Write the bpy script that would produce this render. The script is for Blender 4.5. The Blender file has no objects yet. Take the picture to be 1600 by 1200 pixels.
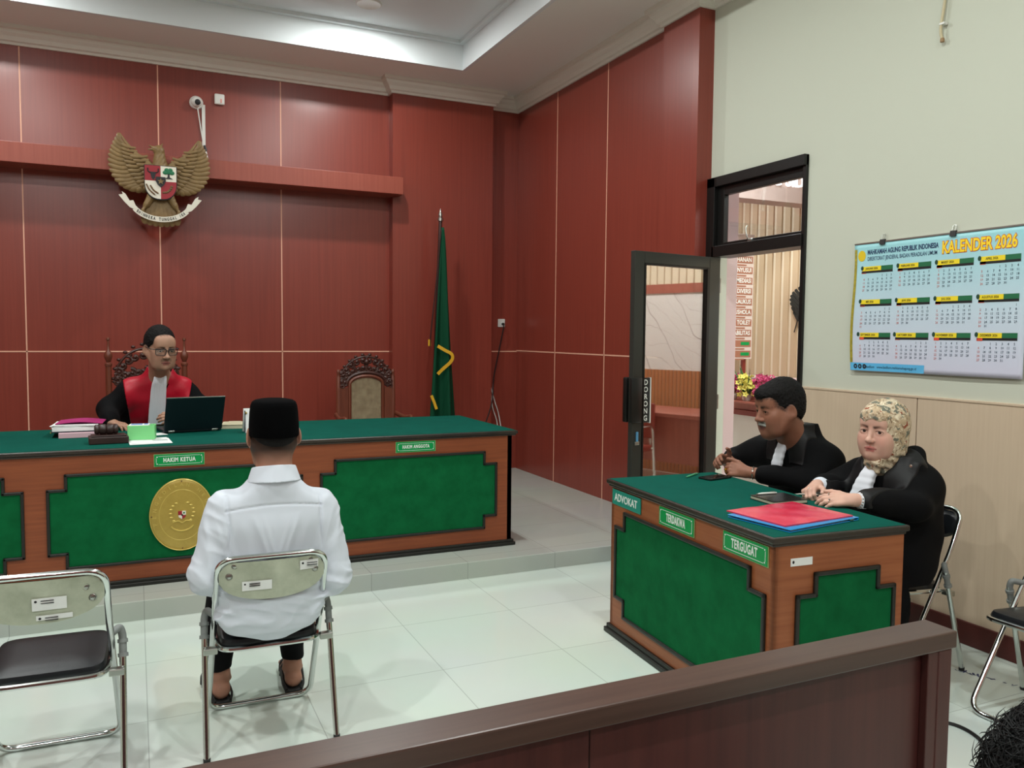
import bpy, bmesh, math, random, time
import numpy as np
from mathutils import Matrix, Vector

random.seed(7)
SC = bpy.context.scene
COL = SC.collection
PI = math.pi

# ------------------------------------------------------------------ camera, world, lights, exposure
CAM_RIGHT = Vector((0.9075, -0.4199, 0.0092))
CAM_DOWN = Vector((-0.0171, -0.0587, -0.9981))
CAM_FWD = Vector((0.4197, 0.9057, -0.0604))
cam_data = bpy.data.cameras.new('camera')
cam_data.sensor_width = 36.0
cam_data.lens = 1271.0 / 1600.0 * 36.0
cam_data.clip_start = 0.05
cam_data.clip_end = 60
cam = bpy.data.objects.new('camera', cam_data)
COL.objects.link(cam)
_f = CAM_FWD.normalized()
_r = (CAM_RIGHT - _f * CAM_RIGHT.dot(_f)).normalized()
_u = _r.cross(_f)
cam.matrix_world = Matrix(((_r.x, _u.x, -_f.x, 0.0), (_r.y, _u.y, -_f.y, 0.0), (_r.z, _u.z, -_f.z, 1.5), (0, 0, 0, 1)))
SC.camera = cam

world = bpy.data.worlds.new('world')
SC.world = world
world.use_nodes = True
world.node_tree.nodes['Background'].inputs[0].default_value = (0.75, 0.85, 0.9, 1)
world.node_tree.nodes['Background'].inputs[1].default_value = 0.3

SC.view_settings.view_transform = 'Standard'
SC.view_settings.look = 'None'
SC.view_settings.gamma = 1.0
SC.view_settings.use_curve_mapping = False
SC.view_settings.exposure = -0.28

LAMP_COL = (0.965, 1.0, 0.972)
LAMP_X = (-1.10, 1.75)
LAMP_Y = (6.58, 4.40, 2.30, 0.20, -1.90)
LAMP_Z = 4.135


def lamp_light(name, loc, power, radius, col=LAMP_COL):
    l = bpy.data.lights.new(name, 'AREA')
    l.shape = 'DISK'
    l.size = radius * 2
    l.energy = power
    l.color = col
    o = bpy.data.objects.new(name, l)
    o.location = loc
    COL.objects.link(o)
    return o


for _y in LAMP_Y:
    for _x in LAMP_X:
        lamp_light('ceiling_lamp_light', (_x, _y, LAMP_Z - 0.012), 37.0 if _y > 6 else 50.0, 0.06)
for _x, _y, _p in ((4.9, 5.2, 76.0), (5.0, 2.6, 78.0), (5.0, 0.2, 78.0), (5.2, 6.85, 34.0)):  # last one is added past the beam to brighten the slat wall
    lamp_light('lobby_area_light', (_x, _y, 3.36), _p, 0.22, (0.94, 1.0, 0.98))


# ------------------------------------------------------------------ helpers: colours, materials
def lin(c):
    return tuple(((v / 255.0) / 12.92 if v / 255.0 <= 0.04045 else (((v / 255.0) + 0.055) / 1.055) ** 2.4) for v in c)


def rgba(c):
    return (*lin(c), 1.0)


MATS = {}


def mat(name, c, rough=0.5, metal=0.0, spec=0.5, vary=None, bump=None, stretch=(1, 1, 1), coat=0.0, emit=0.0, sheen=0.0, sss=0.0, attr=False, coords='Object'):
    """vary=(other colour, scale, detail); bump=(scale, strength)"""
    m = bpy.data.materials.new(name)
    m.use_nodes = True
    nt = m.node_tree
    b = nt.nodes['Principled BSDF']
    b.inputs['Base Color'].default_value = rgba(c)
    b.inputs['Roughness'].default_value = rough
    b.inputs['Metallic'].default_value = metal
    b.inputs['Specular IOR Level'].default_value = spec
    b.inputs['Coat Weight'].default_value = coat
    b.inputs['Coat Roughness'].default_value = 0.08
    b.inputs['Sheen Weight'].default_value = sheen
    if sss:
        b.inputs['Subsurface Weight'].default_value = sss
        b.inputs['Subsurface Radius'].default_value = (0.012, 0.005, 0.003)
        b.inputs['Subsurface Scale'].default_value = 1.0
    if emit:
        b.inputs['Emission Color'].default_value = rgba(c)
        b.inputs['Emission Strength'].default_value = emit
    N = nt.nodes.new
    L = nt.links.new
    if vary or bump:
        tc = N('ShaderNodeTexCoord')
        mp = N('ShaderNodeMapping')
        mp.inputs['Scale'].default_value = stretch
        L(tc.outputs[coords], mp.inputs[0])
    if vary:
        nz = N('ShaderNodeTexNoise')
        nz.inputs['Scale'].default_value = vary[1]
        nz.inputs['Detail'].default_value = vary[2]
        nz.inputs['Roughness'].default_value = 0.6
        L(mp.outputs[0], nz.inputs['Vector'])
        rp = N('ShaderNodeValToRGB')
        rp.color_ramp.elements[0].position = 0.32
        rp.color_ramp.elements[1].position = 0.68
        rp.color_ramp.elements[0].color = rgba(c)
        rp.color_ramp.elements[1].color = rgba(vary[0])
        L(nz.outputs['Fac'], rp.inputs[0])
        L(rp.outputs[0], b.inputs['Base Color'])
    if bump:
        nb = N('ShaderNodeTexNoise')
        nb.inputs['Scale'].default_value = bump[0]
        nb.inputs['Detail'].default_value = 3
        L(mp.outputs[0], nb.inputs['Vector'])
        bp = N('ShaderNodeBump')
        bp.inputs['Strength'].default_value = bump[1]
        bp.inputs['Distance'].default_value = 0.004
        L(nb.outputs['Fac'], bp.inputs['Height'])
        L(bp.outputs[0], b.inputs['Normal'])
    if attr:
        at = N('ShaderNodeAttribute')
        at.attribute_name = 'Col'
        L(at.outputs['Color'], b.inputs['Base Color'])
    MATS[name] = m
    return m


WOOD_WALL = mat('cherry_wall_panel', (138, 60, 47), 0.31, spec=0.58, vary=((127, 53, 42), 2.2, 6), stretch=(22, 22, 0.5))
WOOD_SHELF = mat('cherry_shelf', (152, 76, 60), 0.42, spec=0.4, vary=((140, 66, 52), 2.2, 6), stretch=(22, 22, 0.5))
SEAM = mat('cream_joint', (226, 172, 146), 0.6)
CREAM = mat('cream_paint', (196, 199, 184), 0.72, spec=0.3, bump=(60, 0.04))
CEIL = mat('ceiling_paint', (236, 237, 232), 0.85, spec=0.2)
TRAYP = mat('tray_ceiling_paint', (226, 232, 234), 0.85, spec=0.2)
CORN = mat('cornice_plaster', (222, 218, 208), 0.7, spec=0.3)
WAINS = mat('beige_wainscot_laminate', (202, 182, 158), 0.5, spec=0.35, vary=((196, 175, 151), 2.0, 5), stretch=(26, 26, 0.8))
WAINJ = mat('wainscot_joint', (96, 62, 44), 0.7)
DARKRED = mat('dark_red_baseboard', (78, 30, 26), 0.4)
BENCH = mat('bench_wood', (148, 80, 48), 0.45, spec=0.4, vary=((128, 66, 40), 2.4, 6), stretch=(1.2, 1.2, 26))
DESKW = mat('desk_wood', (158, 94, 58), 0.42, spec=0.4, vary=((140, 78, 46), 2.2, 6), stretch=(1.0, 1.0, 26))
FELT = mat('green_panel_felt', (16, 100, 57), 0.95, spec=0.1, vary=((11, 86, 47), 9.0, 4), bump=(900, 0.35))
FELTTOP = mat('teal_top_felt', (3, 82, 70), 0.92, spec=0.1, vary=((2, 75, 64), 7.0, 3), bump=(900, 0.25))
EDGE = mat('black_edge_wood', (32, 30, 27), 0.38, spec=0.5, vary=((52, 44, 36), 5.0, 4))
MOULD = mat('black_moulding', (26, 26, 22), 0.42, spec=0.5)
RAILW = mat('railing_wood', (82, 42, 38), 0.42, spec=0.4, vary=((68, 33, 31), 2.0, 6), stretch=(14, 14, 0.7))
RAILTOP = mat('railing_top_wood', (80, 60, 52), 0.34, spec=0.45, vary=((66, 48, 42), 2.0, 6), stretch=(0.7, 20, 20))
CHROME = mat('chrome', (212, 216, 214), 0.14, metal=1.0)
STEEL = mat('satin_steel', (176, 178, 172), 0.32, metal=1.0)
VINYL = mat('black_vinyl', (19, 22, 26), 0.40, spec=0.42, bump=(240, 0.08))
CHAIRBACK = mat('aged_backrest_plastic', (192, 198, 178), 0.35, spec=0.45, vary=((158, 164, 144), 9.0, 6))
GREYPL = mat('grey_plastic', (124, 128, 126), 0.55)
RUBBER = mat('black_rubber', (28, 28, 28), 0.7)
BLACKM = mat('black_door_frame', (18, 18, 17), 0.35, spec=0.4)
LEAFM = mat('door_leaf_frame', (58, 60, 56), 0.32, metal=0.35)
WHITE = mat('white_plastic', (222, 222, 216), 0.4)
PAPER = mat('white_paper', (230, 232, 230), 0.8, spec=0.2)
SIGNG = mat('sign_green', (0, 150, 76), 0.3, spec=0.4)
SIGNT = mat('sign_teal', (40, 140, 122), 0.35, spec=0.4)
SIGNW = mat('sign_white', (235, 240, 235), 0.5)
SIGNF = mat('sign_pale_edge', (150, 170, 110), 0.5)
GOLDP = mat('gold_plaque', (190, 162, 78), 0.32, metal=0.25, spec=0.6, vary=((172, 146, 66), 8, 4))
GOLDD = mat('gold_plaque_relief', (206, 182, 96), 0.3, metal=0.3)
BRONZE = mat('bronze_gold_paint', (138, 112, 72), 0.5, spec=0.4, vary=((118, 94, 58), 14, 4))
BRONZED = mat('dark_bronze_paint', (108, 78, 44), 0.55)  # darker bronze of the screws, chain, rice sprays and mounting block
EMRED = mat('emblem_red', (150, 22, 36), 0.45)
EMWHITE = mat('emblem_white', (226, 220, 204), 0.5)
EMBLACK = mat('emblem_black', (22, 22, 26), 0.5)
EMGREEN = mat('emblem_green', (20, 110, 70), 0.5)
CARVED = mat('carved_dark_wood', (74, 40, 32), 0.4, spec=0.5, vary=((56, 28, 22), 10, 4))
CARVEDL = mat('chair_frame_wood', (116, 60, 40), 0.42, vary=((98, 48, 32), 4, 4), stretch=(10, 10, 1))
LAPTOP = mat('laptop_dark', (20, 30, 36), 0.35, spec=0.4)
SCREEN = mat('laptop_keys', (24, 26, 28), 0.5)
GAVELW = mat('gavel_dark_wood', (58, 40, 36), 0.4, vary=((44, 28, 26), 10, 3))
TISSUEG = mat('green_tissue_box', (130, 216, 140), 0.35, spec=0.5)
BLUEP = mat('blue_print', (30, 110, 190), 0.5)
MAGENTA = mat('magenta_folder', (170, 40, 110), 0.5)
PINKP = mat('pink_folder', (206, 150, 170), 0.6)
NAVY = mat('dark_binder', (36, 40, 50), 0.5)
YELLOW = mat('yellow_mark', (214, 200, 60), 0.5)
BOOKC = mat('pale_book_cover', (196, 190, 160), 0.6)
FLAGG = mat('green_flag_cloth', (6, 66, 42), 0.8, spec=0.2, bump=(500, 0.1))
FLAGY = mat('gold_flag_fringe', (220, 170, 30), 0.6, bump=(300, 0.3))
POLEW = mat('flag_pole_wood', (56, 30, 26), 0.4)
CORD = mat('black_cord', (24, 22, 22), 0.5)
REDF = mat('red_plastic_folder', (206, 30, 62), 0.22, spec=0.5, vary=((214, 70, 96), 9, 4))
BLUEF = mat('blue_plastic_folder', (20, 142, 206), 0.2, spec=0.5)
PHONEM = mat('phone_black', (26, 28, 28), 0.25)
PENG = mat('pen_green', (70, 170, 120), 0.35)
PINKC = mat('pink_column_paint', (202, 176, 176), 0.5)
LOBFL = mat('lobby_floor_tile', (206, 206, 198), 0.18, spec=0.5)
LOBW = mat('lobby_white_paint', (222, 222, 214), 0.7)
SLATA = mat('slat_light', (220, 206, 182), 0.5)
SLATB = mat('slat_tan', (188, 164, 134), 0.5)
SLATO = mat('slat_orange', (172, 110, 66), 0.5)
COUNT = mat('counter_red_wood', (164, 96, 80), 0.45, vary=((150, 84, 70), 2, 5), stretch=(1, 14, 1))
COUNTD = mat('counter_dark_red', (128, 48, 36), 0.45)
LEAFBLK = mat('black_leaf_metal', (28, 30, 28), 0.5)
LITW = mat('backlit_letter_white', (255, 255, 250), 0.5, emit=2.2)
SIGNBR = mat('directory_brown', (166, 112, 90), 0.5)
SIGNCR = mat('directory_cream', (218, 204, 196), 0.5)
ORCHY = mat('orchid_yellow', (232, 226, 110), 0.6)
ORCHM = mat('orchid_magenta', (176, 40, 96), 0.6, vary=((206, 90, 130), 20, 2))
LEAFG = mat('plant_leaf_green', (60, 110, 60), 0.5)
LAMPW = mat('lamp_glow', (245, 255, 250), 0.5, emit=6.0)
GOLDR = mat('gold_ring', (226, 180, 70), 0.2, metal=1.0)
SILVER = mat('silver_jewellery', (220, 214, 206), 0.2, metal=1.0)
CALSKY = mat('calendar_blue', (140, 200, 214), 0.4)


def calendar_paper():
    m = bpy.data.materials.new('calendar_paper')
    m.use_nodes = True
    nt = m.node_tree
    b = nt.nodes['Principled BSDF']
    b.inputs['Roughness'].default_value = 0.42
    tc = nt.nodes.new('ShaderNodeTexCoord')
    sp = nt.nodes.new('ShaderNodeSeparateXYZ')
    nt.links.new(tc.outputs['Object'], sp.inputs[0])
    mr = nt.nodes.new('ShaderNodeMapRange')
    mr.inputs[1].default_value = -0.36
    mr.inputs[2].default_value = 0.36
    nt.links.new(sp.outputs[2], mr.inputs[0])
    rp = nt.nodes.new('ShaderNodeValToRGB')
    e = rp.color_ramp.elements
    e[0].position = 0.0
    e[0].color = rgba((206, 204, 222))
    e[1].position = 1.0
    e[1].color = rgba((150, 210, 216))
    k = e.new(0.45)
    k.color = rgba((196, 214, 226))
    nt.links.new(mr.outputs[0], rp.inputs[0])
    nt.links.new(rp.outputs[0], b.inputs['Base Color'])
    return m


CALP = calendar_paper()


def glass_mat(name, tint, refl, alpha_tint):
    """reflective coated glass: a mirror coat mixed with clear transmission"""
    m = bpy.data.materials.new(name)
    m.use_nodes = True
    nt = m.node_tree
    nt.nodes.remove(nt.nodes['Principled BSDF'])
    out = nt.nodes['Material Output']
    g = nt.nodes.new('ShaderNodeBsdfGlossy')
    g.inputs['Roughness'].default_value = 0.02
    g.inputs['Color'].default_value = tint
    t = nt.nodes.new('ShaderNodeBsdfTransparent')
    t.inputs['Color'].default_value = alpha_tint
    mx = nt.nodes.new('ShaderNodeMixShader')
    mx.inputs[0].default_value = refl
    nt.links.new(t.outputs[0], mx.inputs[1])
    nt.links.new(g.outputs[0], mx.inputs[2])
    nt.links.new(mx.outputs[0], out.inputs[0])
    return m


GLASS_LEAF = glass_mat('coated_door_glass', (0.92, 0.86, 0.84, 1), 0.42, (0.8, 0.8, 0.78, 1))
GLASS_TRAN = glass_mat('transom_glass', (0.9, 0.9, 0.92, 1), 0.16, (0.86, 0.86, 0.88, 1))
GLASS_EYE = glass_mat('spectacle_lens', (0.9, 0.95, 1, 1), 0.07, (0.93, 0.93, 0.93, 1))


def floor_mat(name, base, x0, y0, pitch, rough, stains=False):
    m = bpy.data.materials.new(name)
    m.use_nodes = True
    nt = m.node_tree
    N = nt.nodes.new
    L = nt.links.new
    b = nt.nodes['Principled BSDF']
    b.inputs['Roughness'].default_value = rough
    b.inputs['Specular IOR Level'].default_value = 0.5
    tc = N('ShaderNodeTexCoord')
    mp = N('ShaderNodeMapping')
    mp.inputs['Location'].default_value = (-x0, -y0, 0)
    L(tc.outputs['Object'], mp.inputs[0])
    br = N('ShaderNodeTexBrick')
    br.offset = 0.0
    br.squash = 1.0
    br.inputs['Scale'].default_value = 1.0
    br.inputs['Brick Width'].default_value = pitch
    br.inputs['Row Height'].default_value = pitch
    br.inputs['Mortar Size'].default_value = 0.0022
    br.inputs['Mortar Smooth'].default_value = 0.3
    br.inputs['Color1'].default_value = rgba(base)
    br.inputs['Color2'].default_value = rgba(tuple(v - 3 for v in base))
    br.inputs['Mortar'].default_value = rgba(tuple(v * 0.83 for v in base))
    L(mp.outputs[0], br.inputs['Vector'])
    nz = N('ShaderNodeTexNoise')
    nz.inputs['Scale'].default_value = 1.3
    nz.inputs['Detail'].default_value = 5
    L(tc.outputs['Object'], nz.inputs['Vector'])
    mx = N('ShaderNodeMix')
    mx.data_type = 'RGBA'
    mx.blend_type = 'MULTIPLY'
    mx.inputs[0].default_value = 0.16
    L(br.outputs['Color'], mx.inputs[6])
    L(nz.outputs['Color'], mx.inputs[7])
    L(mx.outputs[2], b.inputs['Base Color'])
    return m


FLOORM = floor_mat('white_floor_tile', (210, 220, 212), 0.02, 4.56, 0.6035, 0.13)
DAISM = floor_mat('grey_dais_tile', (182, 188, 180), 0.02, 4.70, 0.6035, 0.22)


def marble_mat():
    m = bpy.data.materials.new('veined_marble')
    m.use_nodes = True
    nt = m.node_tree
    N = nt.nodes.new
    L = nt.links.new
    b = nt.nodes['Principled BSDF']
    b.inputs['Roughness'].default_value = 0.25
    tc = N('ShaderNodeTexCoord')
    prev = None
    for scale, dist, rot, wid in ((0.42, 7.0, 0.9, 0.024), (0.8, 11.0, 0.5, 0.018)):
        mp = N('ShaderNodeMapping')
        mp.inputs['Rotation'].default_value = (rot, 0, 0)
        mp.inputs['Location'].default_value = (scale, scale * 3.1, rot)
        L(tc.outputs['Object'], mp.inputs[0])
        wv = N('ShaderNodeTexWave')
        wv.bands_direction = 'Z'
        wv.inputs['Scale'].default_value = scale
        wv.inputs['Distortion'].default_value = dist
        wv.inputs['Detail'].default_value = 4
        wv.inputs['Detail Scale'].default_value = 0.9
        L(mp.outputs[0], wv.inputs['Vector'])
        rp = N('ShaderNodeValToRGB')
        e = rp.color_ramp.elements
        e[0].position = 0.5 - wid
        e[0].color = (1, 1, 1, 1)
        e[1].position = 0.5 + wid
        e[1].color = (1, 1, 1, 1)
        k = e.new(0.5)
        k.color = (0.24, 0.22, 0.24, 1)
        L(wv.outputs['Fac'], rp.inputs[0])
        mx = N('ShaderNodeMix')
        mx.data_type = 'RGBA'
        mx.blend_type = 'MULTIPLY'
        mx.inputs[0].default_value = 1.0
        if prev is None:
            mx.inputs[6].default_value = rgba((222, 218, 216))
        else:
            L(prev, mx.inputs[6])
        L(rp.outputs[0], mx.inputs[7])
        prev = mx.outputs[2]
    L(prev, b.inputs['Base Color'])
    return m


MARBLE = marble_mat()


# ------------------------------------------------------------------ helpers: objects
def link(o, parent=None):
    COL.objects.link(o)
    if parent is not None:
        o.parent = parent
    return o


def tag(o, label=None, cat=None, group=None, kind=None):
    if label:
        o['label'] = label
    if cat:
        o['category'] = cat
    if group:
        o['group'] = group
    if kind:
        o['kind'] = kind
    return o


def thing(name, label, cat, loc=(0, 0, 0), rotz=0.0, group=None):
    o = bpy.data.objects.new(name, None)
    o.empty_display_size = 0.1
    o.location = loc
    o.rotation_euler = (0, 0, rotz)
    link(o)
    return tag(o, label, cat, group)


def T(x=0, y=0, z=0):
    return Matrix.Translation((x, y, z))


def RX(a):
    return Matrix.Rotation(a, 4, 'X')


def RY(a):
    return Matrix.Rotation(a, 4, 'Y')


def RZ(a):
    return Matrix.Rotation(a, 4, 'Z')


class MB:
    """collects shapes into one mesh"""

    def __init__(self):
        self.v = []
        self.f = []
        self.m = []
        self.mats = []
        self.mi = 0
        self.xf = None

    def use(self, m):
        if m not in self.mats:
            self.mats.append(m)
        self.mi = self.mats.index(m)
        return self

    def add(self, vs, fs, xf=None):
        b = len(self.v)
        for p in vs:
            p = Vector(p)
            if xf is not None:
                p = xf @ p
            if self.xf is not None:
                p = self.xf @ p
            self.v.append(p)
        for f in fs:
            self.f.append([b + i for i in f])
            self.m.append(self.mi)
        return self

    def box(self, x0, x1, y0, y1, z0, z1, xf=None):
        vs = [(x0, y0, z0), (x1, y0, z0), (x1, y1, z0), (x0, y1, z0), (x0, y0, z1), (x1, y0, z1), (x1, y1, z1), (x0, y1, z1)]
        fs = [(0, 3, 2, 1), (4, 5, 6, 7), (0, 1, 5, 4), (1, 2, 6, 5), (2, 3, 7, 6), (3, 0, 4, 7)]
        return self.add(vs, fs, xf)

    def rbox(self, x0, x1, y0, y1, z0, z1, r=0.006, seg=2, xf=None):
        """box with rounded edges"""
        bm = bmesh.new()
        bmesh.ops.create_cube(bm, size=1.0)
        for v in bm.verts:
            v.co = Vector(((x0 + x1) / 2 + v.co.x * (x1 - x0), (y0 + y1) / 2 + v.co.y * (y1 - y0), (z0 + z1) / 2 + v.co.z * (z1 - z0)))
        r = min(r, 0.49 * min(x1 - x0, y1 - y0, z1 - z0))
        bmesh.ops.bevel(bm, geom=bm.edges[:], offset=r, segments=seg, affect='EDGES', profile=0.5)
        bm.verts.index_update()
        self.add([v.co.copy() for v in bm.verts], [[v.index for v in f.verts] for f in bm.faces], xf)
        bm.free()
        return self

    def prism(self, poly, a, b, plane='XZ', xf=None):
        """polygon extruded from a to b along the axis normal to plane"""
        n = len(poly)

        def P(u, w, t):
            return (u, t, w) if plane == 'XZ' else ((t, u, w) if plane == 'YZ' else (u, w, t))
        vs = [P(u, w, a) for u, w in poly] + [P(u, w, b) for u, w in poly]
        fs = [list(range(n)), list(range(2 * n - 1, n - 1, -1))]
        for i in range(n):
            j = (i + 1) % n
            fs.append([i, n + i, n + j, j])
        return self.add(vs, fs, xf)

    def tube(self, pts, r, seg=10, closed=False, cap=True, xf=None, radii=None, flat=None):
        pts = [Vector(p) for p in pts]
        n = len(pts)
        tang = []
        for i in range(n):
            if closed:
                t = pts[(i + 1) % n] - pts[i - 1]
            else:
                t = pts[min(i + 1, n - 1)] - pts[max(i - 1, 0)]
            tang.append(t.normalized() if t.length > 1e-9 else Vector((0, 0, 1)))
        up = Vector((0, 0, 1)) if abs(tang[0].z) < 0.9 else Vector((0, 1, 0))
        nrm = (up - tang[0] * up.dot(tang[0])).normalized()
        rings = []
        vs = []
        for i in range(n):
            t = tang[i]
            nrm = (nrm - t * nrm.dot(t))
            nrm = nrm.normalized() if nrm.length > 1e-6 else t.orthogonal().normalized()
            bn = t.cross(nrm)
            rr = radii[i] if radii else r
            for k in range(seg):
                a = 2 * PI * k / seg
                vs.append(pts[i] + nrm * (rr * math.cos(a)) + bn * (rr * math.sin(a) * (flat or 1)))
        fs = []
        for i in range(n if closed else n - 1):
            j = (i + 1) % n
            for k in range(seg):
                l = (k + 1) % seg
                fs.append([i * seg + k, i * seg + l, j * seg + l, j * seg + k])
        if cap and not closed:
            fs.append(list(range(seg - 1, -1, -1)))
            fs.append([(n - 1) * seg + k for k in range(seg)])
        return self.add(vs, fs, xf)

    def lathe(self, prof, seg=24, xf=None, sx=1.0, sy=1.0):
        vs = []
        for r, z in prof:
            for k in range(seg):
                a = 2 * PI * k / seg
                vs.append((r * math.cos(a) * sx, r * math.sin(a) * sy, z))
        fs = []
        n = len(prof)
        for i in range(n - 1):
            for k in range(seg):
                l = (k + 1) % seg
                fs.append([i * seg + k, i * seg + l, (i + 1) * seg + l, (i + 1) * seg + k])
        if prof[0][0] > 1e-6:
            fs.append(list(range(seg - 1, -1, -1)))
        if prof[-1][0] > 1e-6:
            fs.append([(n - 1) * seg + k for k in range(seg)])
        return self.add(vs, fs, xf)

    def ball(self, c, r, seg=12, rings=8, xf=None):
        rx, ry, rz = (r, r, r) if not isinstance(r, (tuple, list)) else r
        prof = [(math.sin(PI * i / rings), -math.cos(PI * i / rings)) for i in range(rings + 1)]
        m = T(*c) @ Matrix.Diagonal((rx, ry, rz, 1))
        return self.lathe([(max(a, 1e-7), b) for a, b in prof], seg, m if xf is None else xf @ m)

    def mesh(self, other_mesh, xf=None):
        return self.add([v.co.copy() for v in other_mesh.vertices], [list(p.vertices) for p in other_mesh.polygons], xf)

    def build(self, name, m=None, parent=None, smooth=False, loc=None, bevel=None):
        me = bpy.data.meshes.new(name)
        me.from_pydata([tuple(p) for p in self.v], [], self.f)
        if m is not None:
            me.materials.append(m)
        else:
            for k in self.mats:
                me.materials.append(k)
            me.polygons.foreach_set('material_index', self.m)
        me.update()
        o = bpy.data.objects.new(name, me)
        link(o, parent)
        if loc is not None:
            o.location = loc
        if smooth:
            me.polygons.foreach_set('use_smooth', [True] * len(me.polygons))
            me.set_sharp_from_angle(angle=math.radians(42))
        if bevel:
            md = o.modifiers.new('bevel', 'BEVEL')
            md.width = bevel
            md.segments = 2
            md.limit_method = 'ANGLE'
            md.angle_limit = math.radians(40)
        return o


def recalc(o):
    bm = bmesh.new()
    bm.from_mesh(o.data)
    bmesh.ops.recalc_face_normals(bm, faces=bm.faces)
    bm.to_mesh(o.data)
    bm.free()
    return o


def fillet(pts, r, seg=5):
    """polyline with rounded corners"""
    pts = [Vector(p) for p in pts]
    out = [pts[0]]
    for i in range(1, len(pts) - 1):
        a, b, c = pts[i - 1], pts[i], pts[i + 1]
        d1 = (a - b)
        d2 = (c - b)
        rr = min(r, d1.length * 0.49, d2.length * 0.49)
        p1 = b + d1.normalized() * rr
        p2 = b + d2.normalized() * rr
        for k in range(seg + 1):
            t = k / seg
            out.append(p1 * (1 - t) ** 2 + b * 2 * t * (1 - t) + p2 * t * t)
    out.append(pts[-1])
    return out


def spline(pts, n=24):
    """Catmull-Rom through points"""
    P = [Vector(p) for p in pts]
    P = [P[0] * 2 - P[1]] + P + [P[-1] * 2 - P[-2]]
    out = []
    segs = len(P) - 3
    for s in range(segs):
        a, b, c, d = P[s:s + 4]
        m = max(2, n // segs)
        for k in range(m):
            t = k / m
            out.append(0.5 * ((2 * b) + (c - a) * t + (2 * a - 5 * b + 4 * c - d) * t * t + (3 * b - a - 3 * c + d) * t ** 3))
    out.append(P[-2])
    return out


_TXT = {}


def text_mesh(s, size=1.0, align='CENTER', extrude=0.0, bold=0.0, res=3, spacing=1.0):
    key = (s, size, align, extrude, bold, res, spacing)
    if key in _TXT:
        return _TXT[key]
    cu = bpy.data.curves.new('lettering', 'FONT')
    cu.body = s
    cu.size = size
    cu.align_x = align
    cu.align_y = 'CENTER'
    cu.extrude = extrude
    cu.offset = bold
    cu.resolution_u = res
    cu.space_character = spacing
    o = bpy.data.objects.new('lettering', cu)
    COL.objects.link(o)
    bpy.context.view_layer.update()
    me = bpy.data.meshes.new_from_object(o.evaluated_get(bpy.context.evaluated_depsgraph_get()))
    bpy.data.objects.remove(o)
    bpy.data.curves.remove(cu)
    _TXT[key] = me
    return me


# frames for writing: columns are (text right, text up, outward normal)
def frame(origin, right, up):
    r = Vector(right).normalized()
    u = Vector(up).normalized()
    n = r.cross(u)
    o = Vector(origin)
    return Matrix(((r.x, u.x, n.x, o.x), (r.y, u.y, n.y, o.y), (r.z, u.z, n.z, o.z), (0, 0, 0, 1)))
# ------------------------------------------------------------------ one-surface modelling: smooth unions of tapered limbs, meshed
F32 = np.float32


def V3(p):
    return np.array(p, dtype=F32)


def smin(a, b, k):
    if k <= 0:
        return np.minimum(a, b)
    h = np.maximum(k - np.abs(a - b), 0) / k
    return np.minimum(a, b) - h * h * (k * 0.25)


def smax(a, b, k):
    return -smin(-a, -b, k)


def f_cap(a, b, ra, rb):
    a, b = V3(a), V3(b)
    d = b - a
    L2 = max(float(d @ d), 1e-12)

    def f(p):
        q = p - a
        t = np.clip((q @ d) / L2, 0, 1)
        w = q - t[:, None] * d
        return np.sqrt((w * w).sum(1)) - (ra + (rb - ra) * t)
    return f


def f_ell(c, r, R=None):
    c, r = V3(c), V3(r)
    M = None if R is None else np.array(R, dtype=F32)

    def f(p):
        q = p - c
        if M is not None:
            q = q @ M
        a = q / r
        k0 = np.sqrt((a * a).sum(1))
        b = a / r
        k1 = np.sqrt((b * b).sum(1)) + 1e-9
        return np.where(k0 < 1e-4, -float(r.min()), k0 * (k0 - 1) / k1)
    return f


def f_box(c, h, R=None, rnd=0.0):
    c, h = V3(c), V3(h) - rnd
    M = None if R is None else np.array(R, dtype=F32)

    def f(p):
        q = p - c
        if M is not None:
            q = q @ M
        q = np.abs(q) - h
        return np.sqrt((np.maximum(q, 0) ** 2).sum(1)) + np.minimum(q.max(1), 0) - rnd
    return f


def f_plane(pt, n):
    pt, n = V3(pt), V3(n)
    n = n / np.sqrt(n @ n)
    return lambda p: (p - pt) @ n


def f_loft(o, R, rows, e=2.3):
    """rows: (z, cx, cy, rx, ry) sections stacked on a local z axis"""
    o = V3(o)
    M = np.array(R, dtype=F32)
    rows = np.array(rows, dtype=float)
    zz = np.linspace(rows[0, 0], rows[-1, 0], 60)
    cols = []
    for c in range(1, 5):
        # monotone-ish smooth interpolation
        y = np.interp(zz, rows[:, 0], rows[:, c])
        ker = np.ones(7) / 7
        yp = np.pad(y, 3, mode='edge')
        cols.append(np.convolve(yp, ker, 'valid'))
    zz = zz.astype(F32)
    cols = [c.astype(F32) for c in cols]

    def f(p):
        q = (p - o) @ M
        zc = np.clip(q[:, 2], zz[0], zz[-1])
        cx, cy, rx, ry = [np.interp(zc, zz, c).astype(F32) for c in cols]
        a = np.abs(q[:, 0] - cx) / rx
        b = np.abs(q[:, 1] - cy) / ry
        k = (a ** e + b ** e) ** (1.0 / e)
        lat = (k - 1) * np.minimum(rx, ry)
        dz = np.abs(q[:, 2] - zc)
        return np.where(dz > 0, np.sqrt(np.maximum(lat, 0) ** 2 + dz * dz), np.maximum(lat, -0.2)).astype(F32)
    return f


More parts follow.
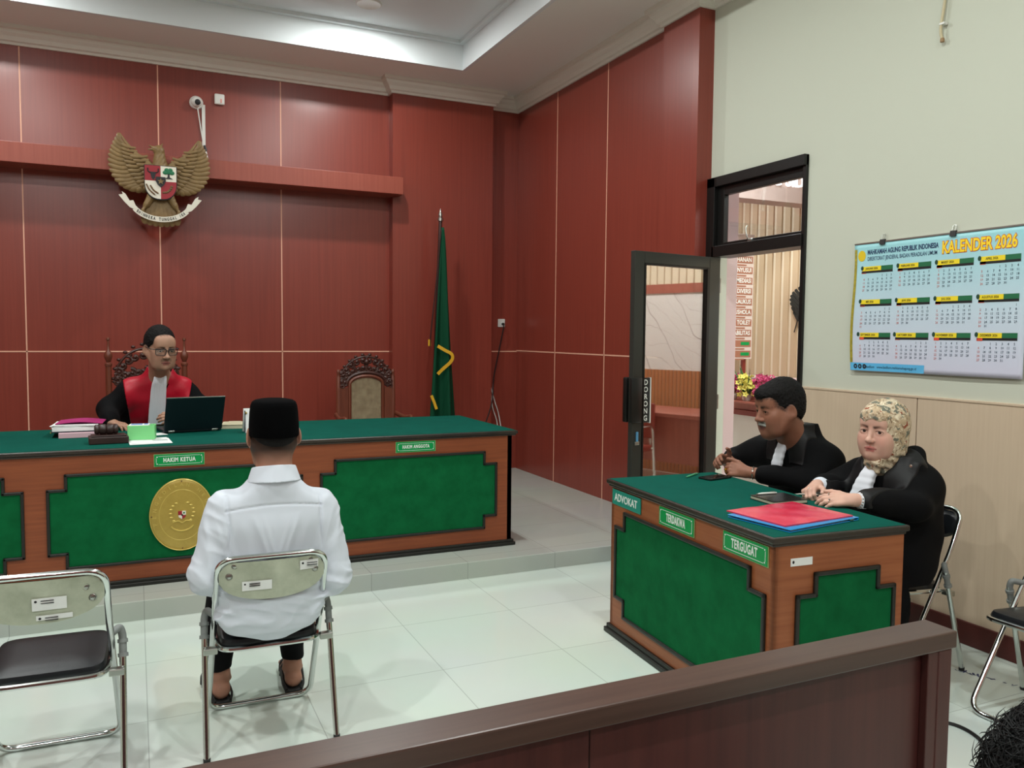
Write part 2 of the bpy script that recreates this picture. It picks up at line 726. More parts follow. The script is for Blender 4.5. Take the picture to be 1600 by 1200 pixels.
class SDF:
    def __init__(self):
        self.ops = []
        self.lo = np.full(3, 1e9)
        self.hi = np.full(3, -1e9)
        self.post = None

    def _grow(self, c, r):
        self.lo = np.minimum(self.lo, np.array(c, float) - r)
        self.hi = np.maximum(self.hi, np.array(c, float) + r)

    def op(self, f, k=0.01, o='u'):
        self.ops.append((o, f, k))
        return self

    def cap(self, a, b, ra, rb=None, k=0.01, o='u'):
        rb = ra if rb is None else rb
        if o == 'u':
            self._grow(a, ra)
            self._grow(b, rb)
        return self.op(f_cap(a, b, ra, rb), k, o)

    def chain(self, pts, radii, k=0.01):
        for i in range(len(pts) - 1):
            self.cap(pts[i], pts[i + 1], radii[i], radii[i + 1], k)
        return self

    def ell(self, c, r, R=None, k=0.01, o='u'):
        if o == 'u':
            self._grow(c, max(r))
        return self.op(f_ell(c, r, R), k, o)

    def box(self, c, h, R=None, rnd=0.0, k=0.01, o='u'):
        if o == 'u':
            self._grow(c, float(np.linalg.norm(h)))
        return self.op(f_box(c, h, R, rnd), k, o)

    def plane(self, pt, n, k=0.0):
        return self.op(f_plane(pt, n), k, 'i')

    def loft(self, o_, R, rows, e=2.3, k=0.02, o='u'):
        if o == 'u':
            M = np.array(R)
            for z, cx, cy, rx, ry in rows:
                self._grow(np.array(o_) + M @ np.array((cx, cy, z)), max(rx, ry))
        return self.op(f_loft(o_, R, rows, e), k, o)

    def val(self, p, use=None):
        d = np.full(len(p), 1.0, dtype=F32)
        for i, (o, f, k) in enumerate(self.ops):
            if use is not None and not use[i]:
                continue
            x = f(p)
            d = smin(d, x, k) if o == 'u' else (smax(d, -x, k) if o == 's' else smax(d, x, k))
        if self.post is not None:
            d = self.post(p, d)
        return d

    def mesh(self, h, N=16, pad=0.02):
        lo = self.lo - pad
        hi = self.hi + pad
        nb = np.ceil((hi - lo) / (N * h)).astype(int)
        bi = np.stack(np.meshgrid(*[np.arange(n) for n in nb], indexing='ij'), -1).reshape(-1, 3)
        cen = (lo + (bi + 0.5) * N * h).astype(F32)
        BR = N * h * 0.867
        dc = [f(cen) for (o, f, k) in self.ops]
        tot = np.full(len(cen), 1.0, dtype=F32)
        for (o, f, k), x in zip(self.ops, dc):
            tot = smin(tot, x, k) if o == 'u' else (smax(tot, -x, k) if o == 's' else smax(tot, x, k))
        act = np.nonzero(np.abs(tot) < BR * 1.5 + 0.02)[0]
        g = np.arange(N + 1)
        G = np.stack(np.meshgrid(g, g, g, indexing='ij'), -1).reshape(-1, 3)
        S = N + 1
        keys, verts, quads = [], [], []
        BIG = np.int64(1 << 20)

        def key(c):
            return (c[:, 0].astype(np.int64) * BIG + c[:, 1]) * BIG + c[:, 2]
        corner = [(0, 0, 0), (1, 0, 0), (0, 1, 0), (1, 1, 0), (0, 0, 1), (1, 0, 1), (0, 1, 1), (1, 1, 1)]
        edges = [(0, 1), (2, 3), (4, 5), (6, 7), (0, 2), (1, 3), (4, 6), (5, 7), (0, 4), (1, 5), (2, 6), (3, 7)]
        for b in act:
            use = [(o == 'i') or x[b] < BR * 1.5 + k + 0.012 for (o, f, k), x in zip(self.ops, dc)]
            if not any(u and self.ops[i][0] == 'u' for i, u in enumerate(use)):
                continue
            base = bi[b] * N
            P = (lo + (base + G) * h).astype(F32)
            D = self.val(P, use)
            if D.min() > 0 or D.max() < 0:
                continue
            D = D.reshape(S, S, S)
            neg = D < 0
            # cells
            cs = [D[c[0]:c[0] + N, c[1]:c[1] + N, c[2]:c[2] + N] for c in corner]
            ns = [n_ < 0 for n_ in cs]
            cnt = sum(n_.astype(np.int8) for n_ in ns)
            mask = (cnt > 0) & (cnt < 8)
            ci = np.argwhere(mask)
            if not len(ci):
                continue
            vals = [c[mask] for c in cs]
            acc = np.zeros((len(ci), 3))
            num = np.zeros(len(ci))
            for a, c in edges:
                va, vc = vals[a], vals[c]
                x = (va < 0) != (vc < 0)
                t = np.where(x, va / np.where(x, va - vc, 1), 0)
                pa = np.array(corner[a])
                pc = np.array(corner[c])
                acc += np.where(x[:, None], pa + t[:, None] * (pc - pa), 0)
                num += x
            pos = lo + (base + ci + acc / num[:, None]) * h
            keys.append(key(ci + base + 1))
            verts.append(pos)
            for ax in range(3):
                sl0 = [slice(0, N)] * 3
                sl1 = [slice(0, N)] * 3
                sl1[ax] = slice(1, N + 1)
                a0 = neg[tuple(sl0)]
                a1 = neg[tuple(sl1)]
                for flip, mm in ((False, a0 & ~a1), (True, ~a0 & a1)):
                    e = np.argwhere(mm)
                    if not len(e):
                        continue
                    e = e + base + 1
                    u, w = (ax + 1) % 3, (ax + 2) % 3
                    q = []
                    for du, dw in ((0, 0), (-1, 0), (-1, -1), (0, -1)):
                        c = e.copy()
                        c[:, u] += du
                        c[:, w] += dw
                        q.append(key(c))
                    q = np.stack(q, 1)
                    quads.append(q[:, ::-1] if flip else q)
        if not keys:
            return np.zeros((0, 3)), np.zeros((0, 4), int)
        keys = np.concatenate(keys)
        verts = np.concatenate(verts)
        quads = np.concatenate(quads)
        srt = np.argsort(keys)
        ks = keys[srt]
        ix = np.searchsorted(ks, quads)
        ix = np.minimum(ix, len(ks) - 1)
        ok = (ks[ix] == quads).all(1)
        return verts, srt[ix[ok]]


def sdf_obj(name, s, h, m, parent=None, col=None, post=None, matfn=None, mats=None):
    v, q = s.mesh(h)
    if post is not None:
        v = post(v)
    me = bpy.data.meshes.new(name)
    me.vertices.add(len(v))
    me.vertices.foreach_set('co', v.astype(F32).ravel())
    me.loops.add(len(q) * 4)
    me.loops.foreach_set('vertex_index', q.astype(np.int32).ravel())
    me.polygons.add(len(q))
    me.polygons.foreach_set('loop_start', np.arange(len(q), dtype=np.int32) * 4)
    me.polygons.foreach_set('use_smooth', [True] * len(q))
    for k in ([m] if mats is None else mats):
        me.materials.append(k)
    if matfn is not None:
        me.polygons.foreach_set('material_index', matfn(v[q].mean(1)).astype(np.int32))
    me.update(calc_edges=True)
    if col is not None:
        c = np.concatenate([col(v), np.ones((len(v), 1))], 1).astype(F32)
        ca = me.color_attributes.new('Col', 'FLOAT_COLOR', 'POINT')
        ca.data.foreach_set('color', c.ravel())
    o = bpy.data.objects.new(name, me)
    link(o, parent)
    return o


def rotm(yaw=0.0, pitch=0.0, roll=0.0):
    """figure frame: +y faces ahead, +x is the figure's right; yaw about z, pitch nods down when positive, roll tilts to the right"""
    m = RZ(yaw) @ RX(-pitch) @ RY(roll)
    return np.array(m.to_3x3())


def folds(p, amp, freq, seed=0, dirv=(1, 0.3, 0.5)):
    """soft irregular cloth folds"""
    x, y, z = p[:, 0], p[:, 1], p[:, 2]
    s = seed * 1.7
    w = np.sin(9 * x + 5 * z + s) * 0.8 + np.sin(7 * y - 6 * z + 2.1 + s) * 0.8 + np.sin(15 * z + 11 * x - s) * 0.4
    u = dirv[0] * x + dirv[1] * y + dirv[2] * z
    a = np.sin(freq * u + 2.2 * w + s)
    b = np.sin(freq * 1.9 * (dirv[2] * x - dirv[0] * z + 0.5 * y) + 1.6 * w + 1.3 * s)
    return (amp * (0.65 * a + 0.35 * b)).astype(F32)


_RNG = np.random.RandomState(5).rand(32, 32, 32).astype(F32)


def vnoise(p):
    """smooth value noise in -1..1"""
    i = np.floor(p).astype(np.int64)
    f = (p - i).astype(F32)
    f = f * f * (3 - 2 * f)
    out = 0
    for dx in (0, 1):
        for dy in (0, 1):
            for dz in (0, 1):
                w = (f[:, 0] if dx else 1 - f[:, 0]) * (f[:, 1] if dy else 1 - f[:, 1]) * (f[:, 2] if dz else 1 - f[:, 2])
                out = out + w * _RNG[(i[:, 0] + dx) % 32, (i[:, 1] + dy) % 32, (i[:, 2] + dz) % 32]
    return (out * 2 - 1).astype(F32)


# ------------------------------------------------------------------ heads and hands
class Head:
    def __init__(self, c, R, sc=1.0, fat=1.0, nose=1.0, jaw=1.0, eye_open=1.0, female=False):
        self.c = np.array(c, float)
        self.R = np.array(R, float)
        self.sc = sc
        self.fat = fat
        self.nose = nose
        self.jaw = jaw
        self.eo = eye_open
        self.female = female

    def P(self, x, y, z):
        return self.c + self.R @ (np.array((x, y, z)) * self.sc)

    def loc(self, v):
        return ((v - self.c) @ self.R) / self.sc

    def build(self, S, ears=True):
        s, P, R, fa = self.sc, self.P, self.R, self.fat
        E = lambda c, r, k, o='u', RR=None: S.ell(P(*c), tuple(q * s for q in r), R if RR is None else R @ RR, k * s, o)
        C = lambda a, b, ra, rb, k, o='u': S.cap(P(*a), P(*b), ra * s, rb * s, k * s, o)
        E((0, -0.018, 0.036), (0.0745, 0.094, 0.084), 0.01)
        E((0, 0.022, -0.024), (0.064 * fa, 0.070, 0.088), 0.03)
        C((-0.030 * fa, 0.052, -0.085), (0.030 * fa, 0.052, -0.085), 0.026 * self.jaw, 0.026 * self.jaw, 0.03)
        E((0, 0.076, -0.096), (0.021, 0.018, 0.018), 0.02)
        for sx in (-1, 1):
            C((sx * 0.060 * fa, -0.002, -0.030), (sx * 0.036 * fa, 0.045, -0.083), 0.020, 0.021, 0.03)
            E((sx * 0.040 * fa, 0.060, -0.022), (0.025 * fa, 0.024, 0.024), 0.025)
            E((sx * 0.035 * fa, 0.060, -0.052), (0.022 * fa, 0.022, 0.024), 0.025)
        C((-0.036, 0.073, 0.026), (0.036, 0.073, 0.026), 0.013, 0.013, 0.03)
        E((0, 0.066, 0.055), (0.055, 0.030, 0.034), 0.03)
        n = self.nose
        for sx in (-1, 1):
            E((sx * 0.032, 0.094, 0.003), (0.018, 0.016, 0.012), 0.016, 's')
        C((0, 0.087, 0.012), (0, 0.105, -0.028), 0.0072 * n, 0.0095 * n, 0.013)
        E((0, 0.1085, -0.033), (0.0118 * n, 0.012, 0.010), 0.009)
        for sx in (-1, 1):
            E((sx * 0.0120 * n, 0.098, -0.036), (0.0070 * n, 0.011, 0.0072), 0.007)
            # lids over the eyeball
            E((sx * 0.032, 0.0765, 0.001), (0.0185, 0.0150, 0.0150), 0.010)
            g = 0.0062 * self.eo
            E((sx * 0.032, 0.096, -0.0005), (0.0150, 0.012, max(g, 0.0022)), 0.003, 's')
        # lips
        E((0, 0.063, -0.070), (0.030, 0.022, 0.020), 0.020)
        C((-0.021, 0.0835, -0.0680), (0, 0.0925, -0.0645), 0.0038, 0.0058, 0.007)
        C((0.021, 0.0835, -0.0680), (0, 0.0925, -0.0645), 0.0038, 0.0058, 0.007)
        C((-0.012, 0.0865, -0.0748), (0.012, 0.0865, -0.0748), 0.0056, 0.0056, 0.007)
        C((-0.025, 0.0915, -0.0695), (0, 0.1005, -0.0695), 0.0016, 0.0020, 0.003, 's')
        C((0.025, 0.0915, -0.0695), (0, 0.1005, -0.0695), 0.0016, 0.0020, 0.003, 's')
        if ears:
            for sx in (-1, 1):
                RR = np.array((RZ(sx * 0.5) @ RX(-0.2)).to_3x3())
                E((sx * 0.0815, -0.010, -0.006), (0.0075, 0.0195, 0.033), 0.006, 'u', RR)
                E((sx * 0.0895, -0.008, -0.002), (0.0055, 0.011, 0.019), 0.005, 's', RR)
                E((sx * 0.0765, 0.000, -0.030), (0.0065, 0.009, 0.011), 0.008, 'u', RR)
        return self

    def neck(self, S, base, r0=0.052, r1=0.062, k=0.03):
        S.cap(self.P(0, -0.022, -0.055), base, r0 * self.sc, r1, k)

    def eyes(self, parent, iris=(48, 32, 26), look=(0, 0)):
        for sx in (-1, 1):
            mb = MB()
            c = (sx * 0.032, 0.0765, 0.0005)
            mb.use(EYEW).ball(c, 0.0128, 18, 12)
            d = Vector((look[0], 1, look[1])).normalized()
            rot = Vector((0, 0, 1)).rotation_difference(d).to_matrix().to_4x4()
            mb.use(EYEI).lathe([(0.0066, 0.0113), (0.0058, 0.0124), (0.0028, 0.0130)], 16, T(*c) @ rot)
            mb.use(EYEP).lathe([(0.0029, 0.01300), (0.0001, 0.01325)], 12, T(*c) @ rot)
            M = Matrix.Translation(Vector(self.c)) @ Matrix(self.R.tolist()).to_4x4() @ Matrix.Scale(self.sc, 4)
            mb.v = [M @ p for p in mb.v]
            mb.build('eye', None, parent, smooth=True)

    def colour(self, skin, lips, brow, stubble=0.0, beard=None, lash=True, browlift=0.0, blush=0.0, moust=None, fade=None, hair=None):
        sk, lp, br = [np.array(lin(c)) for c in (skin, lips, brow)]

        def fn(v):
            q = self.loc(v).astype(F32)
            n = np.sin(q[:, 0] * 90 + 3) * np.sin(q[:, 2] * 80) * np.sin(q[:, 1] * 70 + 1)
            c = np.tile(sk, (len(v), 1)) * (1 + 0.05 * n)[:, None]

            def mix(w, col):
                w = np.clip(w, 0, 1)[:, None]
                return c * (1 - w) + np.array(col) * w
            front = (q[:, 1] > 0.045) & (np.abs(q[:, 0]) < 0.075) & (np.abs(q[:, 2]) < 0.13)
            ss = lambda e0, e1, x: np.clip((x - e0) / (e1 - e0), 0, 1)
            if blush:
                for sx in (-1, 1):
                    d = np.sqrt((q[:, 0] - sx * 0.042) ** 2 + (q[:, 2] + 0.03) ** 2)
                    c = mix(front * blush * (1 - ss(0.01, 0.035, d)), sk * np.array((1.08, 0.82, 0.82)))
            if stubble:
                low = 1 - ss(-0.055, -0.030, q[:, 2])
                c = mix(front * low * stubble, np.array(lin((58, 46, 42))))
            if hair is not None:
                w_ = 1 - ss(0.0, 0.011, hair.val(v.astype(F32)) + 0.003 * vnoise(v * 160))
                c = mix(0.85 * w_, lin((26, 21, 20)))
            if fade is not None:
                w_ = ss(fade[0], fade[1], q[:, 2]) * (1 - ss(0.0, 0.03, q[:, 1])) * (np.abs(q[:, 0]) < 0.0785) * (q[:, 2] < 0.05)
                c = mix(0.9 * w_, lin((34, 28, 26)))
            if moust is not None:
                d = f_cap((-0.026, 0.09, -0.056), (0.026, 0.09, -0.056), 0.0085, 0.0085)(q)
                c = mix(front * (1 - ss(0.0, 0.006, np.abs(q[:, 2] + 0.054) - 0.006)) * (np.abs(q[:, 0]) < 0.03) * moust[0], lin(moust[1]))
            up = np.minimum(f_cap((-0.022, 0.0855, -0.0682), (0, 0.0945, -0.0645), 0.0034, 0.0060)(q), f_cap((0.022, 0.0855, -0.0682), (0, 0.0945, -0.0645), 0.0034, 0.0060)(q))
            dn = f_cap((-0.012, 0.089, -0.0748), (0.012, 0.089, -0.0748), 0.0052, 0.0052)(q)
            c = mix(front * (1 - ss(0.0008, 0.0030, np.minimum(up, dn))), lp)
            ln = np.minimum(f_cap((-0.024, 0.088, -0.0697), (0, 0.097, -0.0695), 0.0012, 0.0012)(q), f_cap((0.024, 0.088, -0.0697), (0, 0.097, -0.0695), 0.0012, 0.0012)(q))
            c = mix(front * 0.75 * (1 - ss(0.0, 0.0025, ln)), lp * 0.25)
            for sx in (-1, 1):
                a = np.array((sx * 0.014, 0.09, 0.0215 + browlift))
                m = np.array((sx * 0.034, 0.085, 0.0275 + browlift))
                e = np.array((sx * 0.052, 0.068, 0.0215 + browlift))
                d = np.minimum(f_cap(a, m, 0.0042, 0.0038)(q), f_cap(m, e, 0.0038, 0.002)(q))
                q2 = np.abs(d)
                c = mix(front * 0.88 * (1 - ss(0.001, 0.0055, d)), br)
                # lash line and lid crease
                x = (q[:, 0] - sx * 0.032) / 0.0165
                zz = q[:, 2] + 0.0005
                w = np.clip(1 - x * x, 0, 1) ** 0.5
                up_ = np.abs(zz - 0.0066 * self.eo * w)
                if lash:
                    c = mix(front * (np.abs(x) < 1.05) * (zz > -0.002) * 0.85 * (1 - ss(0.0006, 0.0026, up_)), lin((26, 20, 20)))
                    lo_ = np.abs(zz + 0.0064 * self.eo * w)
                    c = mix(front * (np.abs(x) < 1.0) * 0.4 * (1 - ss(0.0005, 0.002, lo_)), lin((60, 42, 40)))
                # nostril
                d = np.sqrt((q[:, 0] - sx * 0.0075) ** 2 + (q[:, 1] - 0.104) ** 2 + (q[:, 2] + 0.0445) ** 2)
                c = mix(0.8 * (1 - ss(0.002, 0.0055, d)), lin((40, 24, 22)))
            return c
        return fn


def hand(S, w, d, n, side, curls=(0.25, 0.35, 0.3), spread=0.06, thumb=(0.75, 0.55, -0.25), sc=1.0, fore=None, percurl=None, k=0.0035):
    """w wrist, d towards the fingers, n out of the back of the hand, side 'R' or 'L'. Five separate fingers with knuckle bends."""
    w = np.array(w, float)
    d = np.array(d, float)
    d /= np.linalg.norm(d)
    n = np.array(n, float)
    n = n - d * (n @ d)
    n /= np.linalg.norm(n)
    s = np.cross(n, d) if side == 'R' else np.cross(d, n)
    lat = (0.027, 0.009, -0.010, -0.028)
    dist = (0.090, 0.094, 0.090, 0.081)
    leng = (0.070, 0.078, 0.073, 0.058)
    rad = (0.0092, 0.0096, 0.0092, 0.0080)
    tips = []
    S.cap(w - d * 0.01 * sc, w + d * 0.03 * sc, 0.0235 * sc, 0.025 * sc, 0.012)
    for i in range(4):
        m = w + (d * dist[i] + s * lat[i]) * sc
        S.cap(w + (d * 0.012 + s * lat[i] * 0.55) * sc, m - n * 0.002 * sc, 0.0165 * sc, 0.0118 * sc, 0.010)
        cu = curls if percurl is None else percurl[i]
        ang = 0.0
        p = m
        sd = d + s * (spread * (1.5 - i) / 1.5)
        sd /= np.linalg.norm(sd)
        seg = (0.45, 0.30, 0.25)
        r0 = rad[i] * 1.06
        for j in range(3):
            ang += cu[j]
            dd = sd * math.cos(ang) - n * math.sin(ang)
            p2 = p + dd * leng[i] * seg[j] * sc
            r1 = rad[i] * (0.98, 0.92, 0.78)[j]
            S.cap(p, p2, r0 * sc, r1 * sc, k if j else 0.006)
            p = p2
            r0 = r1
        tips.append((p, dd))
    # ball of the thumb, then the thumb from the side of the palm
    b = w + (d * 0.026 + s * 0.022 - n * 0.006) * sc
    td = d * thumb[0] + s * thumb[1] + n * thumb[2]
    td /= np.linalg.norm(td)
    p1 = b + td * 0.042 * sc
    td2 = td + d * 0.35 - s * 0.25
    td2 /= np.linalg.norm(td2)
    p2 = p1 + td2 * 0.034 * sc
    td3 = td2 + d * 0.25 - s * 0.22
    td3 /= np.linalg.norm(td3)
    p3 = p2 + td3 * 0.024 * sc
    S.cap(b, p1, 0.0165 * sc, 0.0122 * sc, 0.010)
    S.cap(p1, p2, 0.0115 * sc, 0.0108 * sc, 0.004)
    S.cap(p2, p3, 0.0106 * sc, 0.0085 * sc, 0.004)
    return dict(w=w, d=d, n=n, s=s, tips=tips, sc=sc)


EYEW = mat('eye_white', (206, 200, 194), 0.25)
EYEI = mat('eye_iris', (46, 30, 24), 0.2)
EYEP = mat('eye_pupil', (10, 9, 9), 0.15)
SKIN = mat('skin', (190, 150, 130), 0.55, spec=0.35, attr=True, sss=0.12, bump=(700, 0.04))
HAIRB = mat('black_hair', (10, 10, 11), 0.55, spec=0.25)
HAIRS = mat('short_black_hair', (15, 13, 13), 0.7, spec=0.2, bump=(700, 0.5))
ROBE = mat('black_robe_cloth', (9, 9, 11), 0.85, spec=0.14, bump=(700, 0.1))
SATIN = mat('black_satin', (11, 11, 14), 0.55, spec=0.35)
REDSAT = mat('red_satin', (196, 20, 48), 0.42, spec=0.5, vary=((170, 12, 38), 7, 3), bump=(30, 0.15))
BEF = mat('white_pleated_cloth', (226, 230, 238), 0.75, spec=0.2)
SHIRT = mat('white_shirt_cotton', (210, 216, 226), 0.8, spec=0.2, bump=(500, 0.06))
TROUS = mat('black_trouser_cloth', (11, 11, 13), 0.85, spec=0.15)
PECI = mat('black_velvet', (5, 5, 6), 0.95, spec=0.05)


def hijab_mat():
    m = bpy.data.materials.new('floral_headscarf_cloth')
    m.use_nodes = True
    nt = m.node_tree
    N = nt.nodes.new
    L = nt.links.new
    b = nt.nodes['Principled BSDF']
    b.inputs['Roughness'].default_value = 0.7
    b.inputs['Specular IOR Level'].default_value = 0.25
    tc = N('ShaderNodeTexCoord')
    nz = N('ShaderNodeTexNoise')
    nz.inputs['Scale'].default_value = 30
    nz.inputs['Detail'].default_value = 3
    L(tc.outputs['Object'], nz.inputs['Vector'])
    sc = N('ShaderNodeVectorMath')
    sc.operation = 'SCALE'
    sc.inputs['Scale'].default_value = 0.035
    L(nz.outputs['Color'], sc.inputs[0])
    ad = N('ShaderNodeVectorMath')
    L(tc.outputs['Object'], ad.inputs[0])
    L(sc.outputs[0], ad.inputs[1])

    def layer(scale, lo, hi, prev, col, seed):
        mp = N('ShaderNodeMapping')
        mp.inputs['Location'].default_value = (seed, seed * 0.7, seed * 1.3)
        L(ad.outputs[0], mp.inputs[0])
        t = N('ShaderNodeTexNoise')
        t.inputs['Scale'].default_value = scale
        t.inputs['Detail'].default_value = 2.5
        L(mp.outputs[0], t.inputs['Vector'])
        r = N('ShaderNodeMapRange')
        r.inputs[1].default_value = lo
        r.inputs[2].default_value = hi
        L(t.outputs['Fac'], r.inputs[0])
        mx = N('ShaderNodeMix')
        mx.data_type = 'RGBA'
        L(r.outputs[0], mx.inputs[0])
        if prev is None:
            mx.inputs[6].default_value = rgba((208, 192, 166))
        else:
            L(prev, mx.inputs[6])
        mx.inputs[7].default_value = rgba(col)
        return mx.outputs[2]
    o = layer(24, 0.46, 0.56, None, (188, 166, 136), 1.0)
    o = layer(70, 0.54, 0.64, o, (140, 118, 92), 3.0)
    o = layer(26, 0.555, 0.61, o, (108, 110, 98), 7.0)
    o = layer(75, 0.60, 0.64, o, (228, 216, 190), 5.0)
    o = layer(30, 0.635, 0.68, o, (150, 82, 60), 11.0)
    L(o, b.inputs['Base Color'])
    return m


HIJAB = hijab_mat()
# ------------------------------------------------------------------ the room
YB, XR, XC, ZS, ZC = 7.70, 3.615, 3.70, 3.90, 4.15
ZD = 0.103
YR = 4.57


def struct(name, mb, m=None, parent=None, **k):
    o = mb.build(name, m, parent, **k)
    o['kind'] = 'structure'
    return o


struct('floor', MB().box(-3.3, 3.72, -3.2, 4.58, -0.1, 0.0), FLOORM)
dais = struct('dais_floor', MB().rbox(-3.3, XR, YR, YB, -0.05, ZD, 0.004), DAISM)

wall_back = struct('wall_back', MB().box(-3.3, 3.9, YB, YB + 0.15, 0, 4.2), WOOD_WALL)
pil = MB().box(2.245, 3.28, YB - 0.12, YB + 0.01, ZD, ZS)
pil.box(-2.86, -1.825, YB - 0.12, YB + 0.01, ZD, ZS)
struct('pillar_back', pil, WOOD_WALL, wall_back)
jb = MB()
for x in (-0.803, 0.212, 1.232):
    jb.box(x - 0.005, x + 0.005, YB - 0.002, YB + 0.01, ZD, ZS)
jb.box(-1.825, 2.245, YB - 0.002, YB + 0.01, 1.322, 1.333)
jb.box(3.28, XR, YB - 0.002, YB + 0.01, 1.322, 1.333)
jb.box(-3.3, -2.86, YB - 0.002, YB + 0.01, 1.322, 1.333)
struct('joint_strip', jb, SEAM, wall_back)
struct('trim_3', MB().rbox(-1.88, 2.30, 7.42, YB, 2.80, 2.957, 0.003), WOOD_SHELF)

wall_right = struct('wall_right', MB().box(XR, 3.9, 5.09, YB, 0, 4.2), WOOD_WALL)
struct('pillar_right', MB().box(3.570, 3.735, 4.68, 5.10, 0, ZS), WOOD_WALL, wall_right)
jr = MB()
for y in (6.84, 5.945):
    jr.box(XR - 0.002, XR + 0.01, y - 0.005, y + 0.005, ZD, ZS)
jr.box(XR - 0.002, XR + 0.01, 5.10, YB, 1.330, 1.341)
struct('joint_strip', jr, SEAM, wall_right)

cw = MB()
cw.box(XC, XC + 0.16, -3.2, 3.765, 0, 4.2)
cw.box(XC, XC + 0.16, 3.765, 4.69, 2.60, 4.2)
cw.box(3.735, XC + 0.16, 4.684, 5.12, 0, 4.2)
wall_cream = struct('cream_wall', cw, CREAM)
struct('wall_left', MB().use(WOOD_WALL).box(-3.45, -3.3, 2.0, YB, 0, 4.2).use(CREAM).box(-3.45, -3.3, -3.2, 2.0, 0, 4.2))
struct('wall_front', MB().box(-3.45, 3.86, -3.35, -3.2, 0, 4.2), WOOD_WALL)

wp = MB()
edges = [3.752, 2.940, 1.720, 0.500, -0.720, -1.940, -3.2]
for a, b in zip(edges[:-1], edges[1:]):
    wp.box(XC - 0.014, XC + 0.01, b + 0.003, a - 0.003, 0.10, 1.193)
wains = struct('trim_1', wp, WAINS)
struct('joint_strip', MB().box(XC - 0.008, XC + 0.01, -3.2, 3.752, 0.10, 1.19), WAINJ, wains)
struct('top_edge', MB().rbox(XC - 0.018, XC + 0.01, -3.2, 3.754, 1.190, 1.203, 0.003), WAINS, wains)
struct('baseboard_right', MB().rbox(XC - 0.026, XC + 0.01, -3.2, 3.752, 0.0, 0.115, 0.004), DARKRED)

# ceiling: lowered border with a raised tray
TX0, TX1, TY0, TY1 = -2.33, 2.755, -2.3, 7.07
cb = MB()
cb.box(-3.45, 3.9, TY1, YB + 0.15, ZS, ZS + 0.04)
cb.box(-3.45, 3.9, -3.35, TY0, ZS, ZS + 0.04)
cb.box(-3.45, TX0, TY0, TY1, ZS, ZS + 0.04)
cb.box(TX1, 3.9, TY0, TY1, ZS, ZS + 0.04)
ceiling = struct('ceiling', cb, CEIL)
tr = MB()
tr.box(TX0 - 0.02, TX1 + 0.02, TY0 - 0.02, TY1 + 0.02, ZC, ZC + 0.05)
for a in ((TX0 - 0.03, TX0 + 0.004, TY0, TY1), (TX1 - 0.004, TX1 + 0.03, TY0, TY1), (TX0, TX1, TY0 - 0.03, TY0 + 0.004), (TX0, TX1, TY1 - 0.004, TY1 + 0.03)):
    tr.box(*a, ZS - 0.001, ZC)
w = 0.05
for a in ((TX0, TX0 + w, TY0, TY1), (TX1 - w, TX1, TY0, TY1), (TX0 + w, TX1 - w, TY0, TY0 + w), (TX0 + w, TX1 - w, TY1 - w, TY1)):
    tr.box(*a, ZC - 0.03, ZC)
struct('tray', tr, TRAYP, ceiling)

PROF = [(0, 3.765), (0.018, 3.765), (0.022, 3.783), (0.040, 3.792), (0.052, 3.822), (0.076, 3.845), (0.086, 3.866), (0.104, 3.874), (0.108, 3.9), (0, 3.9)]


def cornice(mb, p0, p1, nrm, e0=0.0, e1=0.0):
    """crown moulding from p0 to p1 on a wall whose normal is nrm; e0/e1 mitre the ends by offset"""
    p0, p1, nrm = Vector(p0), Vector(p1), Vector(nrm)
    d = (p1 - p0).normalized()
    vs = []
    for o, z in PROF:
        q = p0 + nrm * o - d * (o * e0)
        vs.append((q.x, q.y, z))
    for o, z in PROF:
        q = p1 + nrm * o + d * (o * e1)
        vs.append((q.x, q.y, z))
    n = len(PROF)
    fs = [list(range(n)), list(range(2 * n - 1, n - 1, -1))]
    for i in range(n):
        fs.append([i, (i + 1) % n, n + (i + 1) % n, n + i])
    mb.add(vs, fs)


cm = MB()
PB = YB - 0.12
cornice(cm, (-1.825, YB), (2.245, YB), (0, -1), 0, -1)
cornice(cm, (2.245, YB), (2.245, PB), (-1, 0), -1, 1)
cornice(cm, (2.245, PB), (3.28, PB), (0, -1), 1, 1)
cornice(cm, (3.28, PB), (3.28, YB), (1, 0), 1, -1)
cornice(cm, (3.28, YB), (XR, YB), (0, -1), -1, -1)
cornice(cm, (XR, YB), (XR, 5.10), (-1, 0), -1, 0)
cornice(cm, (3.570, 5.10), (3.570, 4.68), (-1, 0), 1, 1)
cornice(cm, (3.570, 4.68), (XC, 4.68), (0, -1), 1, -1)
cornice(cm, (XC, 4.68), (XC, -3.2), (-1, 0), -1, 0)
cornice(cm, (-2.86, PB), (-1.825, PB), (0, -1), 1, 1)
cornice(cm, (-3.3, -3.2), (-3.3, YB), (1, 0), 0, 0)
recalc(struct('trim_2', cm, CORN))

for i, y in enumerate(LAMP_Y):
    for j, x in enumerate(LAMP_X):
        t = thing('ceiling_downlight', 'round white downlight recessed in the raised ceiling tray', 'ceiling light', (x, y, ZC), 0, 'downlights in the ceiling tray')
        MB().lathe([(0.078, -0.001), (0.105, -0.001), (0.105, -0.010), (0.096, -0.016), (0.078, -0.010)], 32).build('rim', WHITE, t, smooth=True)
        MB().lathe([(0.078, -0.004), (0.0001, -0.004)], 32).build('lens', LAMPW, t)

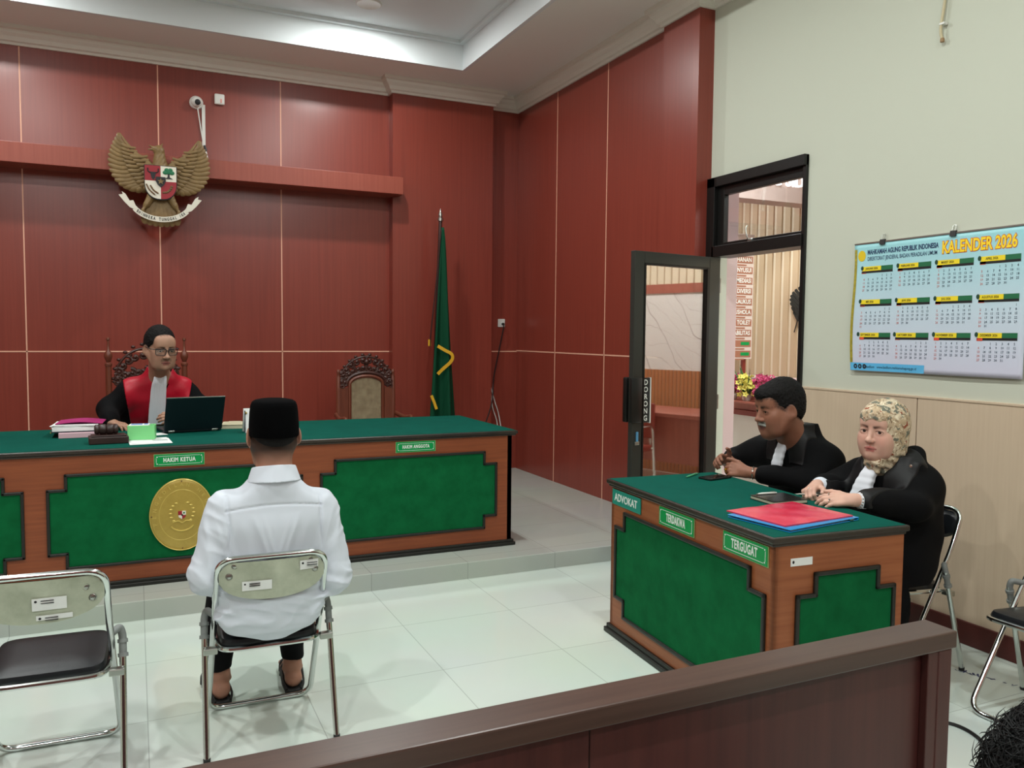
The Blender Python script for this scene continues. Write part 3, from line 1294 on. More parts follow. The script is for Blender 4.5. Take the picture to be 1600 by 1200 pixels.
# ------------------------------------------------------------------ doorway, transom, open glass leaf
fr = MB()
fr.box(3.665, 3.735, 4.625, 4.685, 0.0, 2.60)
fr.box(3.665, 3.735, 4.60, 4.63, 2.035, 2.60)
fr.box(3.680, 3.83, 3.762, 3.790, 0.0, 2.60)
fr.box(3.665, 3.83, 3.762, 4.685, 2.535, 2.602)
fr.box(3.665, 3.83, 3.775, 4.62, 2.053, 2.128)
door_frame = struct('door_frame', fr, BLACKM, bevel=0.003)
win = thing('window_1', None, None, (0, 0, 0))
win['kind'] = 'structure'
sash = MB()
sash.box(3.70, 3.74, 4.535, 4.60, 2.125, 2.535)
sash.box(3.70, 3.74, 3.79, 3.805, 2.125, 2.535)
sash.box(3.70, 3.74, 3.805, 4.535, 2.475, 2.535)
sash.box(3.70, 3.74, 3.805, 4.535, 2.125, 2.150)
struct('window_frame', sash, BLACKM, win, bevel=0.002)
struct('glass_pane', MB().box(3.717, 3.722, 3.80, 4.545, 2.14, 2.485), GLASS_TRAN, win)
lt = MB().tube(spline([(3.695, 4.26, 2.13), (3.675, 4.265, 2.16), (3.672, 4.275, 2.21), (3.68, 4.272, 2.235)], 12), 0.0045, 8)
lt.rbox(3.685, 3.70, 4.235, 4.275, 2.125, 2.15, 0.003)
struct('window_latch', lt, STEEL, win, smooth=True)

# leaf swings into the room; local x runs from the hinge to the free edge
HX, HY, FX, FY = 3.655, 4.527, 2.872, 4.392
LW = math.hypot(FX - HX, FY - HY)
leaf = thing('door_1', None, None, (HX, HY, 0.0), math.atan2(FY - HY, FX - HX))
leaf['kind'] = 'structure'
LT = 2.04
lf = MB()
lf.box(0, 0.105, -0.02, 0.02, 0.015, LT)
lf.box(LW - 0.085, LW, -0.02, 0.02, 0.015, LT)
lf.box(0.105, LW - 0.085, -0.02, 0.02, LT - 0.075, LT)
lf.box(0.105, LW - 0.085, -0.02, 0.02, 0.015, 0.14)
struct('leaf_frame', lf, LEAFM, leaf, bevel=0.003)
gk = MB()
for a in ((0.105, 0.128, 0.14, LT - 0.075), (LW - 0.097, LW - 0.085, 0.14, LT - 0.075)):
    gk.box(a[0], a[1], -0.014, 0.024, a[2], a[3])
gk.box(0.105, LW - 0.085, -0.014, 0.022, LT - 0.085, LT - 0.075)
struct('glazing_bead', gk, BLACKM, leaf)
struct('glass_pane', MB().box(0.10, LW - 0.08, -0.003, 0.003, 0.13, LT - 0.07), GLASS_LEAF, leaf)
# the side that looks at the room is local +y
hd = MB()
hd.rbox(LW - 0.066, LW + 0.028, 0.018, 0.040, 0.945, 1.235, 0.006)
hd.rbox(LW - 0.05, LW + 0.02, -0.055, -0.018, 0.945, 1.235, 0.008)
struct('door_handle', hd, BLACKM, leaf, smooth=True)
ps = struct('push_sign', MB().rbox(LW - 0.158, LW - 0.088, 0.004, 0.014, 0.940, 1.230, 0.002), mat('push_sign_black', (34, 40, 42), 0.4), leaf)
struct('sign_edge', MB().box(LW - 0.166, LW - 0.158, 0.004, 0.015, 0.935, 1.232), SIGNW, ps)
dl = MB()
for i, ch in enumerate('DORONG'):
    dl.mesh(text_mesh(ch, 0.048, bold=0.0012), frame((LW - 0.119, 0.0148, 1.200 - i * 0.0465), (-1, 0, 0), (0, 0, 1)))
struct('lettering', dl, SIGNW, ps)
lk = MB().use(STEEL).rbox(LW - 0.058, LW - 0.020, 0.018, 0.030, 0.800, 0.822, 0.003)
lk.use(mat('blue_key_tag', (90, 150, 190), 0.4)).rbox(LW - 0.046, LW - 0.032, 0.020, 0.032, 0.822, 0.885, 0.003)
struct('door_lock', lk, None, leaf)
hg = MB()
for z in (0.25, 1.05, 1.85):
    hg.lathe([(0.011, z - 0.05), (0.011, z + 0.05)], 12, T(-0.006, 0.012, 0))
struct('hinge', hg, STEEL, leaf, smooth=True)

# ------------------------------------------------------------------ the lobby beyond the doorway
XL = 6.2
struct('lobby_floor', MB().box(3.72, 6.6, -1.6, 7.5, -0.1, 0.0), LOBFL)
struct('lobby_ceiling', MB().box(3.8, 6.6, -1.6, 7.5, 3.4, 3.5), CEIL)
struct('lobby_end_wall', MB().box(3.8, 6.6, 7.4, 7.5, 0, 3.4), LOBW)
struct('lobby_near_wall', MB().box(3.8, 6.6, -1.6, -1.5, 0, 3.4), LOBW)
struct('lobby_pillar', MB().rbox(3.86, 4.0, 4.73, 5.05, 0, 3.4, 0.012, 3), PINKC)
wl = struct('lobby_wall', MB().box(XL, XL + 0.2, -1.6, 7.5, 0, 3.4), SLATA)
s1 = MB()
s1.use(SLATB)
y = 5.02
while y < 7.38:
    s1.box(XL - 0.018, XL + 0.005, y, y + 0.074, 0, 3.4)
    y += 0.125
s1.use(SLATA)
y = -1.48
while y < 4.98:
    s1.box(XL - 0.022, XL + 0.005, y, y + 0.075, 2.06, 3.4)
    y += 0.095
s1.use(SLATO)
y = -1.48
while y < 4.98:
    s1.box(XL - 0.024, XL + 0.005, y, y + 0.034, 0, 1.13)
    y += 0.048
struct('slat_panel', s1, None, wl)
struct('marble_panel', MB().box(XL - 0.014, XL + 0.005, -1.5, 5.0, 1.13, 1.97), MARBLE, wl)
struct('red_band', MB().box(XL - 0.03, XL + 0.005, -1.5, 5.0, 1.97, 2.07), COUNT, wl)
struct('orange_back', MB().box(XL - 0.012, XL + 0.005, -1.5, 5.0, 0, 1.13), SLATB, wl)
bm_ = struct('lobby_beam', MB().box(3.86, 6.22, 6.0, 6.22, 2.78, 3.4), mat('beam_tan', (186, 168, 158), 0.5))
rs = thing('room_sign', 'white backlit RUANG SIDANG letters on the lobby beam seen through the transom window', 'sign', (5.59, 5.995, 2.955))
lm = MB().mesh(text_mesh('RUANG SIDANG', 0.160, 'CENTER', 0.008, 0.002), frame((0.0, -0.012, 0.02), (1, 0, 0), (0, 0, 1)))
lm.build('lettering', LITW, rs)

ct = thing('reception_counter', 'long reception counter with red wood front in the lobby beyond the doorway', 'counter', (5.72, 6.2, 0))
MB().box(0.02, 0.42, -1.1, 1.1, 0.0, 0.70).build('lower_cabinet', LOBW, ct)
MB().rbox(0.0, 0.44, -1.12, 1.12, 0.745, 1.062, 0.004).build('front_panel', COUNT, ct)
MB().rbox(-0.02, 0.44, -1.13, 1.13, 0.69, 0.745, 0.004).build('base_rail', COUNTD, ct)
MB().rbox(-0.02, 0.45, -1.14, 1.14, 1.062, 1.085, 0.004).build('countertop', PINKC, ct)
MB().rbox(-0.22, 0.0, -0.35, 0.55, 0.835, 0.855, 0.004).build('flower_ledge', COUNT, ct)
MB().tube(spline([(-0.026, 0.99, 0.66), (-0.027, 0.93, 0.42), (-0.027, 0.90, 0.2), (-0.026, 0.86, 0.01)], 12), 0.006, 6).build('cable', CORD, ct, smooth=True)

# directory board
WORDS = ['RUANG TAHANAN', 'RUANG MENYUSUI', 'RUANG MEDIASI', 'RUANG DIVERSI', 'RUANG KAUKUS', 'MUSHOLA', 'TOILET', 'DISABILITAS']
db = thing('directory_sign', 'tall pink and brown room directory with white capital words by the lobby slat wall', 'sign', (5.805, 6.62, 0))
bd = MB().rbox(-0.62, 0, 0, 0.03, 1.272, 2.55, 0.004)
bd.build('board', SIGNCR, db)
pp = MB()
for x in (-0.55, -0.07):
    pp.box(x - 0.02, x + 0.02, 0.03, 0.06, 1.086, 2.5)
pp.build('post', COUNTD, db)
pl, tx, gr, bar = MB(), MB(), MB(), MB()
for i in range(11):
    z = 2.288 + 0.107 - i * 0.107
    pl.box(-0.60, -0.018, -0.004, 0.001, z - 0.034, z + 0.034)
    bar.box(-0.52, -0.10, -0.004, 0.001, z - 0.062, z - 0.048)
    wd = (['RUANG TAMU'] + WORDS + ['KLINIK', ''])[i]
    if wd:
        right = -0.034 if i < 9 else -0.24
        me = text_mesh(wd, 0.062, 'RIGHT', 0, 0.0014)
        tx.mesh(me, frame((right, -0.0055, z), (1, 0, 0), (0, 0, 1)) @ Matrix.Diagonal((0.86, 1, 1, 1)))
    if i >= 9:
        MB().box(-0.15, -0.04, -0.006, 0.0, z - 0.017, z + 0.017).build('arrow_tile', SIGNG, db)
pl.build('word_plate', SIGNBR, db)
bar.build('divider', SIGNBR, db)
tx.build('lettering', SIGNW, db)

# flowers on the counter
def flower_cluster(name, label, loc, rad, m, n, seed, leaf=True):
    rnd = random.Random(seed)
    t = thing(name, label, 'flowers', loc)
    MB().lathe([(0.035, 0), (0.045, 0.02), (0.05, 0.06), (0.045, 0.06), (0.04, 0.03)], 20).build('pot', WHITE, t, smooth=True)
    st = MB()
    pe = MB()
    for i in range(n):
        a = rnd.uniform(0, 2 * PI)
        r = rad * math.sqrt(rnd.random())
        h = 0.06 + rnd.random() * 0.20
        p = Vector((r * math.cos(a) * 0.8 - 0.02, r * math.sin(a), h))
        if i % 3 == 0:
            st.tube([(0, 0, 0.04), (p.x * 0.5, p.y * 0.5, h * 0.6), p], 0.003, 5)
        q = Vector((rnd.uniform(-1, 0.2), rnd.uniform(-1, 0.3), rnd.uniform(-0.2, 0.6))).to_track_quat('Z', 'Y').to_matrix().to_4x4()
        for k in range(5):
            b = 2 * PI * k / 5
            M = T(*p) @ q @ RZ(b) @ T(0.017, 0, 0) @ RY(-0.3)
            pe.add([(-0.016, 0, 0), (0, -0.012, 0.003), (0.018, 0, 0.001), (0, 0.012, 0.003), (0, 0, -0.003)], [(0, 1, 4), (1, 2, 4), (2, 3, 4), (3, 0, 4), (0, 3, 2, 1)], M)
    st.build('stem', LEAFG, t)
    pe.build('blossom', m, t)
    if leaf:
        lv = MB()
        for i in range(9):
            a = rnd.uniform(0, 2 * PI)
            M = RZ(a) @ RY(rnd.uniform(0.05, 0.35))
            h = rnd.uniform(0.30, 0.40)
            lv.add([(-0.012, 0, 0.05), (0.004, 0, 0.05), (0.03, 0.004, h * 0.6), (0.05, 0, h), (0.005, -0.004, h * 0.6), (-0.004, 0.006, 0.2)], [(0, 1, 2, 4), (4, 2, 3), (0, 4, 5)], M)
        lv.build('leaf', LEAFG, t)
    return t


flower_cluster('orchid_pot', 'yellow orchids with upright green leaves on the lobby counter', (5.61, 6.455, 0.856), 0.085, ORCHY, 46, 3)
flower_cluster('orchid_pot', 'magenta orchids beside the yellow ones on the lobby counter', (5.61, 6.185, 0.856), 0.115, ORCHM, 70, 5, leaf=False)
flower_cluster('orchid_pot', 'dark pink orchids tucked between the pink column and the yellow ones', (5.61, 6.665, 0.856), 0.085, ORCHM, 44, 8, leaf=False)


# monstera leaf ornament on the slat wall
def monstera():
    t = thing('leaf_ornament', 'black cut-out monstera leaf ornament on the slat wall beyond the doorway', 'wall ornament', (XL - 0.05, 6.29, 1.815), 0)
    mb = MB()
    n = 9
    for sgn in (-1, 1):
        for i in range(n):
            z0 = -0.16 + 0.036 * i
            L = 0.165 * math.sin(PI * (i + 1.3) / (n + 1.2)) + 0.02
            dz = 0.055
            pts = [(sgn * 0.004, z0), (sgn * L, z0 + dz), (sgn * (L + 0.008), z0 + dz + 0.014), (sgn * L * 0.94, z0 + dz + 0.032), (sgn * 0.004, z0 + 0.030)]
            if sgn < 0:
                pts = pts[::-1]
            mb.prism(pts, -0.004, 0.004, 'YZ')
    mb.tube([(0, 0, -0.28), (0, 0.004, -0.1), (0, 0, 0.2)], 0.006, 8)
    mb.xf = None
    o = mb.build('leaf', LEAFBLK, t)
    for x in (0.0,):
        MB().box(0.0, 0.02, -0.01, 0.01, -0.02, 0.02).build('mount', LEAFBLK, t)
    t.rotation_euler = (0.35, 0, 0)


monstera()

# lobby table and chair that the coated door glass mirrors
lt_ = thing('lobby_table', 'long red-brown lobby table mirrored in the glass door', 'table', (5.55, 2.55, 0))
MB().rbox(-0.35, 0.35, -1.5, 1.5, 0.72, 0.76, 0.006).build('tabletop', COUNT, lt_)
MB().box(-0.30, -0.27, -1.42, 1.42, 0.28, 0.72).build('front_panel', COUNT, lt_)
for sx in (-1, 1):
    for sy in (-1, 1):
        MB().rbox(sx * 0.29 - 0.03, sx * 0.29 + 0.03, sy * 1.4 - 0.03, sy * 1.4 + 0.03, 0, 0.72, 0.004).build('leg', COUNT, lt_)
lc = thing('lobby_chair', 'chrome-armed lobby chair mirrored in the glass door', 'chair', (4.85, 2.75, 0), PI / 2)
for sx in (-1, 1):
    MB().tube(fillet([(sx * 0.25, 0.22, 0.01), (sx * 0.25, 0.20, 0.63), (sx * 0.25, -0.2, 0.65), (sx * 0.25, -0.26, 0.01)], 0.06), 0.012, 8).build('arm_frame', CHROME, lc, smooth=True)
MB().rbox(-0.24, 0.24, -0.22, 0.24, 0.40, 0.46, 0.02, 3).build('seat', COUNTD, lc, smooth=True)
MB().rbox(-0.24, 0.24, -0.26, -0.22, 0.52, 0.86, 0.015, 3).build('backrest', COUNTD, lc, smooth=True)
sb = MB()
for sx in (-1, 1):
    sb.tube([(sx * 0.2, -0.235, 0.40), (sx * 0.2, -0.245, 0.6)], 0.01, 8)
    sb.tube([(sx * 0.25, 0.1, 0.43), (sx * 0.23, 0.1, 0.43)], 0.01, 8)
    sb.tube([(sx * 0.25, -0.21, 0.43), (sx * 0.23, -0.2, 0.43)], 0.01, 8)
sb.build('bracket', CHROME, lc, smooth=True)
# ------------------------------------------------------------------ tables with stepped felt panels
def stepped(x0, x1, z0, z1, dx, dz):
    return [(x0 + dx, z0), (x1 - dx, z0), (x1 - dx, z0 + dz), (x1, z0 + dz), (x1, z1 - dz), (x1 - dx, z1 - dz),
            (x1 - dx, z1), (x0 + dx, z1), (x0 + dx, z1 - dz), (x0, z1 - dz), (x0, z0 + dz), (x0 + dx, z0 + dz)]


def felt_panel(parent, poly, y, plane='XZ', out=-1, wdt=0.016, thick=0.014):
    """felt inlay with a raised black moulding round its stepped outline; out = direction of the room along the panel's normal"""
    a, b = sorted((y, y + out * 0.004))
    p = MB().prism(poly, a, b, plane)
    o = recalc(p.build('felt_panel', FELT, parent))
    m = MB()
    n = len(poly)
    for i in range(n):
        (u0, w0), (u1, w1) = poly[i], poly[(i + 1) % n]
        lo, hi = sorted((y, y + out * thick))
        h = wdt / 2
        ua, ub = sorted((u0, u1))
        wa, wb = sorted((w0, w1))
        if plane == 'XZ':
            m.rbox(ua - h, ub + h, lo, hi, wa - h, wb + h, 0.004)
        else:
            m.rbox(lo, hi, ua - h, ub + h, wa - h, wb + h, 0.004)
    m.build('moulding', MOULD, o)
    return o


def name_plate(parent, text, x0, x1, z0, z1, y, m=None, border=True, size=0.05, xs=0.8, label=None, upright=True, bold=0.003, spacing=1.0):
    """plate on a front that faces local -y"""
    b = MB().rbox(x0, x1, y - 0.007, y, z0, z1, 0.002)
    o = b.build('name_plate', m or SIGNG, parent)
    if label:
        o['label'] = label
    if border:
        MB().box(x0 - 0.003, x1 + 0.003, y - 0.004, y, z0 - 0.003, z1 + 0.003).build('plate_edge', SIGNF, o)
        f = MB()
        d, w = 0.009, 0.0018
        yy = (y - 0.0078, y - 0.006)
        f.box(x0 + d + 0.012, x1 - d - 0.012, *yy, z1 - d - w, z1 - d)
        f.box(x0 + d + 0.012, x1 - d - 0.012, *yy, z0 + d, z0 + d + w)
        f.box(x0 + d, x0 + d + w, *yy, z0 + d + 0.009, z1 - d - 0.009)
        f.box(x1 - d - w, x1 - d, *yy, z0 + d + 0.009, z1 - d - 0.009)
        for cx, sx in ((x0 + d, 1), (x1 - d, -1)):
            for cz, sz in ((z0 + d, 1), (z1 - d, -1)):
                f.ball((cx + sx * 0.005, y - 0.007, cz + sz * 0.004), (0.0035, 0.0012, 0.0035), 8, 6)
        f.build('border_line', SIGNW, o)
    me = text_mesh(text, size, 'CENTER', 0.0006, bold, 3, spacing)
    MB().mesh(me, frame(((x0 + x1) / 2, y - 0.0078, (z0 + z1) / 2), (1, 0, 0), (0, 0, 1)) @ Matrix.Diagonal((xs, 1, 1, 1))).build('lettering', SIGNW, o)
    return o


def skirting(parent, x0, x1, y0, y1, z0, h):
    m = MB()
    m.rbox(x0 - 0.024, x1 + 0.024, y0 - 0.024, y1, z0, z0 + h * 0.55, 0.004)
    m.rbox(x0 - 0.014, x1 + 0.014, y0 - 0.014, y1, z0 + h * 0.5, z0 + h, 0.004)
    return m.build('skirting', MOULD, parent)


def tabletop(parent, x0, x1, y0, y1, z0, z1):
    m = MB()
    t = z1 - z0
    m.rbox(x0, x1, y0, y1, z0 + t * 0.35, z1, 0.007, 3)
    m.rbox(x0 + 0.010, x1 - 0.010, y0 + 0.010, y1 - 0.010, z0, z0 + t * 0.45, 0.005)
    o = m.build('table_edge', EDGE, parent)
    MB().rbox(x0 + 0.012, x1 - 0.012, y0 + 0.012, y1 - 0.012, z1 - 0.004, z1 + 0.0015, 0.001).build('felt_top', FELTTOP, parent)
    return o


# ---- the judges' bench (local origin: floor of the dais, under the front face)
BY = 4.862
bench = thing('judges_bench', 'long judges bench with teal felt top, stepped green felt panels and gold seal', 'bench', (0.0, BY, ZD))
bz = -ZD
bx0, bx1, bd = -1.805, 2.255, 1.02
bb = MB()
bb.box(bx0, bx1, 0.0, 0.03, 0.02, 0.842 + bz)
bb.box(bx0, bx0 + 0.03, 0.0, bd, 0.02, 0.842 + bz)
bb.box(bx1 - 0.03, bx1, 0.0, bd, 0.02, 0.842 + bz)
for x in (-0.485, 0.94):
    bb.box(x - 0.012, x + 0.012, 0.02, bd - 0.05, 0.02, 0.842 + bz)
bb.build('body', BENCH, bench)
tabletop(bench, -1.84, 2.29, -0.026, 1.035, 0.836 + bz, 0.870 + bz)
skirting(bench, bx0, bx1, 0.0, bd, 0.001, 0.038)
for x0, x1 in ((-1.69, -0.546), (-0.430, 0.882), (0.998, 2.140)):
    felt_panel(bench, stepped(x0, x1, 0.236 + bz, 0.734 + bz, 0.084, 0.078), -0.0005)
name_plate(bench, 'HAKIM KETUA', 0.085, 0.342, 0.757 + bz, 0.822 + bz, -0.001, size=0.033, xs=0.70, bold=0.0012, spacing=1.14, label='green HAKIM KETUA plate')
name_plate(bench, 'HAKIM ANGGOTA', 1.461, 1.717, 0.762 + bz, 0.826 + bz, -0.001, size=0.030, xs=0.64, bold=0.0010, spacing=1.14, label='green HAKIM ANGGOTA plate')


def seal(parent, x, z, rx, rz, y):
    t = MB().lathe([(0.0001, 0.014), (0.80, 0.014), (0.86, 0.0125), (0.97, 0.011), (1.0, 0.006), (1.0, 0.0)], 56, T(x, y, z) @ RX(PI / 2) @ Matrix.Diagonal((rx, rz, 1, 1)))
    o = t.build('seal_plaque', GOLDP, parent, smooth=True)
    o['label'] = 'gold oval court seal'
    r = MB()
    M = T(x, y - 0.014, z) @ RX(PI / 2)
    for s in (0.98, 0.70):
        ring = [(rx * s * math.cos(a), rz * s * math.sin(a), -0.001) for a in np.linspace(0, 2 * PI, 64, endpoint=False)]
        r.tube(ring, 0.0016 if s < .9 else 0.0025, 6, closed=True, xf=M)
    # raised capitals round the rim
    def arc(text, a0, a1, size, flip=False):
        for i, ch in enumerate(text):
            if ch == ' ':
                continue
            a = a0 + (a1 - a0) * (i + 0.5) / len(text)
            p = Vector((x + rx * 0.84 * math.cos(a), y - 0.0150, z + rz * 0.84 * math.sin(a)))
            nx, nz = math.cos(a), math.sin(a)
            up = (-nx, 0, -nz) if flip else (nx, 0, nz)
            rt = (-nz, 0, nx) if flip else (nz, 0, -nx)
            r.mesh(text_mesh(ch, size, 'CENTER', 0.0012, 0.0006), frame(p, rt, up))
    arc('PENGADILAN NEGERI', 1.12 * PI, -0.12 * PI, 0.026)
    # laurel and ribbon relief round the little shield
    for sg in (-1, 1):
        for i in range(6):
            a = (-0.75 + 0.36 * i)
            px, pz = sg * 0.055 * math.cos(a) * 1.1, 0.055 * math.sin(a) * 1.15 + 0.012
            r.ball((x + px, y - 0.0145, z + pz), (0.010, 0.004, 0.005), 8, 6, None)
    rib = [(x + 0.062 * math.cos(a), y - 0.015, z - 0.045 + 0.045 * math.sin(a)) for a in np.linspace(PI * 1.12, PI * 1.88, 14)]
    r.tube(rib, 0.0045, 6)
    rib = [(x - 0.05, y - 0.015, z - 0.038), (x - 0.02, y - 0.015, z - 0.034), (x, y - 0.015, z - 0.044), (x + 0.02, y - 0.015, z - 0.034), (x + 0.05, y - 0.015, z - 0.038)]
    r.tube(spline(rib, 16), 0.004, 6)
    r.build('relief', GOLDD, o, smooth=True)
    sh = MB()
    def quad(m, pts):
        sh.use(m).prism(pts, y - 0.019, y - 0.014)
    w, h = 0.020, 0.022
    quad(EMRED, [(x - w, z), (x, z), (x, z + h), (x - w, z + h)])
    quad(EMWHITE, [(x, z), (x + w, z), (x + w, z + h), (x, z + h)])
    quad(EMWHITE, [(x - w, z), (x - w * 0.85, z - h * 0.55), (x, z - h * 1.05), (x, z)])
    quad(EMRED, [(x, z), (x, z - h * 1.05), (x + w * 0.85, z - h * 0.55), (x + w, z)])
    sh.use(EMGREEN).ball((x + 0.010, y - 0.019, z + 0.012), (0.005, 0.002, 0.006), 8, 6)
    sh.use(EMBLACK).ball((x, y - 0.019, z), (0.005, 0.002, 0.006), 8, 6)
    recalc(sh.build('shield', None, o))
    sc = MB()
    for dx, dz in ((0, 0.93), (0, -0.93), (-0.93, 0), (0.93, 0)):
        sc.ball((x + dx * rx, y - 0.012, z + dz * rz), (0.004, 0.003, 0.004), 8, 6)
    sc.build('screw', BRONZED, o)


seal(bench, 0.222, 0.480 + bz, 0.168, 0.203, -0.005)

# ---- the advocates' desk (local x along its front to the viewer, local y away from the front)
DU = Vector((-0.0701, -0.9975, 0))
DV = Vector((0.9975, -0.0701, 0))
DA = Vector((2.14, 3.48, 0))
DROT = math.atan2(DU.y, DU.x)
DL, DD, DZ = 1.283, 0.645, 0.785


def dpt(x, y, z=DZ):
    p = DA + DU * x + DV * y
    return Vector((p.x, p.y, z))


desk = thing('advocate_desk', 'wooden desk with teal felt top and ADVOKAT, TERDAKWA and TERGUGAT plates', 'desk', DA, DROT)
db_ = MB()
dy0 = 0.026
db_.box(0.016, 1.266, dy0, dy0 + 0.025, 0.01, DZ - 0.034)
db_.box(0.016, 0.041, dy0, 0.630, 0.01, DZ - 0.034)
db_.box(1.241, 1.266, dy0, 0.630, 0.01, DZ - 0.034)
db_.build('body', DESKW, desk)
tabletop(desk, 0.0, DL, 0.0, DD, DZ - 0.038, DZ - 0.0015)
skirting(desk, 0.016, 1.266, dy0, 0.630, 0.0, 0.045)
felt_panel(desk, stepped(0.075, 1.218, 0.120, 0.636, 0.088, 0.082), dy0 - 0.0005)
felt_panel(desk, stepped(0.125, 0.580, 0.120, 0.633, 0.080, 0.078), 1.2665, 'YZ', out=1)
name_plate(desk, 'ADVOKAT', 0.034, 0.311, 0.662, 0.738, dy0 - 0.001, SIGNT, False, 0.052, 0.90, 'teal ADVOKAT plate', bold=0.0008)
name_plate(desk, 'TERDAKWA', 0.480, 0.753, 0.660, 0.738, dy0 - 0.001, size=0.050, xs=0.50, bold=0.0014, spacing=1.14, label='green TERDAKWA plate')
name_plate(desk, 'TERGUGAT', 0.961, 1.230, 0.664, 0.738, dy0 - 0.001, size=0.050, xs=0.56, bold=0.0014, spacing=1.14, label='green TERGUGAT plate')
st_ = MB().box(1.266, 1.2672, 0.094, 0.192, 0.669, 0.698)
st_ = st_.build('inventory_sticker', PAPER, desk)
st_['label'] = 'small white inventory sticker'
MB().ball((1.2673, 0.106, 0.684), (0.0006, 0.005, 0.006), 8, 6).build('sticker_mark', EMBLACK, st_)

# ---- dark railing in the foreground
rail = thing('railing', 'dark brown wooden railing with a flat top in front of the desk', 'railing', (0.0, 1.29, 0.0))
RZ1 = 0.80
MB().rbox(-1.9, 1.782, -0.005, 0.085, RZ1 - 0.042, RZ1, 0.004).build('top_rail', RAILTOP, rail)
rp_ = MB()
for x0, x1 in ((-1.8, -0.512), (-0.508, 0.778 - 0.002), (0.778 + 0.002, 1.742)):
    rp_.box(x0, x1, 0.020, 0.050, 0.03, RZ1 - 0.042)
rp_.build('panel', RAILW, rail)
for x in (-1.8, 1.735):
    MB().rbox(x - 0.012, x + 0.034, -0.002, 0.078, 0.0, RZ1 - 0.042, 0.003).build('post', RAILW, rail)
MB().box(-1.9, 1.735, 0.006, 0.064, 0.0, 0.05).build('bottom_rail', RAILW, rail)
MB().rbox(1.690, 1.724, 0.0, 0.020, 0.05, RZ1 - 0.042, 0.002).build('batten', RAILW, rail)


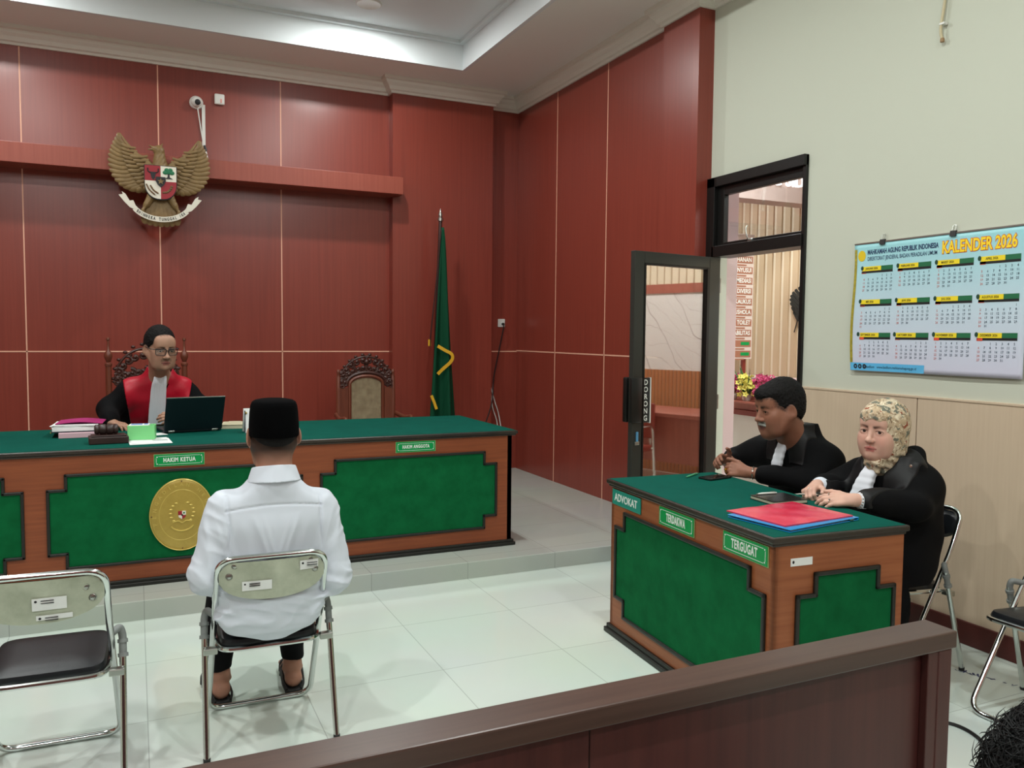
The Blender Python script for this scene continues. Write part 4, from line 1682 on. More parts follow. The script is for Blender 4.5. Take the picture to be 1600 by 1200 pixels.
# ---- folding chairs
def folding_chair(label, loc, rotz, group='chrome folding chairs', sticker=0, H=0.735):
    t = thing('folding_chair', label, 'chair', loc, rotz, group)
    r = 0.0112
    hw, hb = 0.185, 0.198
    side = lambda s: [(s * hb, 0.205, r), (s * (hw + 0.002), -0.160, 0.575), (s * hw, -0.222, H - r)]
    L, Rr = side(-1), side(1)
    loop = [(0, 0.207, r)] + L + [(0, -0.222, H - r)] + Rr[::-1] + [(0, 0.207, r)]
    loop = fillet(loop, 0.062, 9)
    MB().tube(loop[:-1], r, 12, closed=True).build('main_frame', CHROME, t, smooth=True)
    for s in (-1, 1):
        leg = [(s * 0.222, -0.062, 0.470), (s * 0.226, -0.20, 0.012)]
        lg = MB().tube(leg, r, 12).build('leg', CHROME, t, smooth=True)
        MB().lathe([(0.0001, 0.0), (0.012, 0.0), (0.0125, 0.014), (0.0114, 0.015)], 14, T(s * 0.226, -0.2005, 0.001)).build('foot_cap', RUBBER, lg, smooth=True)
        hg_ = MB()
        hg_.tube(fillet([(s * 0.190, -0.100, 0.490), (s * 0.214, -0.062, 0.498), (s * 0.222, -0.064, 0.470), (s * 0.223, -0.082, 0.40)], 0.012), 0.0125, 12)
        hg_.tube([(s * 0.222, -0.066, 0.456), (s * 0.2225, -0.070, 0.444)], 0.0165, 12)
        hg_.tube([(s * 0.223, -0.079, 0.412), (s * 0.2235, -0.083, 0.400)], 0.0165, 12)
        hg_.build('hinge', GREYPL, t, smooth=True)
        MB().rbox(s * 0.205 - 0.024, s * 0.205 + 0.024, -0.128, -0.098, 0.352, 0.376, 0.004).build('bracket', STEEL, t)
    # seat: padded top inside a chrome hoop, slightly lower at the back
    tilt = T(0, 0.018, 0.391) @ RX(math.radians(5))
    se = MB()
    n = 44
    def hoop(a, e=7.0):
        c, s_ = math.cos(a), math.sin(a)
        return (abs(c) ** (2 / e) * math.copysign(1, c), abs(s_) ** (2 / e) * math.copysign(1, s_))
    rows = [(0.86, -0.014), (0.97, -0.014), (1.0, -0.006), (1.0, 0.006), (0.97, 0.018), (0.86, 0.025), (0.6, 0.029), (0.3, 0.030)]
    vs, fs = [], []
    for k, z in rows:
        for i in range(n):
            x, y_ = hoop(2 * PI * i / n)
            vs.append((x * 0.172 * k if k > .9 else x * (0.172 - (1 - k) * 0.172), y_ * 0.152 * k, z))
    for q in range(len(rows) - 1):
        for i in range(n):
            j = (i + 1) % n
            fs.append([q * n + i, q * n + j, (q + 1) * n + j, (q + 1) * n + i])
    fs.append(list(range(n - 1, -1, -1)))
    fs.append([(len(rows) - 1) * n + i for i in range(n)])
    se.add(vs, fs, tilt)
    seat = se.build('seat', VINYL, t, smooth=True)
    hp = [(hoop(2 * PI * i / n)[0] * 0.177, hoop(2 * PI * i / n)[1] * 0.158, -0.012) for i in range(n)]
    MB().tube(hp, 0.0095, 8, closed=True, xf=tilt).build('seat_hoop', CHROME, t, smooth=True)
    # backrest: plastic shell behind, vinyl pad in front
    def back(y_off, th, k, rim=0.0):
        nx, nz = 22, 8
        vs, fs = [], []
        for sgn in (0, 1):
            for j in range(nz + 1):
                for i in range(nx + 1):
                    u = -1 + 2 * i / nx
                    top = H - 0.024 - 0.036 * max(0, (abs(u) - 0.74) / 0.26) ** 2.4
                    bot = H - 0.165 + 0.046 * abs(u) ** 2.4 + 0.02 * abs(u) ** 12
                    z = bot + (top - bot) * j / nz
                    yc = -0.214 - 0.018 * (1 - u * u) + (H - z) * 0.20 * 0.5
                    e = 1 - max(abs(u), abs(2 * j / nz - 1)) ** 6
                    vs.append((u * 0.180 * k, yc + y_off + (th * e if sgn else 0), z))
        m_ = (nx + 1) * (nz + 1)
        for sgn in (0, 1):
            for j in range(nz):
                for i in range(nx):
                    a = sgn * m_ + j * (nx + 1) + i
                    q = [a, a + 1, a + nx + 2, a + nx + 1]
                    fs.append(q if sgn == 0 else q[::-1])
        bd_ = [i for i in range(nx + 1)] + [(j + 1) * (nx + 1) - 1 for j in range(1, nz + 1)] + [nz * (nx + 1) + i for i in range(nx - 1, -1, -1)] + [j * (nx + 1) for j in range(nz - 1, 0, -1)]
        for q in range(len(bd_)):
            a, b = bd_[q], bd_[(q + 1) % len(bd_)]
            fs.append([a, a + m_, b + m_, b])
        return vs, fs
    vs, fs = back(-0.004, 0.006, 1.0)
    shell = recalc(MB().add(vs, fs).build('backrest_shell', CHAIRBACK, t, smooth=True))
    vs, fs = back(0.004, 0.026, 0.99)
    recalc(MB().add(vs, fs).build('backrest_pad', VINYL, t, smooth=True))
    for sx in (-1, 1):
        for dx, z in ((0.128, 0.692), (0.146, 0.655)):
            yy = -0.226 + (H - z) * 0.1
            MB().lathe([(0.013, 0.0), (0.010, 0.004), (0.009, 0.002), (0.004, 0.0035), (0.0001, 0.004)], 14, T(sx * dx, yy + 0.002, z) @ RX(PI / 2)).build('screw', STEEL, shell, smooth=True)
    def sticker_at(x0, x1, z0, z1):
        lb = MB()
        mk = MB()
        yy = -0.2405
        lb.add([(x0, yy + 0.006 * (abs(x0) / 0.17) ** 2 * 3 + (H - z0) * 0.1, z0), (x1, yy + 0.006 * (abs(x1) / 0.17) ** 2 * 3 + (H - z0) * 0.1, z0),
                (x1, yy + 0.006 * (abs(x1) / 0.17) ** 2 * 3 + (H - z1) * 0.1, z1), (x0, yy + 0.006 * (abs(x0) / 0.17) ** 2 * 3 + (H - z1) * 0.1, z1)], [(0, 1, 2, 3)])
        mk.ball((x0 + 0.010, yy + 0.006 * (abs(x0) / 0.17) ** 2 * 3 + (H - z1) * 0.1 + 0.001, z1 - 0.010), (0.004, 0.0015, 0.004), 8, 6)
        for i in range(2):
            zz = z1 - 0.009 - i * 0.008
            mk.box(x0 + 0.024, x0 + 0.06, yy + (H - zz) * 0.1 - 0.0002, yy + (H - zz) * 0.1 + 0.004, zz - 0.001, zz + 0.001)
        lb.use(PAPER)
        n0 = len(lb.f)
        lb.use(EMBLACK).add(mk.v, mk.f)
        lb.m = [0] * n0 + [1] * len(mk.f)
        lb.mats = [PAPER, EMBLACK]
        lb.build('sticker', None, shell)
    if sticker == 1:
        sticker_at(-0.105, -0.005, 0.600, 0.634)
        sticker_at(0.092, 0.158, 0.656, 0.690)
    elif sticker == 2:
        sticker_at(-0.02, 0.075, 0.632, 0.672)
        sticker_at(-0.01, 0.09, 0.600, 0.616)
    return t


folding_chair('chrome folding chair under the man in the white shirt', (0.432, 3.135, 0), math.radians(-1), sticker=1, H=0.728)
folding_chair('empty chrome folding chair beside the man in the white shirt', (-0.275, 3.085, 0), math.radians(-2), sticker=2, H=0.752)
folding_chair('chrome folding chair under the woman in the floral headscarf', (3.165, 2.625, 0), math.radians(93))
folding_chair('chrome folding chair behind the greying lawyer, mostly hidden', (3.22, 3.27, 0), math.radians(91))
folding_chair('empty chrome folding chair by the beige wainscot behind the railing end', (3.24, 1.93, 0), math.radians(92))


# ---- carved judges' chairs
def carved_chair(label, loc, kind):
    t = thing('carved_chair', label, 'chair', loc, PI, 'carved wooden judges chairs')
    h_top = 1.06 if kind == 'tall' else 1.075
    wd = 0.268 if kind == 'tall' else 0.24
    for s in (-1, 1):
        ps_ = MB()
        x = s * wd
        if kind == 'tall':
            ps_.lathe([(0.022, 0.0), (0.024, 0.5), (0.021, 1.13), (0.026, 1.135), (0.026, 1.15), (0.014, 1.16), (0.028, 1.195), (0.030, 1.215), (0.024, 1.235), (0.010, 1.252), (0.009, 1.295), (0.008, 1.325), (0.015, 1.332), (0.013, 1.346), (0.0001, 1.352)], 16, T(x, -0.235, 0))
        else:
            ps_.lathe([(0.021, 0.0), (0.023, 0.5), (0.020, 1.02), (0.012, 1.04), (0.016, 1.055), (0.017, 1.07), (0.009, 1.085), (0.0001, 1.088)], 16, T(x, -0.235, 0))
        ps_.build('back_post', CARVEDL, t, smooth=True)
        MB().tube([(s * 0.25, 0.20, 0.0), (s * 0.25, 0.20, 0.44)], 0.024, 12).build('leg', CARVEDL, t, smooth=True)
        ar = MB().tube(spline([(s * 0.265, -0.22, 0.70), (s * 0.28, 0.0, 0.68), (s * 0.28, 0.17, 0.70), (s * 0.27, 0.21, 0.66)], 16), 0.022, 10, flat=0.7)
        ar.tube([(s * 0.262, 0.17, 0.44), (s * 0.27, 0.17, 0.69)], 0.016, 10)
        ar.build('armrest', CARVEDL, t, smooth=True)
    MB().rbox(-0.27, 0.27, -0.24, 0.24, 0.40, 0.455, 0.015, 3).build('seat', CARVEDL, t, smooth=True)
    top = h_top
    if kind == 'tall':
        iw, it = 0.155, 0.99
    else:
        iw, it = 0.145, 1.03
    # inner frame with arched top around woven cane
    arch = [(-iw, 0.5)] + [(-iw * math.cos(a), it - 0.07 + 0.07 * math.sin(a)) for a in np.linspace(0, PI, 13)] + [(iw, 0.5)]
    fm = MB()
    fm.tube([(x, -0.225, z) for x, z in arch], 0.020, 8, flat=0.8)
    for s in (-1, 1):
        fm.box(s * 0.205 - 0.045, s * 0.205 + 0.045, -0.240, -0.215, 0.47, it - 0.10)
    fm.build('back_frame', CARVEDL, t, smooth=True)
    can = MB()
    CANE1 = MATS.get('woven_cane') or mat('woven_cane', (166, 154, 122), 0.6, vary=((132, 120, 92), 18, 2))
    xs = np.linspace(-iw + 0.008, iw - 0.008, 24)
    for x in xs:
        zt = it - 0.07 + 0.07 * math.sqrt(max(0, 1 - (x / iw) ** 2))
        can.box(x - 0.0038, x + 0.0038, -0.229, -0.223, 0.5, zt)
    for z in np.arange(0.505, it, 0.0135):
        w_ = iw if z < it - 0.07 else iw * math.sqrt(max(0.0, 1 - ((z - it + 0.07) / 0.07) ** 2))
        if w_ > 0.02:
            can.box(-w_, w_, -0.232, -0.226, z - 0.0038, z + 0.0038)
    can.build('cane_panel', CANE1, t)
    # carved crest: scrolls, leaves and beads along two arcs
    cr = MB()
    if kind == 'tall':
        cx0, cz0, R0, R1, a0, a1 = 0.0, 1.03, 0.235, 0.135, -0.12, PI + 0.12
        hgt = 1.30
    else:
        cx0, cz0, R0, R1, a0, a1 = 0.0, 0.965, 0.232, 0.17, -0.05, PI + 0.05
        hgt = 1.215
    def arcpt(a, f):
        rx = R1 + (R0 - R1) * f
        rz = (it - cz0 + 0.03) + (hgt - it - 0.03) * f
        return Vector((rx * math.cos(a), -0.228, cz0 + rz * math.sin(a)))
    for f, rr in ((0.0, 0.017), (0.88, 0.010)):
        cr.tube([arcpt(a, f) for a in np.linspace(a0, a1, 40)], rr, 8)
    rnd = random.Random(4)
    nn = 12
    for i in range(nn):
        a = a0 + (a1 - a0) * (i + 0.5) / nn
        for f, rs in ((0.26, 0.036), (0.70, 0.036)):
            c = arcpt(a, f)
            c.y -= 0.004
            k = 1 if i % 2 else -1
            pts = []
            for j in range(15):
                th = a + k * (0.4 + 0.42 * j)
                q = rs * (1 - j / 19)
                pts.append(c + Vector((q * math.cos(th), 0.010 * j / 15, q * math.sin(th))))
            cr.tube(pts, 0.0085, 7, radii=[0.0140 - 0.005 * j / 15 for j in range(15)])
            cr.ball(c + Vector((0, 0.010, 0)), 0.014, 8, 6)
        c = arcpt(a, 1.0)
        cr.ball(c, (0.017, 0.012, 0.013), 8, 6)
    cr.ball((0, -0.215, cz0 + (hgt - cz0) * 0.74), (0.022, 0.018, 0.022), 10, 8)
    for s in (-1, 1):
        for z in (0.985, 0.945):
            c = Vector((s * 0.212, -0.226, z if kind != 'tall' else z + 0.06))
            pts = [c + Vector((0.030 * (1 - j / 20) * math.cos(s * 0.45 * j + 1), 0.008 * j / 14, 0.030 * (1 - j / 20) * math.sin(s * 0.45 * j + 1))) for j in range(15)]
            cr.tube(pts, 0.009, 7)
    cr.build('carved_crest', CARVED, t, smooth=True)
    return t


carved_chair('tall carved chair with turned finials behind the judge in red and black', (0.082, 6.66, ZD), 'tall')
carved_chair('empty carved chair with an arched cane back beside the green flag', (1.815, 6.70, ZD), 'cane')
# ------------------------------------------------------------------ wall emblem: golden bird with shield, and motto ribbon
def emblem():
    t = thing('wall_emblem', 'gold garuda emblem with red and white shield and motto ribbon on the wall shelf', 'emblem', (0.212, 7.355, 2.72))
    # local x right, z up, -y towards the room
    body = SDF()
    I3 = np.eye(3)
    body.ell((0, 0, 0.02), (0.085, 0.045, 0.15), k=0.02)
    body.cap((0, 0, 0.10), (-0.005, -0.012, 0.235), 0.062, 0.040, 0.03)
    body.ell((-0.012, -0.018, 0.262), (0.042, 0.034, 0.034), k=0.02)
    body.cap((-0.040, -0.02, 0.268), (-0.080, -0.02, 0.288), 0.014, 0.005, 0.01)
    body.cap((-0.040, -0.02, 0.256), (-0.086, -0.02, 0.258), 0.012, 0.006, 0.006)
    body.cap((0.0, -0.01, 0.285), (0.022, -0.01, 0.315), 0.012, 0.004, 0.01)
    for s in (-1, 1):
        body.cap((s * 0.062, -0.005, -0.10), (s * 0.105, -0.012, -0.185), 0.036, 0.026, 0.02)
        body.cap((s * 0.105, -0.012, -0.185), (s * 0.135, -0.020, -0.232), 0.018, 0.012, 0.015)
        for k in range(3):
            body.cap((s * 0.135, -0.022, -0.232), (s * (0.120 + 0.018 * k), -0.026, -0.262), 0.010, 0.005, 0.006)
    def post(p, d):
        return d + (0.0022 * np.sin(p[:, 2] * 260) * np.sin(p[:, 0] * 210 + (p[:, 2] * 130))).astype(F32)
    body.post = post
    sdf_obj('bird_body', body, 0.0055, BRONZE, t)
    # wings: rows of overlapping feathers fanned along a raised arc
    for s in (-1, 1):
        wm = MB()
        inner = [(0.105, -0.045), (0.120, 0.030), (0.145, 0.095), (0.185, 0.160), (0.228, 0.222), (0.262, 0.285)]
        outer = [(0.140, -0.086), (0.245, -0.070), (0.318, -0.026), (0.368, 0.050), (0.385, 0.140), (0.374, 0.225), (0.345, 0.300), (0.300, 0.370)]

        def along(poly, u):
            q = spline([(x, 0, z) for x, z in poly], 60)
            f = u * (len(q) - 1)
            k = min(int(f), len(q) - 2)
            p = q[k].lerp(q[k + 1], f - k)
            return p.x, p.z

        def feather(r, e, wd, y, sag):
            pts, rad = [], []
            d = Vector((e[0] - r[0], 0, e[1] - r[1]))
            nn = Vector((d.z, 0, -d.x)).normalized()
            for k in range(11):
                q = k / 10
                p = Vector((r[0], 0, r[1])) + d * q + nn * (sag * d.length * math.sin(PI * q))
                pts.append((s * p.x, y - 0.008 * math.sin(PI * q), p.z))
                rad.append(wd * (0.72 + 0.38 * q) * (1.0 if k < 9 else (0.82 if k == 9 else 0.40)))
            wm.tube(pts, wd, 8, radii=rad, flat=0.34)
        N1 = 16
        for i in range(N1):
            u = i / (N1 - 1)
            feather(along(inner, u), along(outer, u), 0.0245 - 0.006 * u, 0.016 - 0.0009 * i, 0.14 + 0.06 * u)
        for i in range(12):
            u = i / 11
            a, b = along(inner, u * 0.92), along(outer, u * 0.86 + 0.03)
            r0 = (a[0] * 0.72, a[1] * 0.96 + 0.01)
            m_ = (a[0] + (b[0] - a[0]) * 0.42, a[1] + (b[1] - a[1]) * 0.42)
            feather(r0, m_, 0.0170 - 0.004 * u, -0.002 - 0.0008 * i, 0.10)
        for i in range(8):
            u = i / 7
            a = along(inner, u * 0.7)
            feather((a[0] * 0.45, a[1] * 0.9 + 0.03), (a[0] * 1.08, a[1] * 1.0), 0.0165 - 0.003 * u, -0.018, 0.08)
        edge = spline([(s * 0.060, -0.010, 0.115), (s * 0.110, -0.012, 0.165), (s * 0.180, -0.008, 0.215), (s * 0.240, -0.002, 0.285), (s * 0.296, 0.004, 0.368)], 24)
        wm.tube(edge, 0.016, 8, radii=[0.026 - 0.020 * k / (len(edge) - 1) for k in range(len(edge))], flat=0.7)
        wm.build('wing', BRONZE, t, smooth=True)
    tm = MB()
    for i in range(7):
        a = math.radians(-90 + (i - 3) * 7.5)
        pts = [(0.030 * (i - 3) / 3, 0.004 + 0.002 * abs(i - 3), -0.10), (0.03 * (i - 3) / 3 + 0.12 * math.cos(a), 0.0, -0.10 + 0.12 * math.sin(a)), (0.03 * (i - 3) / 3 + 0.235 * math.cos(a), -0.006, -0.10 + 0.235 * math.sin(a)), (0.03 * (i - 3) / 3 + 0.262 * math.cos(a), -0.006, -0.10 + 0.262 * math.sin(a))]
        tm.tube(pts, 0.02, 8, radii=[0.009, 0.011, 0.0125, 0.004], flat=2.9)
    tm.build('tail', BRONZE, t, smooth=True)
    # shield
    w, top, yb, yf = 0.118, 0.122, -0.062, -0.088
    mid = 0.0
    def outline(wd, tp, bt):
        pts = [(-wd, tp), (-wd, -0.02)]
        for a in np.linspace(0.15, 1, 8):
            pts.append((-wd * math.cos(a * PI / 2) ** 0.8, -0.02 + (bt + 0.02) * math.sin(a * PI / 2)))
        pts += [(-x, z) for x, z in pts[::-1][1:]]
        return pts
    sh = MB().prism(outline(w + 0.005, top + 0.005, -0.150), yb, -0.030)
    so = recalc(sh.build('shield', EMBLACK, t))
    def quarter(name, m, cond):
        o = outline(w, top, -0.143)
        sx, sz = cond
        # clip the outline to the quarter
        def clip(poly, ax, sgn):
            out = []
            n = len(poly)
            for i in range(n):
                a, b = poly[i], poly[(i + 1) % n]
                ia, ib = a[ax] * sgn >= 0, b[ax] * sgn >= 0
                if ia:
                    out.append(a)
                if ia != ib:
                    f = a[ax] / (a[ax] - b[ax])
                    p = [a[0] + (b[0] - a[0]) * f, a[1] + (b[1] - a[1]) * f]
                    p[ax] = 0.0
                    out.append(tuple(p))
            return out
        poly = clip(clip(o, 0, sx), 1, sz)
        recalc(MB().prism(poly, yb - 0.006, yb).build(name, m, so))
    quarter('red_field', EMRED, (-1, 1))
    quarter('white_field', EMWHITE, (1, 1))
    quarter('white_field', EMWHITE, (-1, -1))
    quarter('red_field', EMRED, (1, -1))
    y0 = yb - 0.010
    bh = MB()   # bull head
    bh.prism([(-0.082, 0.070), (-0.074, 0.052), (-0.068, 0.022), (-0.056, 0.008), (-0.044, 0.022), (-0.038, 0.052), (-0.030, 0.070)], y0, yb - 0.005)
    for s in (-1, 1):
        bh.tube(spline([(-0.056 + s * 0.018, y0, 0.066), (-0.056 + s * 0.036, y0, 0.072), (-0.056 + s * 0.040, y0, 0.100)], 8), 0.004, 6)
    recalc(bh.build('bull_head', EMBLACK, so))
    tr_ = MB().use(EMGREEN)
    for x, z, r in ((0.06, 0.080, 0.030), (0.036, 0.072, 0.021), (0.084, 0.072, 0.021), (0.046, 0.094, 0.018), (0.074, 0.095, 0.018)):
        tr_.ball((x, yb - 0.006, z), (r, 0.006, r * 0.8), 12, 8)
    tr_.use(EMBLACK).prism([(0.054, 0.066), (0.066, 0.066), (0.068, 0.036), (0.092, 0.022), (0.028, 0.022), (0.052, 0.036)], y0, yb - 0.005)
    tr_.build('banyan_tree', None, so)
    rc = MB()
    for k, r in enumerate((0.050, 0.075)):
        rc.tube(spline([(-0.108 + 0.03 * k, y0, -0.030 - 0.008 * k), (-0.085 + 0.03 * k, y0, -0.075), (-0.045 + 0.026 * k, y0, -0.112 + 0.012 * k)], 10), 0.006, 6)
    rc.build('rice_and_cotton', BRONZED, so, smooth=True)
    ch = MB()
    for k in range(6):
        a = math.radians(-10 - 16 * k)
        ch.ball((0.022 + 0.06 * math.cos(a), y0 + 0.002, -0.028 + 0.062 * math.sin(a)), (0.011, 0.003, 0.009), 8, 6)
    ch.build('chain', BRONZED, so, smooth=True)
    ce = MB().prism([(-0.036, 0.034), (0.036, 0.034), (0.038, 0.0), (0.022, -0.032), (0, -0.050), (-0.022, -0.032), (-0.038, 0.0)], yb - 0.013, yb - 0.004)
    co = recalc(ce.build('centre_shield', EMBLACK, so))
    star = []
    for k in range(10):
        a = PI / 2 + k * PI / 5
        r = 0.027 if k % 2 == 0 else 0.011
        star.append((r * math.cos(a), -0.003 + r * math.sin(a)))
    recalc(MB().prism(star, yb - 0.018, yb - 0.012).build('star', BRONZE, co))
    # ribbon gripped by the feet
    def ribpt(u):
        a = u * 1.05
        return Vector((0.20 * math.sin(a) / math.sin(1.05) * 1.0, -0.052 - 0.012 * math.cos(2 * a), -0.222 - 0.085 * (math.cos(a) - math.cos(1.05)) / (1 - math.cos(1.05))))
    rb = MB()
    vs = []
    n = 28
    for i in range(n + 1):
        u = -1 + 2 * i / n
        p = ribpt(u)
        nx, nz = -math.sin(u * 0.55), math.cos(u * 0.55)
        for dz in (-0.021, 0.021):
            for dy in (0, 0.006):
                vs.append((p.x + nx * dz * -1 * -1, p.y + dy, p.z + nz * dz))
    fs = []
    for i in range(n):
        a, b = i * 4, i * 4 + 4
        fs += [[a, b, b + 2, a + 2], [a + 1, a + 3, b + 3, b + 1], [a, a + 1, b + 1, b], [a + 2, b + 2, b + 3, a + 3]]
    fs += [[0, 2, 3, 1], [n * 4, n * 4 + 1, n * 4 + 3, n * 4 + 2]]
    rb.add(vs, fs)
    for s in (-1, 1):
        pts = [(s * 0.178, -0.232), (s * 0.205, -0.165), (s * 0.232, -0.170), (s * 0.262, -0.118), (s * 0.288, -0.100), (s * 0.282, -0.122), (s * 0.312, -0.128), (s * 0.270, -0.182), (s * 0.232, -0.222), (s * 0.200, -0.235)]
        if s < 0:
            pts = pts[::-1]
        rb.prism(pts, -0.050, -0.044)
    ro = recalc(rb.build('ribbon', EMWHITE, t))
    tx_ = MB()
    txt = 'BHINNEKA TUNGGAL IKA'
    for i, c in enumerate(txt):
        if c == ' ':
            continue
        u = -0.86 + 1.72 * (i + 0.5) / len(txt)
        p = ribpt(u)
        nx, nz = -math.sin(u * 0.55) , math.cos(u * 0.55)
        tx_.mesh(text_mesh(c, 0.034, 'CENTER', 0.0005, 0.001), frame((p.x, p.y - 0.0015, p.z), (nz, 0, -nx), (nx, 0, nz)) @ Matrix.Diagonal((0.62, 1, 1, 1)))
    tx_.build('lettering', EMBLACK, ro)
    MB().box(-0.05, 0.05, 0.03, 0.066, -0.06, 0.10).build('mounting_block', BRONZED, t)


emblem()

# ---- camera, box, socket and cables on the back wall
cc = thing('dome_camera', 'white dome security camera with dangling cables above the gold emblem', 'camera', (0.517, YB, 3.485))
MB().lathe([(0.056, 0), (0.056, 0.022), (0.050, 0.030), (0.0001, 0.030)], 28, RX(PI / 2)).build('base', WHITE, cc, smooth=True)
MB().ball((0, -0.040, 0), 0.046, 20, 14).build('dome', WHITE, cc, smooth=True)
MB().lathe([(0.024, 0.0), (0.024, 0.012), (0.018, 0.016), (0.0001, 0.017)], 20, T(0.008, -0.072, -0.008) @ RX(PI / 2 + 0.2) @ T(0, 0, 0)).build('lens', EMBLACK, cc, smooth=True)
kb = MB().use(WHITE).box(0.045, 0.072, -0.014, 0.0, -0.37, -0.01)
kb.tube([(0.058, -0.012, -0.36), (0.078, -0.02, -0.43), (0.086, -0.05, -0.49)], 0.007, 6)
kb.tube(spline([(0.01, -0.03, -0.05), (0.035, -0.012, -0.22), (0.058, -0.012, -0.36), (0.09, -0.02, -0.49)], 16), 0.006, 6)
kb.use(CORD).tube([(0.062, -0.018, -0.36), (0.075, -0.022, -0.41)], 0.010, 8)
kb.build('cable', None, cc, smooth=True)
wb = thing('wall_box', 'small white alarm box beside the dome camera', 'box', (0.708, YB, 3.535))
MB().rbox(-0.042, 0.042, -0.035, 0, -0.046, 0.046, 0.012, 3).build('housing', WHITE, wb, smooth=True)
MB().rbox(0.006, 0.018, -0.038, -0.034, -0.032, 0.002, 0.001).build('indicator', mat('indicator_red', (226, 150, 140), 0.4), wb)

so_ = thing('wall_socket', 'white wall socket with a black plug in the corner behind the bench', 'socket', (3.438, YB, 1.62))
MB().rbox(-0.040, 0.040, -0.012, 0, -0.042, 0.042, 0.006, 3).build('plate', WHITE, so_, smooth=True)
MB().lathe([(0.022, 0.0), (0.022, 0.003), (0.0001, 0.003)], 20, T(0.008, -0.012, -0.008) @ RX(PI / 2)).build('outlet', PAPER, so_)
pc = thing('power_cord', 'black power cord hanging from the corner wall socket', 'cord', (3.446, YB - 0.013, 1.61))
MB().lathe([(0.012, 0), (0.014, 0.02), (0.009, 0.04), (0.0001, 0.042)], 12, RX(PI / 2) @ T(0, 0, 0)).build('plug', CORD, pc, smooth=True)
MB().tube(spline([(0, -0.04, 0), (-0.01, -0.045, -0.06), (-0.05, -0.02, -0.30), (-0.12, -0.06, -0.56), (-0.20, -0.20, -0.80), (-0.32, -0.24, -1.08), (-0.52, -0.26, -1.49)], 30), 0.006, 7).build('cord', CORD, pc, smooth=True)
wc = thing('white_cables', 'pair of thin white cables hanging beside the back pillar', 'cable', (3.30, YB - 0.03, 1.01))
MB().tube(spline([(0, 0, 0), (0.03, -0.01, -0.25), (0.085, -0.02, -0.45), (0.12, -0.02, -0.90)], 16), 0.0055, 6).build('cable', WHITE, wc, smooth=True)
MB().tube(spline([(0, 0.005, 0), (0.06, 0, -0.2), (0.115, 0, -0.38), (0.2, -0.01, -0.90)], 16), 0.0055, 6).build('cable', WHITE, wc, smooth=True)
MB().ball((0, 0.005, 0), 0.010, 8, 6).build('clip', WHITE, wc, smooth=True)

# hanging cable high on the cream wall
hc = thing('dangling_cable', 'short pale cable hanging from above on the cream wall', 'cable', (XC - 0.02, 2.874, 2.985))
MB().tube(spline([(0, 0, 0), (-0.004, 0.008, 0.06), (0, -0.002, 0.16), (0.004, -0.012, 0.30), (0.006, -0.02, 0.60)], 20), 0.007, 8).build('cable', mat('cable_cream', (196, 184, 150), 0.6), hc, smooth=True)
MB().lathe([(0.010, -0.008), (0.011, 0.004), (0.008, 0.012)], 10).build('cable_end', mat('cable_end_brown', (150, 120, 84), 0.6), hc, smooth=True)
MB().rbox(-0.012, 0.019, -0.016, 0.014, 0.075, 0.087, 0.003).build('clip', WHITE, hc)

# ---- flag on its pole
fx, fy = 2.70, 7.34
fl = thing('flag', 'green flag with gold fringe hanging from a dark pole at the back pillar', 'flag', (fx - 0.06, fy, ZD))
pole = MB().tube([(-0.09, 0, 0.0), (0.0, 0, 2.46)], 0.017, 12)
pole.build('pole', POLEW, fl, smooth=True)
MB().lathe([(0.15, 0), (0.15, 0.02), (0.05, 0.05), (0.03, 0.12), (0.0001, 0.12)], 28, T(-0.09, 0, 0)).build('base', POLEW, fl, smooth=True)
MB().lathe([(0.012, 2.455), (0.026, 2.465), (0.026, 2.49), (0.016, 2.50), (0.020, 2.525), (0.010, 2.55), (0.0001, 2.585)], 16).build('finial', STEEL, fl, smooth=True)


